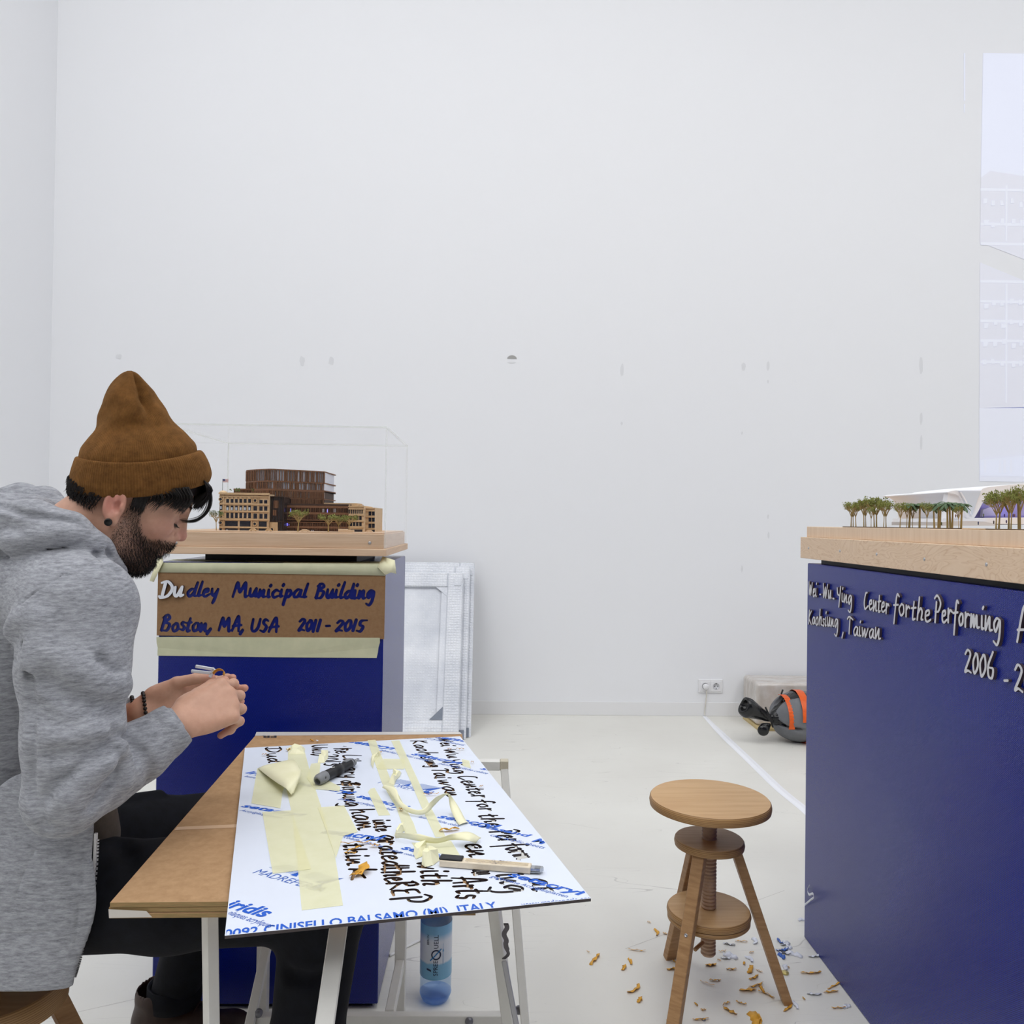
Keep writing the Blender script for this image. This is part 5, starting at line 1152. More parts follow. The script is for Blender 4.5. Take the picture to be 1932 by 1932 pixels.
b = MB(); c = onz(*ZF(927, 725), 0); b.lathe([(.0045, 0), (.0045, .0035), (.003, .0035), (.003, 0)], 16, close=True); o = b.build('washer', GREYM, None, True); o.location = c; tag(o, 'small grey washer lying on the floor at the front of the free stool', 'washer')
b = MB(); c = onz(*ZF(1420, 440), 0); b.lathe([(.0001, 0), (.010, 0), (.0105, .001), (.0105, .004), (.0001, .005)], 20); o = b.build('bottle_cap', mat('cap_gold', (206, 190, 120), .4, .4), None, True); o.location = c + np.array([0, 0, 0]); tag(o, 'flat gold coloured cap on the floor behind the right stool leg', 'cap')
TG_ = 'ochre shavings on the table'
TLS = ['long ochre film shaving on the sheet near its far right corner', 'short ochre film shaving left of the long one near the far right corner', 'tiny ochre film bit on the small tape scrap at the right edge of the sheet', 'thin straight ochre film strip beside the second logo on the sheet', 'tiny ochre film bit right of the cut word Center on the sheet', 'ochre film bit on the curling tape ribbon', 'tiny ochre film bit on the pinched tape curl', 'broad ochre film shaving behind the pale tape ribbon', 'longest straight ochre film strip above the cut word think on the sheet', 'slanting ochre film strip lying over the cut word think', 'short curled ochre film shaving at the lower left of the cut word think', 'large ochre film piece crumpled at the end of the cut word think', 'curved ochre film tail below the large crumpled ochre piece', 'ochre film bit on the curled tape end at the top of the left strip', 'thin ochre film strip in front of the cut letter D on the sheet', 'short ochre film curl right of the longest straight strip']
for i, (p, l_, w, c_) in enumerate([(ZU6(1470, 288), 16, 3, .6), (ZU6(1340, 290), 10, 3, .3), (ZU6(1615, 450), 5, 4, .3), (ZU6(1115, 840), 26, 2.5, .1), (ZU6(1725, 745), 6, 3, .2), (ZU6(750, 1025), 7, 6, .4), (ZU6(505, 332), 5, 3, 0), (ZU7(1465, 175), 30, 8, .6), (ZU7(330, 340), 42, 4, .1), (ZU7(300, 420), 26, 5, -.7), (ZU7(260, 470), 16, 5, .8), (ZU7(400, 675), 30, 16, 1.2), (ZU7(340, 720), 20, 8, 1.6), (ZT5(805, 272), 14, 6, .5), (ZT5(575, 317), 10, 3, .2), (ZU7(560, 370), 14, 5, .5)]):
    k = 1.45 / FPX; shaving(*p, SZ1 + .0012, l_ * k * 1.2, w * k * 1.4, .1 * (i % 5) - .2 if i not in (9, 11) else 1.0, c_, 300 + i, OCHRE, TLS[i], 'shaving', TG_, .2 if w > 5 else 0)
p = ZT5(1005, 187); shaving(*p, TZ + .001, .014, .004, -.9, .1, 401, OCHRE, 'ochre film strip on the bare cardboard behind the acrylic sheet', 'shaving', None); p = ZT5(1055, 195); shaving(*p, TZ + .001, .012, .003, .9, 2.4, 402, WSH, 'white film curl on the bare cardboard behind the acrylic sheet', 'shaving', None)
# curl of white and blue film clinging to the large plinth
b = MB(); f0 = [onx(x, y, RPX - .004 - d) for x, y, d in ((1528, 1671, .0), (1524, 1680, .004), (1527, 1688, .010), (1534, 1686, .014), (1536, 1693, .010), (1531, 1697, .006), (1524, 1703, .002), (1519, 1707, .0))]
cl = smooth_line(f0, 4); vs = []; c = sum(cl) / len(cl)
for i, q_ in enumerate(cl): vs += [q_ - c + np.array([-.002, -.002, .0045]), q_ - c + np.array([0, .002, -.0045])]
o = mesh('film_curl', vs, [(2 * i, 2 * i + 1, 2 * i + 3, 2 * i + 2) for i in range(len(cl) - 1)], WSH, None, True); o.location = c; o.modifiers.new('t', 'SOLIDIFY').thickness = .0005
tag(o, 'white curl of film clinging to the far edge of the large blue plinth', 'shaving')
# letter printing on the cardboard pack
p0, p1 = onz(489, 1397, TZ), onz(493, 1386, TZ)
o = printed('FR', 'print', onz(523, 1387, TZ), onz(492, 1387.5, TZ), .024, mat('print_black', (42, 40, 44), .7), board, B0, -(onz(510, 1383, TZ) - onz(510, 1390, TZ)), bold=.03)
# ================================================================== the two architectural models on their bases
STONE = mat('model_stone', (214, 186, 150), .8, var=.10, vscale=140, bump=.1, bscale=400); STONED = mat('model_stone_dark', (200, 170, 132), .8, var=.1, vscale=160)
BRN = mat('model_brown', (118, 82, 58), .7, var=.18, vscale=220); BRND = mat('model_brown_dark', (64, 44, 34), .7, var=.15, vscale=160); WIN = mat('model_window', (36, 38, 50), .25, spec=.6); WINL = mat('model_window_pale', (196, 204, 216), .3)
FOG = tint('model_screen_glass', (206, 210, 222), .42, .05); ATR = mat('atrium_dark', (46, 42, 44), .25, spec=.6); TREEB = mat('tree_trunk', (168, 144, 92), .8, var=.15, vscale=200); TREEL = mat('tree_leaf', (150, 154, 82), .8, rgb2=(112, 120, 56), vscale=260); TREEG = mat('tree_leaf_green', (110, 126, 72), .8, rgb2=(80, 100, 52), vscale=260)
PALML = mat('palm_leaf', (96, 118, 84), .7, rgb2=(66, 90, 64), vscale=200); CARW = mat('model_car', (212, 184, 152), .6)
ZB0 = 1.2125                                            # top of the small base
ZM = lambda x, y: (400 + x / 5.682, 860 + y / 5.682)
def lm(p): return np.asarray(p) + ML
def mbox(b, x0, y0, x1, y1, Y, dep):                    # block whose front face covers a rectangle of the model's elevation
    a = at(*ZM(x0, y1), Y); c = at(*ZM(x1, y0), Y); b.box(tuple(lm((a[0], Y, max(a[2], ZB0)))), tuple(lm((c[0], Y + dep, c[2])))); return b
def stuffm(o): o['kind'] = 'stuff'; return o
b = MB(); b.box(tuple(lm((-.828, 2.083, 1.2125))), tuple(lm((-.279, 2.584, 1.2155)))); b.build('street_plate', WOODL, modL)
YS = 2.19
def storey(rows, Y, m=WIN, name='window', parent=None):
    b = MB()
    for (x0, y0, x1, y1) in rows: mbox(b, x0, y0, x1, y1, Y, .004)
    return stuffm(b.build(name, m, parent))
st_ = MB(); mbox(st_, 78, 412, 612, 860, YS, .19); blk = st_.build('stone_block', STONE, modL)
b = MB()
for y0, y1, d in ((400, 414, .006), (432, 440, .003), (512, 520, .0035), (590, 598, .003), (676, 686, .004), (762, 772, .004), (832, 850, .004)): mbox(b, 76, y0, 613, y1, YS - d, d)
for x0, x1 in ((76, 84), (112, 130), (420, 432), (492, 502), (600, 613)): mbox(b, x0, 414, x1, 850, YS - .0028, .0028)
b.build('cornice_bands', STONED, blk)['kind'] = 'stuff'
W = []
for k in range(6):
    x = 152 + k * 47; W += [(x, 462, x + 30, 502), (x, 534, x + 30, 586), (x, 612, x + 30, 668)]
for x in (508, 558): W += [(x, 474, x + 34, 514), (x, 542, x + 34, 592), (x, 622, x + 34, 674)]
W += [(140, 700, 276, 752), (296, 700, 412, 758), (502, 704, 586, 762), (140, 778, 276, 832), (296, 778, 412, 832), (424, 780, 486, 832), (500, 780, 586, 832), (444, 540, 482, 592), (444, 620, 482, 674), (80, 528, 110, 580), (80, 608, 108, 660), (80, 778, 104, 834)]
storey(W, YS - .0007, WIN, 'windows', blk)
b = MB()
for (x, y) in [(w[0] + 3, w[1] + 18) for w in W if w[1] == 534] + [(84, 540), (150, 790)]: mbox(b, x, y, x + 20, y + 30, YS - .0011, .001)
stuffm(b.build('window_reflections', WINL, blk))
b = MB(); d_ = MB()
for cx_, cy_ in ((92, 466), (462, 480), (92, 716), (458, 730), (642, 790)):
    c = lm(at(*ZM(cx_, cy_), YS - .003)); r = .0038; M = frame(c, (1, 0, 0), (0, 0, 1))
    b.lathe([(r, -.001), (r, .001), (r * 1.45, .001), (r * 1.45, -.002)], 18, M); d_.lathe([(.0001, -.0004), (r, -.0004), (r, -.002)], 18, M)
stuffm(b.build('round_frames', STONED, blk)); stuffm(d_.build('round_windows', WIN, blk))
b = MB()
for k in range(6):
    c = lm(at(*ZM(167 + k * 47, 462), YS - .0012)); M = frame(c, (1, 0, 0), (0, 0, 1)); b.prism([(.0040 * math.cos(t), .0052 * math.sin(t)) for t in np.linspace(0, math.pi, 8)], -.0004, .0012, M)
stuffm(b.build('arch_heads', STONED, blk))
c = lm(at(*ZM(120, 404), YS + .03)); b = MB(); b.lathe([(.0125, -.002), (.0120, .002), (.008, .006), (.003, .008), (.0001, .0084)], 18, Matrix.Translation(Vector(c))); b.build('corner_dome', STONE, blk, True)
# flag
fl = at(*ZM(112, 375), YS + .03); ft = at(*ZM(115, 246), YS + .03); ft[0] = fl[0]
b = MB(); b.tube([lm(fl), lm(ft)], .0006, 6); pole = b.build('flag_pole', mat('pole_grey', (120, 120, 124), .5), modL)
fp0 = lm(ft) + np.array([.0006, 0, -.0008]); FW, FH = .0150, .0086
for nm, m, rects in (('flag_stripes', mat('flag_red', (168, 44, 58), .7), [(0, k * 2 / 13, 1, (k * 2 + 1) / 13) for k in range(7)]), ('flag_stripes', mat('flag_white', (228, 226, 226), .7), [(0, (k * 2 + 1) / 13, 1, (k * 2 + 2) / 13) for k in range(6)]), ('flag_canton', mat('flag_blue', (52, 56, 108), .7), [(0, 0, .42, 7 / 13)])):
    b = MB()
    for (u0, v0, u1, v1) in rects:
        for k in range(4):
            ua, ub = u0 + (u1 - u0) * k / 4, u0 + (u1 - u0) * (k + 1) / 4; yy = lambda u: .001 * math.sin(u * 6) - (.0003 if 'canton' in nm else 0)
            b.quad(*[fp0 + np.array([u * FW, yy(u), -v * FH]) for u, v in ((ua, v0), (ub, v0), (ub, v1), (ua, v1))])
    b.build(nm, m, pole)
# atrium between stone and brown wing
b = MB(); mbox(b, 612, 440, 772, 855, YS + .012, .12); atr = b.build('glass_atrium', ATR, modL)
b = MB()
for x in (612, 640, 668, 696, 724, 752, 766): mbox(b, x, 436, x + 4, 855, YS + .010, .002)
for y in (434, 700): mbox(b, 610, y, 772, y + 6, YS + .009, .003)
stuffm(b.build('atrium_mullions', BRND, atr))
b = MB(); mbox(b, 660, 480, 712, 560, YS + .0108, .001); mbox(b, 652, 580, 690, 640, YS + .0108, .001); stuffm(b.build('atrium_floors', BRN, atr))
b = MB(); mbox(b, 614, 712, 700, 850, YS + .004, .01); b.build('curved_entrance', STONED, atr)
# brown wing
YB1 = 2.24
b = MB(); mbox(b, 770, 520, 1462, 858, YB1, .2); wing = b.build('brown_wing', BRND, modL)
b = MB()
for y in (540, 610, 690, 700, 760, 846): mbox(b, 770, y, 1462, y + 14, YB1 - .003, .003)
for r_, (y0, y1) in enumerate(((556, 612), (624, 690), (716, 762), (776, 846))):
    x = 774
    while x < 1458: w_ = rng.choice([3, 4, 6]); mbox(b, x, y0, x + w_, y1, YB1 - .0028, .0028); x += w_ + rng.choice([6, 9, 13])
stuffm(b.build('slat_screen', BRN, wing))
b = MB()
for x0, y0, x1, y1 in ((1300, 566, 1330, 606), (1180, 568, 1205, 606), (1235, 566, 1248, 610), (1060, 796, 1092, 826), (800, 800, 812, 830)): mbox(b, x0, y0, x1, y1, YB1 - .0008, .001)
stuffm(b.build('lit_panes', WINL, wing))
BLUEL = emis('model_led', (90, 90, 255), 1.2); b = MB()
for x0, y0, x1, y1 in ((778, 562, 790, 604), (840, 565, 852, 606), (776, 752, 784, 772), (800, 722, 812, 750), (824, 732, 832, 746), (1232, 575, 1246, 612)): mbox(b, x0, y0, x1, y1, YB1 - .0014, .001)
stuffm(b.build('blue_lamps', BLUEL, wing))
b = MB(); mbox(b, 1200, 508, 1552, 545, YB1 + .05, .10); mbox(b, 1500, 518, 1552, 545, YB1 + .045, .02); b.build('roof_house', STONED, wing)
# tower: bent slab with five storeys of slats
PT = [(362, 2.33), (470, 2.275), (600, 2.245), (640, 2.243), (680, 2.246), (1204, 2.33)]
TX = []
for x, Y in PT: p = at(*ZM(x, 420), Y); TX.append((p[0], Y))
def tz(y): return at(*ZM(640, y), 2.243)[2]
tow = MB(); tow.prism([lm((x, y + .003, 0))[:2] for x, y in TX] + [lm((TX[-1][0], 2.50, 0))[:2], lm((TX[0][0], 2.50, 0))[:2]], tz(372) - 1.156, tz(362) - 1.156)
zc_ = [(540, 530), (455, 445), (372, 350), (278, 264), (150, 138)]
for y0, y1 in zc_: tow.prism([lm((x, y, 0))[:2] for x, y in TX] + [lm((TX[-1][0], 2.50, 0))[:2], lm((TX[0][0], 2.50, 0))[:2]], tz(y0) - 1.156, tz(y1) - 1.156)
tower = tow.build('tower_floors', BRN, modL)
b = MB(); pol = [lm((x, y + .0045, 0))[:2] for x, y in TX] + [lm((TX[-1][0] - .004, 2.49, 0))[:2], lm((TX[0][0] + .004, 2.49, 0))[:2]]
b.prism(pol, ZB0 - 1.156, tz(372) - 1.156); b.build('tower_core', BRND, tower)
b = MB(); b.prism(pol, tz(350) - 1.156, tz(150) - 1.156); b.build('tower_glass', mat('tower_glass_pale', (206, 210, 224), .4), tower)
b = MB(); b.prism([lm((x, y + .004, 0))[:2] for x, y in TX[3:]] + [pol[-2], pol[-1]], tz(440) - 1.156, tz(378) - 1.156); b.build('lit_storey', WINL, tower)
def tpt(t):                                              # point along the bent facade
    L = [math.dist(TX[i], TX[i + 1]) for i in range(len(TX) - 1)]; s = t * sum(L)
    for i, l in enumerate(L):
        if s <= l or i == len(L) - 1: u = s / l; return tuple(np.array(TX[i]) * (1 - u) + np.array(TX[i + 1]) * u)
        s -= l
b = MB()
for y0, y1, dens_ in ((264, 150, 1.0), (350, 278, .9), (445, 372, .6), (530, 455, .6)):
    t = 0.002
    while t < .998:
        w = rng.choice([.0012, .0016, .0016, .0028]); x, y = tpt(t); b.box(tuple(lm((x - w / 2, y - .0005, tz(y0)))), tuple(lm((x + w / 2, y + .0035, tz(y1))))); t += rng.choice([.012, .014, .019, .026]) * (1 if dens_ > .8 else .55)
stuffm(b.build('tower_slats', BRN, tower))
b = MB(); mbox(b, 232, 358, 480, 412, 2.30, .12); lw = b.build('roof_terrace', BRND, modL); b = MB()
x = 236
while x < 476: mbox(b, x, 366, x + 5, 412, 2.298, .002); x += rng.choice([9, 12, 15])
mbox(b, 230, 354, 482, 366, 2.2975, .0025); stuffm(b.build('terrace_slats', BRN, lw))
b = MB()
for k in range(26):
    x = rng.choice([200, 250, 262, 290, 430, 446]) + rng.uniform(-8, 8); c = lm(at(*ZM(x, rng.uniform(352, 385)), 2.285)); b.add([c + np.array(v) * .0026 for v in ((1, 0, 0), (-.5, .8, 0), (-.5, -.8, .1), (.1, 0, 1.3))], [(0, 1, 3), (1, 2, 3), (2, 0, 3), (0, 2, 1)])
stuffm(b.build('terrace_plants', TREEG, lw))
# right-hand stone houses
for x0, x1, y0, Y in ((1462, 1630, 536, 2.22), (1630, 1745, 556, 2.25)):
    b = MB(); mbox(b, x0, y0, x1, 855, Y, .16); h_ = b.build('stone_house', STONE, modL); W = []; n = 7 if x0 < 1500 else 2; wd = 12 if n == 7 else 30
    for r_ in range(4):
        for k in range(n): x = x0 + (8 if n == 7 else 48) + k * (22 if n == 7 else 36); W.append((x, y0 + 40 + r_ * 66, x + wd, y0 + 84 + r_ * 66))
    if n == 7: W = [w for w in W if w[1] < y0 + 60] + [(x0 + 14 + k * 34, y0 + 110 + r_ * 66, x0 + 40 + k * 34, y0 + 150 + r_ * 66) for r_ in range(2) for k in range(4)] + [(x0 + 20, 790, x0 + 150, 845)]
    storey(W, Y - .0008, WIN, 'windows', h_); b = MB()
    for y in (y0 + 2, y0 + 30, y0 + 96, y0 + 160, y0 + 226): mbox(b, x0 - 2, y, x1 + 2, y + 9, Y - .0025, .0025)
    if n == 7:
        for x in (1470, 1525, 1575, 1615): mbox(b, x, y0 - 12, x + 7, y0 + 2, Y, .004)
    stuffm(b.build('string_courses', STONED, h_))
# cars and bus of plain wood
def car(x0, x1, y1, Y, m=CARW, bus=False):
    a = lm(at(*ZM(x0, y1), Y)); c = lm(at(*ZM(x1, y1), Y)); L = c[0] - a[0]; z = ZB0 + .003 - 1.156; b = MB()
    if bus: b.box((a[0], a[1], z + .001), (a[0] + L * .62, a[1] + .008, z + .0085), bev=.0006); b.box((a[0] + L * .62, a[1], z + .001), (c[0], a[1] + .008, z + .0062), bev=.0006); b.box((a[0] + L * .3, a[1] - .002, z), (a[0] + L * .8, a[1], z + .003))
    else:
        s = [(0, .0012), (0, .0036), (.12, .0042), (.28, .0066), (.66, .0066), (.84, .0040), (1, .0034), (1, .0012)]
        b.prism([(u * L, h) for u, h in s], -.004, .004, frame((a[0], a[1], z), (1, 0, 0), (0, 0, 1)))
        for u in (.2, .8): b.lathe([(.0001, -.0043), (.0014, -.0043), (.0014, .0043), (.0001, .0043)], 10, frame((a[0] + u * L, a[1], z + .0014), (1, 0, 0), (0, 0, 1)))
    return b.build('model_bus' if bus else 'model_car', m, modL)
car(945, 1045, 853, 2.11); car(1350, 1520, 853, 2.115, bus=True); car(1650, 1722, 836, 2.15); car(575, 640, 848, 2.12, STONED); car(400, 480, 848, 2.12, STONED); car(-360, -290, 838, 2.12)
# trees: trunk, branching crown, leaf tufts
def tree_proto(h, spread, seed, mleaf, umb=True):
    r_ = random.Random(seed); t = bpy.data.objects.new('model_tree', None); t.empty_display_size = .01; COL.objects.link(t)
    b = MB(); f = .45 if umb else .5; top = Vector((r_.uniform(-.04, .04) * h, 0, h * f)); b.tube([(0, 0, 0), (top.x * .5, 0, h * f * .5), top], [h * .042, h * .030, h * .030], 6); tips = []
    for k in range(9 if umb else 7):
        a = 6.283 * k / (9 if umb else 7) + r_.uniform(-.3, .3); rr = spread * r_.uniform(.28, .36); m = top + Vector((math.cos(a) * rr * .5, math.sin(a) * rr * .5, h * .20)); b.tube([top - Vector((0, 0, h * .03)), m], [h * .02, h * .015], 5, False)
        for j in range(3):
            a2 = a + r_.uniform(-.7, .7); e = Vector((math.cos(a2) * spread * r_.uniform(.22, .5), math.sin(a2) * spread * r_.uniform(.22, .5), h * r_.uniform(.74, .92))); b.tube([m, e], [h * .012, h * .007], 4, False); tips.append(e)
            for q_ in range(2): e2 = e + Vector((r_.uniform(-.1, .1) * spread, r_.uniform(-.1, .1) * spread, h * r_.uniform(.0, .10))); b.tube([m.lerp(e, .6), e2], [h * .007, h * .004], 3, False); tips.append(e2)
    b.build('trunk', TREEB, t)
    b = MB()
    for e in tips:
        for k in range(5):
            c = e + Vector((r_.uniform(-.07, .07) * spread, r_.uniform(-.07, .07) * spread, r_.uniform(-.06, .06) * h)); s = h * r_.uniform(.030, .055); v = [c + Vector((r_.uniform(-1, 1), r_.uniform(-1, 1), r_.uniform(-.5, 1))) * s for _ in range(4)]; b.add(v, [(0, 1, 2), (0, 2, 3), (0, 3, 1), (1, 3, 2)])
    stuffm(b.build('leaves', mleaf, t)); return t
def palm_proto(h, seed):
    r_ = random.Random(seed); t = bpy.data.objects.new('model_palm', None); t.empty_display_size = .01; COL.objects.link(t)
    b = MB(); b.tube([(0, 0, 0), (h * .02, 0, h * .45), (h * .03, 0, h * .82)], [h * .036, h * .028, h * .032], 6); b.build('trunk', TREEB, t); b = MB(); c = Vector((h * .03, 0, h * .82))
    for k in range(15):
        a = 6.283 * k / 15 + r_.uniform(-.2, .2); el = r_.uniform(-.1, .9); L = h * r_.uniform(.26, .36); d = Vector((math.cos(a), math.sin(a), 0)); s = Vector((-d.y, d.x, 0)); P = [c + d * L * u + Vector((0, 0, h * (.16 * el * u * 2 - .26 * u * u))) for u in (0, .3, .6, .85, 1)]
        for i in range(4):
            w0 = h * .055 * math.sin(math.pi * (i + .3) / 4.6); w1 = h * .055 * math.sin(math.pi * (i + 1.3) / 4.6); b.quad(P[i] + s * w0 - Vector((0, 0, w0 * .5)), P[i], P[i + 1], P[i + 1] + s * w1 - Vector((0, 0, w1 * .5))); b.quad(P[i], P[i] - s * w0 - Vector((0, 0, w0 * .5)), P[i + 1] - s * w1 - Vector((0, 0, w1 * .5)), P[i + 1])
    stuffm(b.build('fronds', PALML, t)); return t
PROT = {}
def put(kind, loc, h, spread, seed, parent, off):
    key = (kind, seed % 3)
    first = key not in PROT
    if first: PROT[key] = tree_proto(1, 1.0, seed, TREEG if kind == 'g' else TREEL) if kind in 'tg' else palm_proto(1, seed)
    o = PROT[key] if first else copy_tree(PROT[key])
    o.parent = parent; o.location = tuple(np.asarray(loc) + off); o.rotation_euler = (0, 0, seed * 1.7)
    sx = spread if kind in 'tg' else h; o.scale = (sx, sx, h); return o
for i, (x, yt, x0, x1, Y, k) in enumerate(((920, 588, 830, 1048, 2.125, 't'), (1247, 634, 1128, 1352, 2.125, 't'), (1362, 655, 1290, 1455, 2.15, 't'), (1468, 640, 1400, 1580, 2.155, 't'), (45, 595, -30, 110, 2.16, 'g'))):
    p = at(*ZM(x, 850), Y); p[2] = ZB0 + .002; h = at(*ZM(x, yt), Y)[2] - p[2]; put(k, p, h, (x1 - x0) / 5.682 / FPX * Y, i, modL, ML)
# ---- clear case over the small model
EDGE = mat('case_edge', (236, 240, 232), .25, alpha=.45); CLR = tint('case_clear', (255, 255, 255), .004, .0, .0)
case = thing('display_case', 'clear acrylic case standing over the small building model', 'case', (-.5575, 2.33, 1.1755)); CX0, CX1, CY0, CY1, CZ0, CZ1 = -.2825, .2885, -.259, .259, .0, .309; th = .004
for nm, lo, hi in (('front_panel', (CX0, CY0, CZ0), (CX1, CY0 + th, CZ1)), ('back_panel', (CX0, CY1 - th, CZ0), (CX1, CY1, CZ1)), ('side_panel', (CX0, CY0 + th, CZ0), (CX0 + th, CY1 - th, CZ1)), ('side_panel', (CX1 - th, CY0 + th, CZ0), (CX1, CY1 - th, CZ1)), ('top_panel', (CX0, CY0, CZ1), (CX1, CY1, CZ1 + th))):
    b = MB(); b.box(lo, hi); ax = min(range(3), key=lambda k: hi[k] - lo[k]); bigf = {0: (3, 5), 1: (2, 4), 2: (0, 1)}[ax]; b.mi = [0 if i in bigf else 1 for i in range(6)]; b.build(nm, [CLR, EDGE], case)
# ================================================================== large model: trees, palms, white building
ZR = 1.246
ZW = lambda x, y: (1570 + x / 5.337, 900 + y / 5.337)
def onrow(x, X): p = onx(*ZW(x, 480), X); return np.array([X, p[1], ZR])
trees = [(190, 265, 100, 260, 't'), (212, 275, 130, 270, 't'), (240, 270, 160, 300, 't'), (320, 235, 230, 400, 't'), (340, 250, 270, 400, 't'), (392, 310, 350, 440, 't'), (425, 222, 320, 520, 't'), (447, 225, 350, 560, 't'), (518, 260, 450, 580, 't'), (543, 255, 480, 640, 't'), (683, 280, 610, 750, 't'), (750, 275, 690, 800, 't'), (808, 300, 750, 850, 't'), (952, 275, 890, 1010, 't'), (1275, 300, 1230, 1310, 't'),
         (776, 228, 0, 0, 'p'), (880, 230, 0, 0, 'p'), (1030, 240, 0, 0, 'p'), (1070, 228, 0, 0, 'p'), (1083, 235, 0, 0, 'p'), (1162, 215, 0, 0, 'p'), (1190, 225, 0, 0, 'p'), (1208, 222, 0, 0, 'p'), (1298, 228, 0, 0, 'p'), (1885, 130, 0, 0, 'p'),
         (1650, 190, 1480, 1720, 't'), (1678, 165, 1540, 1800, 't'), (1778, 150, 1640, 1900, 't'), (1800, 160, 1700, 1900, 't'), (1895, 110, 1820, 2000, 't'), (2010, 120, 1900, 2110, 't'), (2100, 100, 2000, 2220, 't')]
for i, (x, yt, x0, x1, k) in enumerate(trees):
    X = 1.0 + .05 * ((i * 7) % 5) / 5 + (0 if k == 't' else .03); p = onrow(x, X); dpt = p[1]; h = at(*ZW(x, yt), dpt)[2] - ZR + .002; p[2] -= .0004
    put('t' if k == 't' else 'p', p, h, max(.02, (x1 - x0) / 5.337 / FPX * dpt * 1.0), i + 3, modR, MR)
BED = mat('planting_bed', (96, 78, 56), .9, var=.2, vscale=120)
for (xa, xb) in ((130, 740), (980, 1150), (1340, 1520), (1580, 2200)):
    a, c = onrow(xa, 1.0), onrow(xb, 1.0); b = MB(); b.box(tuple(np.array([.992, c[1], ZR]) + MR), tuple(np.array([1.075, a[1], ZR + .0022]) + MR), bev=.001); b.build('planting_bed', BED if xa != 1340 else STONED, modR)
WH = mat('model_white', (236, 236, 240), .6); WHS = mat('model_white_funnel', (206, 214, 226), .45); LAV = mat('model_led_lavender', (196, 192, 240), .6); YW = 2.0  # lavender: violet LED glow of the arch painted into its back wall
def wpoly(name, pts, Y, dep, m, parent=modR, sm=False):
    P = [at(*ZW(x, y), Y) for x, y in pts]; n = len(P); vs = [p + MR for p in P] + [p + MR + np.array([0, dep, 0]) for p in P]
    return mesh(name, vs, [tuple(range(n)), tuple(range(2 * n - 1, n - 1, -1))] + [(i, n + i, n + (i + 1) % n, (i + 1) % n) for i in range(n)], m, parent, False)
cur = lambda pts, n=5: [tuple(p) for p in smooth_line(pts, n)]
arch_l = cur([(1280, 140), (1310, 175), (1335, 240), (1365, 320), (1392, 382)]); arch_r = cur([(1412, 385), (1440, 300), (1470, 215), (1500, 142)])
bld = wpoly('white_roof', cur([(1165, 150), (1230, 136), (1275, 136)]) + [(1495, 134)] + cur([(1500, 134), (1540, 108), (1700, 88), (1932, 66), (2300, 40)]) + [(2300, 210)] + cur([(1932, 205), (1740, 195), (1580, 205), (1530, 235), (1480, 330), (1432, 412)]) + [(1360, 412)] + cur([(1358, 405), (1330, 300), (1300, 215), (1250, 175), (1165, 158)]), YW, .34, WH)
wpoly('funnel_inset', arch_l + arch_r, YW - .004, .006, WHS, bld); b = MB()
wpoly('funnel_rib', cur([(1290, 150), (1330, 220), (1370, 300), (1398, 378)], 4) + cur([(1402, 372), (1378, 296), (1340, 215), (1300, 150)], 4), YW - .006, .004, WH, bld)
wpoly('arch_back_wall', [(1434, 412), (1540, 200), (2300, 200), (2300, 480), (1500, 480)], YW + .12, .01, LAV, bld); wpoly('back_wall', [(1170, 157), (1260, 178), (1310, 235), (1362, 405), (1420, 480), (1120, 480)], YW + .006, .02, WH, bld)
wpoly('arch_floor', [(1434, 412), (2300, 405), (2300, 480), (1440, 470)], YW - .02, .35, WH, bld)
wpoly('ramp_wall', cur([(1112, 452), (1200, 446), (1300, 444), (1480, 446), (1640, 470)]) + [(1640, 490), (1112, 490)], YW - .06, .25, mat('model_grey_white', (206, 206, 210), .6), bld); wpoly('terrace', [(1120, 416), (1560, 412), (1560, 448), (1112, 452)], YW - .03, .25, WH, bld)
wpoly('balustrade', [(1530, 390), (2300, 385), (2300, 410), (1530, 410)], YW + .05, .002, tint('model_rail_glass', (210, 205, 245), .5), bld); wpoly('arch_partition', [(1520, 330), (1600, 300), (1700, 350), (1700, 395), (1510, 400)], YW + .10, .01, WH, bld)
pl_ = bpy.data.lights.new('model_led_light', 'POINT'); pl_.energy = .03; pl_.color = (.55, .5, 1); pl_.shadow_soft_size = .02; plo = bpy.data.objects.new('model_led_light', pl_); COL.objects.link(plo); plo.location = at(*ZW(1800, 260), YW + .07)
for i, (x, y, Y, c) in enumerate(((1245, 392, YW - .035, (120, 80, 60)), (1262, 392, YW - .035, (50, 60, 100)), (1272, 390, YW - .035, (60, 50, 50)), (1525, 386, YW - .022, (80, 90, 50)), (1735, 388, YW - .015, (60, 40, 90)), (1822, 388, YW - .015, (60, 40, 80)), (1838, 388, YW - .015, (170, 90, 110)), (1472, 466, YW - .09, (200, 150, 90)), (1627, 456, YW - .09, (60, 60, 60)), (1100, 470, YW - .10, (170, 80, 80)), (1755, 450, YW - .09, (200, 160, 60)))):
    c0 = at(*ZW(x, y), Y) + MR; s = .0075; b = MB(); b.lathe([(.0001, -.5 * s), (.0013, -.5 * s), (.0011, -.1 * s), (.0018, .2 * s), (.0015, .32 * s), (.0006, .36 * s), (.0011, .42 * s), (.0011, .52 * s), (.0001, .58 * s)], 8, Matrix.Translation(Vector(c0))); b.build('model_figure', mat('figure_%d' % (i % 6), c, .7), modR, True)
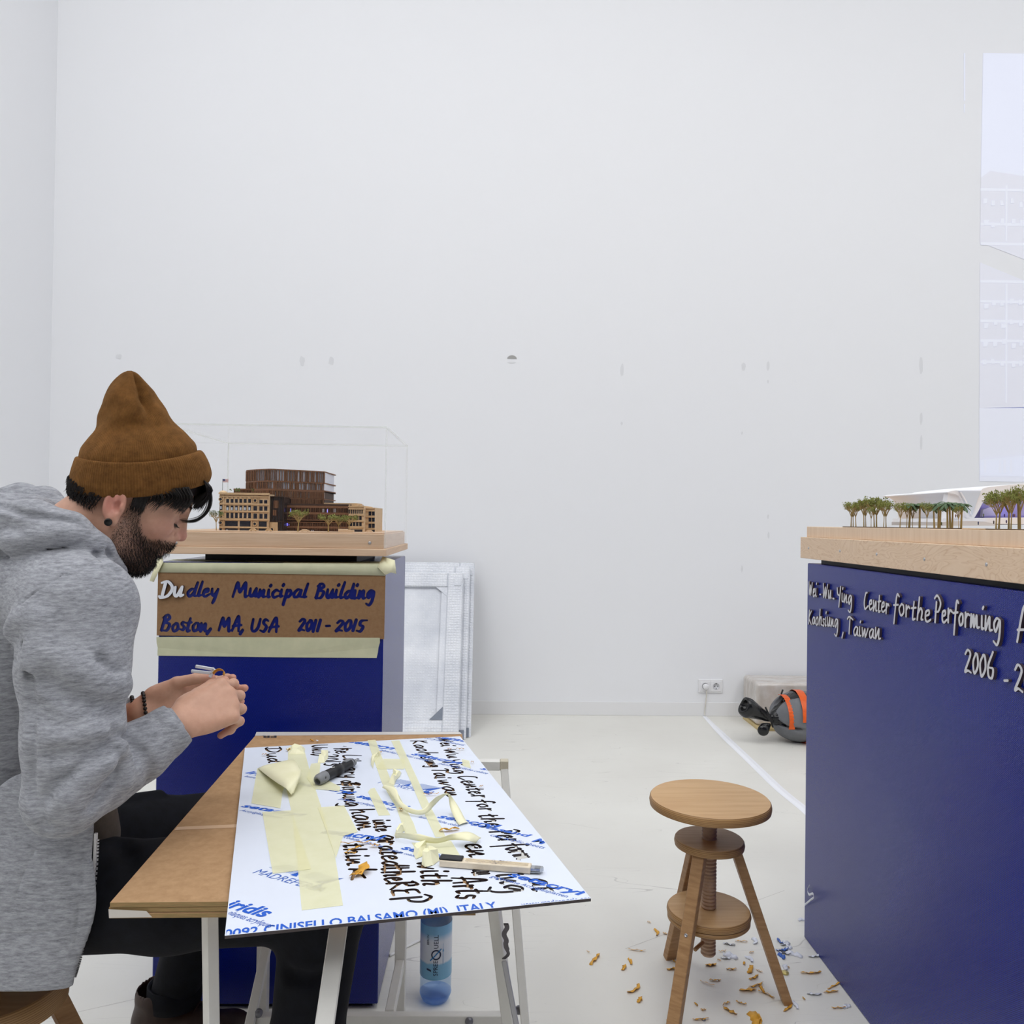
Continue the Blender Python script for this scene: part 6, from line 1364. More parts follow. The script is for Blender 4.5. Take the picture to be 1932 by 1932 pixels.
# ================================================================== the seated person
PERSON = thing('person', 'bearded person in brown beanie and grey hoodie, seated bent over handwork beside the table', 'person',
               (-.87, 1.45, 0))
PL = -np.array([-.87, 1.45, 0.])                     # children are built in world coordinates, shifted to the root
def pmesh(name, f, lo, hi, h, m, relax=1, parent=None):
    vs, fs = mesh_sdf(f, lo, hi, h, relax)
    return np_mesh(name, vs + PL, fs, m, parent or PERSON), vs
# ---- head frame
HP = np.array([-.6416, 1.4431, 1.273])
HF = np.array([.8126, .3725, -.4482]); HL = np.array([-.3594, .9257, .1177]); HU = np.array([.4587, .0654, .8862])
HR = np.stack([HF, HL, HU], 1)                       # local -> world columns
def hw(p): return HP + np.asarray(p, float) @ HR.T
def hl(P): return (P - HP) @ HR
def inhead(s):
    fn = lambda P: s(hl(P)); b = s.bs
    if b is not None: fn.bs = (hw(b[0]), b[1])
    return fn
head = SDF()
head.add(ell((-.006, 0, .05), (.094, .074, .084)), 0)
head.add(ell((.034, 0, -.008), (.058, .058, .088)), .03)
for y in (-1, 1):
    limb(head, [(0, y * .054, -.045), (.016, y * .050, -.072), (.058, y * .022, -.084)], [.02, .018, .017], .03)
    head.add(ell((.056, y * .042, -.006), (.026, .02, .022)), .02)
    head.add(cap((.084, y * .012, .037), (.074, y * .044, .036), .011, .008), .012)
head.add(ell((.064, 0, -.084), (.018, .022, .019)), .02)
head.add(cap((.06, 0, -.05), (.07, 0, -.03), .03), .02)
for y in (-1, 1):
    head.sub(ell((.093, y * .031, .015), (.014, .017, .0115)), .012)
head.add(cap((.088, 0, .03), (.1025, 0, -.008), .0065, .0085), .010)
head.add(ell((.1045, 0, -.0135), (.0095, .0098, .0088)), .006)
for y in (-1, 1):
    head.add(ell((.094, y * .0125, -.018), (.0105, .007, .0075)), .004)
    head.sub(cap((.096, y * .006, -.0285), (.1, y * .006, -.0225), .0028), .002)
    head.sub(cap((.092, y * .0195, -.012), (.085, y * .021, -.023), .0015), .006)
    head.add(ell((.0735, y * .031, .0135), (.0125, .0145, .0118)), .003)         # lowered eyelid
    head.sub(cap((.083, y * .022, .0045), (.0795, y * .042, .0062), .0012), .002)
    head.sub(cap((.0865, y * .021, .0215), (.079, y * .043, .022), .0008), .003)
head.add(ell((.086, 0, -.036), (.009, .014, .012)), .012)
limb(head, [(.078, -.023, -.0495), (.0885, -.007, -.0445), (.0885, .007, -.0445), (.078, .023, -.0495)], [.003, .0048, .0048, .003], .006)
limb(head, [(.077, -.021, -.051), (.0842, -.006, -.0565), (.0842, .006, -.0565), (.077, .021, -.051)], [.003, .0055, .0055, .003], .005)
limb_c = SDF(); limb(limb_c, [(.079, -.024, -.0500), (.0915, -.006, -.0502), (.0915, .006, -.0502), (.079, .024, -.0500)], [.0012] * 4, 0)
head.sub(limb_c, .002)
head.sub(ell((.0885, 0, -.0665), (.008, .02, .005)), .008)
for y in (-1, 1):                                     # ears
    ta = math.radians(12); ca, sa = math.cos(ta), math.sin(ta); tw = math.radians(22) * y
    A = np.array([[ca, 0, -sa], [0, 1, 0], [sa, 0, ca]]) @ np.array([[math.cos(tw), -math.sin(tw), 0], [math.sin(tw), math.cos(tw), 0], [0, 0, 1]])
    ec = np.array([-.018, y * .0765, -.003])
    ear = SDF(); ear.add(ell(ec, (.0185, .0075, .031), A), 0)
    ear.sub(ell(ec + A @ np.array([.002, y * .0075, .003]), (.0125, .0065, .0225), A), .003)
    ear.add(cap(ec + A @ np.array([.001, y * .002, .016]), ec + A @ np.array([.004, y * .003, -.012]), .0032, .003), .004)
    ear.sub(ell(ec + A @ np.array([.0075, y * .004, -.002]), (.0065, .006, .0095), A), .003)
    ear.add(ell(ec + A @ np.array([.005, y * .001, -.027]), (.0095, .0055, .0105), A), .006)
    ear.add(ell(ec + A @ np.array([.014, y * .002, -.001]), (.0035, .0045, .006), A), .004)
    head.add(ear, .005)
# ---- hands
def hand(wrist, d, nrm, side, curls, spread, thumb, sc=1.0, pcurl=0):
    """palm, four fingers (three phalanges each) and a thumb; d along the hand, nrm out of its back, side towards the thumb"""
    w = np.array(wrist, float); d = np.array(d, float); d /= np.linalg.norm(d)
    nrm = np.array(nrm, float); nrm -= d * (nrm @ d); nrm /= np.linalg.norm(nrm)
    side = np.cross(d, nrm) * (1 if np.cross(d, nrm) @ np.array(side) > 0 else -1)
    s = SDF(); tips = []
    base = [(.088, .030), (.093, .009), (.088, -.012), (.079, -.031)]
    for k, (a, b) in enumerate(base):
        p0 = w + (d * .012 + side * b * .55) * sc; p1 = w + (d * a + side * b) * sc
        s.add(cap(p0, p1, .0145 * sc, .0118 * sc), .014)
    s.add(ell(w + (d * .05 - nrm * .006) * sc, np.array([.046, .036, .013]) * sc, np.stack([d, side, nrm], 1)), .012)
    s.add(ell(w + (d * .04 + side * .028 - nrm * .010) * sc, np.array([.03, .014, .014]) * sc, np.stack([d, side, nrm], 1)), .012)
    L = [(.045, .026, .021), (.049, .030, .022), (.045, .028, .022), (.035, .021, .019)]
    R = [.0092, .0096, .0090, .0080]
    for k, (a, b) in enumerate(base):
        p = w + (d * a + side * b + nrm * .001) * sc; ang = 0; sp = spread[k]
        fs_ = SDF()
        for j in range(3):
            ang += curls[k][j]
            dd = d * math.cos(ang) - nrm * math.sin(ang)
            if j == 0 or True: dd = dd + side * sp
            dd /= np.linalg.norm(dd); q = p + dd * L[k][j] * sc
            fs_.add(cap(p, q, R[k] * sc * (1 - .08 * j), R[k] * sc * (.92 - .09 * j)), .0025 if j else 0)
            if j: fs_.add(ell(p + nrm * math.cos(ang) * .002 + d * math.sin(ang) * .002, np.full(3, R[k] * sc * 1.04)), .004)
            p = q
        tips.append(p)
        s.add(fs_, .0045)
    t0 = w + (d * .022 + side * .026 - nrm * .008) * sc
    p = t0
    for j, (ln, (td, ts, tn)) in enumerate(zip((.046, .035, .028), thumb)):
        dd = d * td + side * ts - nrm * tn; dd /= np.linalg.norm(dd); q = p + dd * ln * sc
        s.add(cap(p, q, (.0135, .0112, .0102)[j] * sc, (.0112, .0102, .0082)[j] * sc), (.012, .004, .003)[j]); p = q
    tips.append(p)
    return s, tips
WR = at(338, 1364, 1.345)                              # near wrist
WL = at(268, 1342, 1.52)                               # far wrist
ELB = at(122, 1506, 1.205)
RH, RT = hand(WR, at(440, 1316, 1.405) - WR, (-.15, -1, .25), (-.1, .3, 1),
              [(.85, 1.15, .75), (1.0, 1.25, .8), (1.05, 1.25, .8), (1.1, 1.2, .8)], (.06, .02, -.04, -.10),
              [(.75, .35, .55), (.95, .25, .30), (1, .0, .35)])
LH, LT = hand(WL, at(404, 1316, 1.575) - WL, (.30, 1, -.05), (-.2, -.1, 1),
              [(.30, .45, .35), (.22, .38, .30), (.20, .35, .30), (.25, .4, .3)], (.03, .0, -.03, -.07),
              [(.95, .35, .35), (1, .05, .35), (1, -.1, .4)], 1.0)
# ---- one continuous body
body = SDF()
body.add(inhead(head), 0)
NB = at(120, 1085, 1.45)
limb(body, [hw((-.03, 0, -.03)), hw((-.045, 0, -.085)), NB], [.056, .056, .068], .02)
limb(body, [NB, at(60, 1300, 1.45), at(20, 1560, 1.45), at(20, 1680, 1.45)], [.07, .125, .125, .13], .05)
limb(body, [at(120, 1130, 1.30), ELB, at(190, 1462, 1.26), at(255, 1424, 1.305), WR], [.05, .036, .032, .028, .026], .02)
limb(body, [NB, at(140, 1140, 1.30)], [.06, .05], .04)
ELBL = at(150, 1480, 1.60)
limb(body, [NB, at(150, 1120, 1.60), ELBL, at(238, 1360, 1.545), WL], [.06, .05, .036, .027, .026], .02)
body.add(RH, .012); body.add(LH, .012)
HIPN = at(40, 1684, 1.36); KN = at(612, 1694, 1.34); ANN = np.array([-.318, 1.30, .10])
HIPF = at(60, 1640, 1.58); KF = at(432, 1556, 1.84); ANF = at(330, 1868, 1.94)
limb(body, [HIPN, KN, ANN], [.075, .045, .035], .03)
limb(body, [HIPF, KF, ANF], [.075, .045, .035], .03)
# ---- skin colour (own colour of the skin: flush of ears, nose, knuckles; shadow of shaved beard)
g = N('skin'); b = g.b
ca_ = g.n('Attribute', _attribute_name='skin')
nz = g.n('TexNoise', Vector=g.coord((1, 1, 1)), Scale=90, Detail=4)
mx = g.n('MixRGB', _blend_type='MULTIPLY', Fac=.35, Color1=ca_.outputs['Color'], Color2=g.ramp(nz.outputs[0], [(.3, (.72, .66, .62)), (.7, (1, 1, 1))]))
g.base(mx.outputs[0]); b.inputs['Roughness'].default_value = .5
b.inputs['Subsurface Weight'].default_value = .12; b.inputs['Subsurface Radius'].default_value = (1, .4, .25); b.inputs['Subsurface Scale'].default_value = .006
nz2 = g.n('TexNoise', Vector=g.coord((1, 1, 1)), Scale=420, Detail=2); g.bump(nz2.outputs[0], .12, .0006)
SKIN = g.m
bo, bv = pmesh('body', body, (-1.02, 1.12, .02), (-.28, 1.98, 1.42), .0028, SKIN)
tag(bo, 'olive skinned head, neck and hands')
q = hl(bv)
skin = np.tile(np.array(lin((206, 160, 136))), (len(bv), 1))
def blend(c, w): 
    global skin
    w = np.clip(w, 0, 1)[:, None]; skin = skin * (1 - w) + np.array(lin(c)) * w
def blob(c, r): return np.clip(1.4 - np.linalg.norm((q - np.array(c)) / np.array(r), axis=1), 0, 1)
for y in (-1, 1):
    blend((202, 128, 116), .7 * blob((-.022, y * .08, .0), (.022, .02, .03)))
    blend((198, 134, 120), .45 * blob((.06, y * .045, -.012), (.03, .025, .025)))
    blend((150, 104, 94), .6 * blob((.084, y * .031, .011), (.012, .018, .010)))
blend((196, 126, 116), .7 * blob((.104, 0, -.014), (.018, .016, .016)))
blend((176, 96, 92), .9 * blob((.084, 0, -.050), (.012, .017, .008)))
def beard_w(q):
    x, y, z = q[:, 0], np.abs(q[:, 1]), q[:, 2]
    # boundary: sideburn in front of the ear, along the cheek to the moustache, under the jaw
    top = np.interp(x, [-.01, .008, .018, .03, .045, .06, .075, .1], [-.03, .035, .02, -.012, -.03, -.036, -.028, -.027])
    low = np.interp(x, [-.01, .01, .03, .06], [-.062, -.085, -.112, -.13])
    w = np.clip((top - z) / .012 + .4, 0, 1) * np.clip((z - low) / .012, 0, 1) * np.clip((x + .002) / .01, 0, 1)
    lips = np.clip(1.5 - np.linalg.norm(np.stack([(x - .085) / .016, y / .02, (z + .0505) / .0085], 1), axis=1), 0, 1)
    return w * (1 - lips) * (z < .05)
bw = beard_w(q) * (np.linalg.norm(q, axis=1) < .16)
blend((62, 48, 42), .66 * bw * (.75 + .25 * np.clip((q[:, 0] - .02) / .04, 0, 1)))
hn = np.linalg.norm(bv - np.array(RT[1]), axis=1)
for T in RT + LT: blend((206, 138, 122), .5 * np.clip(1.5 - np.linalg.norm(bv - T, axis=1) / .014, 0, 1))
attr_color(bo, 'skin', np.concatenate([skin, np.ones((len(skin), 1))], 1))
# ---- hair, brows and beard: strands
HAIR = mat('hair', (30, 22, 19), .42, spec=.5, rgb2=(14, 10, 9), vscale=300)
def strands(name, curves, r0, m, n=3, parent=None):
    b = MB()
    for c in curves:
        k = len(c); b.tube([np.asarray(p) + PL for p in c], [r0 * (1 - .8 * (i / (k - 1)) ** 2) for i in range(k)], n, False)
    return b.build(name, m, parent or PERSON, True)
def surf_grad(f, P, e=.0008):
    g_ = np.stack([f(P + np.eye(3)[k] * e) - f(P - np.eye(3)[k] * e) for k in range(3)], 1)
    return g_ / (np.linalg.norm(g_, axis=1)[:, None] + 1e-9)
sel = np.where(bw > .25)[0]
sel = sel[nrg.random(len(sel)) < np.clip(bw[sel], 0, 1)]
sel = nrg.choice(sel, min(5600, len(sel)), replace=False)
P0 = bv[sel]; n0 = surf_grad(body, P0); q0 = q[sel]
cs = []
for p, nn, ql in zip(P0, n0, q0):
    mu = ql[2] > -.045 and ql[0] > .06
    dirl = np.array([.25, np.sign(ql[1]) * (.9 if mu else .15), -.6 if mu else -1.0]) if ql[0] > .02 else np.array([.1, 0, -1.])
    dw = dirl @ HR.T + nn * .55 + nrg.normal(0, .3, 3); dw /= np.linalg.norm(dw)
    L_ = (.0045 + .0065 * np.clip((ql[0] - .02) / .05, 0, 1)) * nrg.uniform(.6, 1.2) * (.7 if mu else 1)
    d2 = dw - nn * .35
    cs.append([p - nn * .0008, p + dw * L_ * .55, p + dw * L_ * .55 + d2 * L_ * .5])
strands('beard', cs, .00042, HAIR)
cs = []
for y in (-1, 1):
    for i in range(170):
        t = nrg.random(); p = hw((.0945 - .017 * t + nrg.normal(0, .001), y * (.013 + .035 * t), .0385 + .006 * math.sin(t * 2.2) + nrg.normal(0, .0022)))
        d = np.array([-.35 * t, y * 1., .35 - .5 * t]) @ HR.T; L_ = nrg.uniform(.006, .011)
        n_ = hw((1, 0, 0)) - HP
        cs.append([p - n_ * .003, p + d * L_ * .5 + n_ * .0015, p + d * L_])
strands('eyebrows', cs, .0005, HAIR)
cs = []
for y in (-1, 1):
    for i in range(46):
        t = i / 45; p = np.array([.0862 - .0065 * t * t, y * (.021 + .0215 * t), .0052 + .0015 * t])
        cs.append([hw(p), hw(p + np.array([.004, y * .0005, -.003])), hw(p + np.array([.0085, y * .002 * (t - .3), -.0035]))])
strands('eyelashes', cs, .00045, HAIR)
hair = SDF()                                          # solid undercoat of the hair under the strands
hair.add(ell((-.008, 0, .05), (.0985, .0785, .088)), 0)
hair.cut(half((0, 0, .018), (.63, 0, -1)), .006)       # follows the tilted rim of the beanie; the cap hides the top
hair.cut(half((-.004, 0, .0), (1, 0, -.2)), .004) if False else None
back = SDF(); back.add(ell((-.012, 0, .04), (.094, .0765, .092)), 0); back.cut(half((-.052, 0, 0), (1, 0, .35)), .004); back.cut(half((0, 0, -.022), (.35, 0, -1)), .01)
front = SDF(); front.add(ell((0, 0, .052), (.1015, .080, .086)), 0)
front.cut(half((.036, 0, .058), (-1.0, 0, .25)), .012); front.cut(half((.06, 0, .052), (.42, 0, -1)), .01); front.cut(half((-.0105, 0, .034), (-.64, 0, 1)), .004); back.cut(half((-.002, 0, .0386), (-.64, 0, 1)), .004)
side = SDF()
for y in (-1, 1): side.add(cap((.006, y * .0735, .05), (.013, y * .071, .006), .011, .005, ((0, 1, 0), .45)), 0)
hs = SDF(); hs.add(inhead(back), 0); hs.add(inhead(front), .004); None
ho, _ = pmesh('hair', hs, HP - .16, HP + .18, .003, HAIR)
cs = []
for i in range(900):                                   # nape
    y = nrg.uniform(-.07, .07); a = nrg.uniform(0, .62)
    p = np.array([-.052 - .042 * math.sqrt(max(0, 1 - (y / .075) ** 2)) * (1 - .2 * a), y, .006 - .042 * a])
    p[0] = -.012 - .096 * math.sqrt(max(0, 1 - (y / .078) ** 2 - ((p[2] - .04) / .095) ** 2)) if True else p[0]
    if p[0] > -.04: continue
    cs.append([hw(p), hw(p + np.array([-.003, y * .06, -.010])), hw(p + np.array([.001 + nrg.normal(0, .002), nrg.normal(0, .003), -.017]))])
for i in range(420):                                   # sideburns
    y = nrg.choice([-1, 1]); x0 = nrg.uniform(.002, .022); z0 = .052 - nrg.uniform(0, .03)
    cs.append([hw((x0, y * .0755, z0)), hw((x0 + .002, y * .0762, z0 - .012)), hw((x0 + .005 + nrg.normal(0, .0015), y * .0735, z0 - .026))])
for i in range(1500):                                  # fringe combed forward and down from under the rim
    y = nrg.uniform(-.078, .06); s_ = nrg.random()
    if y < -.045:
        x0 = nrg.uniform(.012, .07); root = np.array([x0, y * 1.0, .034 + .62 * x0])
        end = np.array([x0 + .012, y - .001, .030 + .05 * max(0, x0 - .02) - nrg.uniform(0, .02) * (x0 < .03)])
    else:
        root = np.array([.092 - 3.2 * (y + .01) ** 2, y, .098]); end = np.array([.103 - 3 * (y + .01) ** 2 + nrg.normal(0, .003), y + .012, .046 + nrg.uniform(-.004, .02)])
    mid = (root + end) / 2 + np.array([.011, -.006 if y < -.045 else 0, .006])
    e2 = end + nrg.normal(0, .0025, 3)
    cs.append([hw(p) for p in smooth_line([root, mid, e2], 3)])
strands('hair_strands', cs, .0008, HAIR, parent=None)
cs = []
lock = [loc_ for loc_ in ((1560, 1000), (1590, 1090), (1592, 1170), (1560, 1240), (1500, 1288), (1440, 1302), (1380, 1298), (1330, 1285))]
def zl(x, y, off=-.01):                                 # a point of the head's profile plane, from the profile view
    d = ray(x / 4.025, 660 + y / 4.025); p0 = HP + HL * off; t = ((p0 - CAMP) @ HL) / (d @ HL); return CAMP + d * t
for i in range(46):
    o1, o2 = nrg.normal(0, 9), nrg.normal(0, .005); k = nrg.integers(6, 9)
    cs.append(smooth_line([zl(x + o1 * (1 - .6 * j / 8) * (1 if j < 4 else .3), y + o1 * .7 * (1 if j > 3 else .2), -.012 + o2) for j, (x, y) in enumerate(lock[:k])], 3))
strands('loose_lock', cs, .0006, HAIR)
# ---- ear plug
b_ = MB(); ep = np.array([-.0125, -.0865, -.0325]); M = frame(hw(ep) + PL, HF, HU)
b_.lathe([(.0001, -.004), (.0052, -.004), (.0062, -.0025), (.0062, .003), (.0050, .0042), (.0001, .0036)], 20, M @ Matrix.Identity(4))
b_.build('ear_plug', mat('plug_black', (12, 12, 13), .3), PERSON, True)
# ---- beanie
def beanie_ring(t): pass
HATP = np.array([.63, 0., -1.]); 
RIM = lambda x: .047 + .64 * x                          # rim height over the head, local
u_ = np.array([1, 0, .64]); u_ /= np.linalg.norm(u_); w_ = np.array([-.64, 0, 1]); w_ /= np.linalg.norm(w_)
# profile of the beanie in the rim frame: along w (away from the rim): (w, front, back, half width)
HC = np.array([-.002, 0, RIM(-.002)])
def hat_pt(wc, uc, y): return HC + w_ * wc + u_ * uc + np.array([0, y, 0])
cuffp = [(-.010, .107, -.105, .0795), (-.0115, .113, -.1105, .0835), (-.004, .1175, -.1125, .0865), (.006, .1195, -.1125, .0885), (.023, .1165, -.108, .0895), (.040, .110, -.1015, .0895), (.0465, .105, -.098, .0875), (.047, .100, -.093, .083)]
prof = [(.044, .0985, -.0945, .083), (.060, .0955, -.089, .0815), (.076, .0825, -.0765, .074), (.097, .0655, -.061, .061), (.1206, .056, -.0545, .050), (.142, .041, -.049, .043), (.158, .0335, -.041, .035), (.1725, .0225, -.029, .026), (.186, .012, -.014, .014), (.191, .003, -.004, .004)]
PROFH = prof
NR = 160
def hat_mesh(rows, name, m, ribs):
    vs = []; fs = []
    for i, (wc, fu, bu, hw_) in enumerate(rows):
        c = (fu + bu) / 2; a = (fu - bu) / 2
        for k in range(NR):
            t = 2 * math.pi * k / NR
            e = 1.0
            if ribs: e += .0045 * (1 if k % 2 else -1)
            else:
                h = max(0, (wc - .05) / .13)
                e += .05 * h * math.sin(3 * t + 9 * h + .6) + .022 * math.sin(5 * t - 16 * h) * min(1, h * 3) + .02 * math.sin(2 * t + 30 * wc) * min(1, h * 4)
                # pinched seam crease running up the near side
                e -= .40 * max(0, min(1, (wc - .085) / .05)) * math.exp(-((t - 4.95 - .5 * h) / .22) ** 2) + .11 * math.exp(-((t - 4.8) / .7) ** 2 - ((wc - .096) / .012) ** 2) - .05 * math.exp(-((t - 4.2) / .5) ** 2 - ((wc - .125) / .02) ** 2)
            dip = -.011 * math.sin(t) ** 2 * max(0, 1 - max(0, wc - .05) / .05); p = hat_pt(wc + dip, c + a * e * math.cos(t), hw_ * e * math.sin(t))
            vs.append(hw(p) + PL)
    for i in range(len(rows) - 1):
        for k in range(NR):
            k2 = (k + 1) % NR; fs.append((i * NR + k, i * NR + k2, (i + 1) * NR + k2, (i + 1) * NR + k))
    if not ribs: fs.append(tuple((len(rows) - 1) * NR + k for k in range(NR)))
    return mesh(name, vs, fs, m, PERSON, True)
def dens(rows, n=5):
    return [tuple(r) for r in smooth_line(rows, n)]
g = N('beanie_knit')
tc = g.n('TexCoord'); g.b.inputs['Roughness'].default_value = .95; g.b.inputs['Sheen Weight'].default_value = .35; g.b.inputs['Sheen Tint'].default_value = (*lin((170, 130, 80)), 1)
g.b.inputs['Specular IOR Level'].default_value = .15
nz = g.n('TexNoise', Vector=tc.outputs['Object'], Scale=55, Detail=5, Roughness=.7)
at_ = g.n('Attribute', _attribute_name='rib')
wv = g.n('Math', _operation='SINE', i0=g.n('Math', _operation='MULTIPLY', i0=at_.outputs['Fac'], i1=330.0).outputs[0])
colr = g.ramp(nz.outputs[0], [(.25, lin((88, 58, 28))), (.75, lin((136, 94, 50)))])
mm = g.n('MixRGB', _blend_type='MULTIPLY', Fac=.28, Color1=colr, Color2=g.ramp(wv.outputs[0], [(.2, (.45, .4, .35)), (.8, (1, 1, 1))]))
g.base(mm.outputs[0])
fz = g.n('TexNoise', Vector=tc.outputs['Object'], Scale=420, Detail=3)
hh = g.n('Math', _operation='MULTIPLY_ADD', i0=wv.outputs[0], i1=.35, i2=fz.outputs[0]); g.bump(hh.outputs[0], .55, .0016)
KNIT = g.m
crown = hat_mesh(dens(prof, 5), 'beanie', KNIT, False)
cuff = hat_mesh(dens(cuffp, 4), 'cuff', KNIT, False)
cuff.parent = crown
cuff['label'] = 'folded ribbed cuff'
for o in (crown, cuff):
    nv = len(o.data.vertices); a = o.data.attributes.new('rib', 'FLOAT', 'POINT')
    a.data.foreach_set('value', np.array([(k % NR) / NR for k in range(nv)], np.float32) * (2 * math.pi * 160 / 330))

# ---- what the hands hold: a white cut letter with its ochre backing curl
b_ = MB(); hc = at(388, 1266, 1.455)
for (p, q_) in (((369, 1257), (404, 1263)), ((361, 1266), (400, 1270)), ((396, 1278), (405, 1262))):
    b_.bar(at(*p, 1.452) - hc, at(*q_, 1.452) - hc, .0055, .004, up=(0, 1, 0), bev=.0008)
o = b_.build('cut_letter', mat('letter_white', (226, 230, 238), .35)); o.location = hc; tag(o, 'small white cut letter held between the fingertips of the seated person', 'letter')
rb_ = [at(x, y, 1.450) for x, y in ((402, 1271), (408, 1265), (416, 1263), (423, 1267), (421, 1273))]; c_ = sum(rb_) / 5; vs_ = []
for i, p in enumerate(smooth_line(rb_, 4)): vs_ += [p - c_ + np.array([0, -.004, .002]), p - c_ + np.array([0, .004, -.003])]
o = mesh('shaving', vs_, [(2 * i, 2 * i + 1, 2 * i + 3, 2 * i + 2) for i in range(len(vs_) // 2 - 1)], OCHRE if 'OCHRE' in globals() else mat('shaving_ochre', (226, 168, 62), .55), None, True); o.location = c_; o.modifiers.new('t', 'SOLIDIFY').thickness = .0006
tag(o, 'ochre film curl pinched in the hand of the seated person', 'shaving')
# ---- hoodie
hd = SDF()
limb(hd, [at(-25, 1700, 1.43), at(-20, 1560, 1.43), at(-5, 1400, 1.44), at(30, 1240, 1.45), at(85, 1120, 1.45)], [.150, .152, .155, .152, .112], .03)
hd.add(ell(at(-40, 1800, 1.42), (.150, .185, .16)), .03)
# near sleeve
SH = at(148, 1150, 1.285)
limb(hd, [at(90, 1110, 1.36), SH], [.085, .083], .05)
limb(hd, [SH, at(140, 1260, 1.25), at(140, 1390, 1.22), at(121, 1500, 1.205)], [.080, .073, .064, .053], .03)
limb(hd, [at(124, 1504, 1.205), at(190, 1462, 1.26), at(255, 1424, 1.305), at(309, 1385, 1.335)], [.052, .050, .046, .042], .022)
# far sleeve
limb(hd, [at(130, 1130, 1.60), ELBL, at(238, 1360, 1.545)], [.07, .055, .043], .03)
# hood lying round the neck
hood = SDF()
limb(hood, [at(-20, 1000, 1.36), at(60, 1000, 1.33), at(125, 1010, 1.325), at(178, 1040, 1.345), at(222, 1075, 1.40)], [.052, .046, .036, .026, .016], .02)
limb(hood, [at(-30, 968, 1.56), at(40, 945, 1.54), at(85, 948, 1.52), at(122, 968, 1.50)], [.045, .03, .026, .02], .02)
limb(hood, [at(-25, 990, 1.45), at(60, 980, 1.45)], [.06, .045], .03)
limb(hood, [at(150, 1010, 1.545), at(210, 1060, 1.50), at(222, 1075, 1.42)], [.03, .024, .018], .02)
hd.add(hood, .014)
neckhole = SDF(); limb(neckhole, [hw((-.03, 0, -.02)), hw((-.045, 0, -.085)), NB], [.066, .063, .055], .01)
hd.sub(neckhole, .014)
hd.sub(cap(at(250, 1040, 1.45), at(170, 1050, 1.45), .045, .05), .02)
# front opening: plane the chest stays behind, hem, and the hollow inside the skirt of the jacket
hd.cut(half(at(110, 1855, 1.28), (.03, .02, -1)), .003)
hollow = SDF(); limb(hollow, [at(-25, 1940, 1.43), at(-25, 1720, 1.43)], [.175, .165], .05); hd.sub(hollow, .004)
legs_c = SDF(); limb(legs_c, [HIPN, KN], [.098, .078], .03); limb(legs_c, [HIPF, KF], [.1, .08], .03)
hd.sub(legs_c, .006)
# the open front panel hanging beside the lap
def panel(P):
    d = limb_panel(P); return d
limb_panel = SDF()
limb(limb_panel, [at(72, 1560, 1.265), at(60, 1700, 1.255), at(38, 1835, 1.25)], [.087, .087, .084], .008, ((0.05, 1, 0), .16))
limb_panel.cut(half(at(110, 1854, 1.26), (.03, .02, -1)), .003)
hd.add(limb_panel, .012)
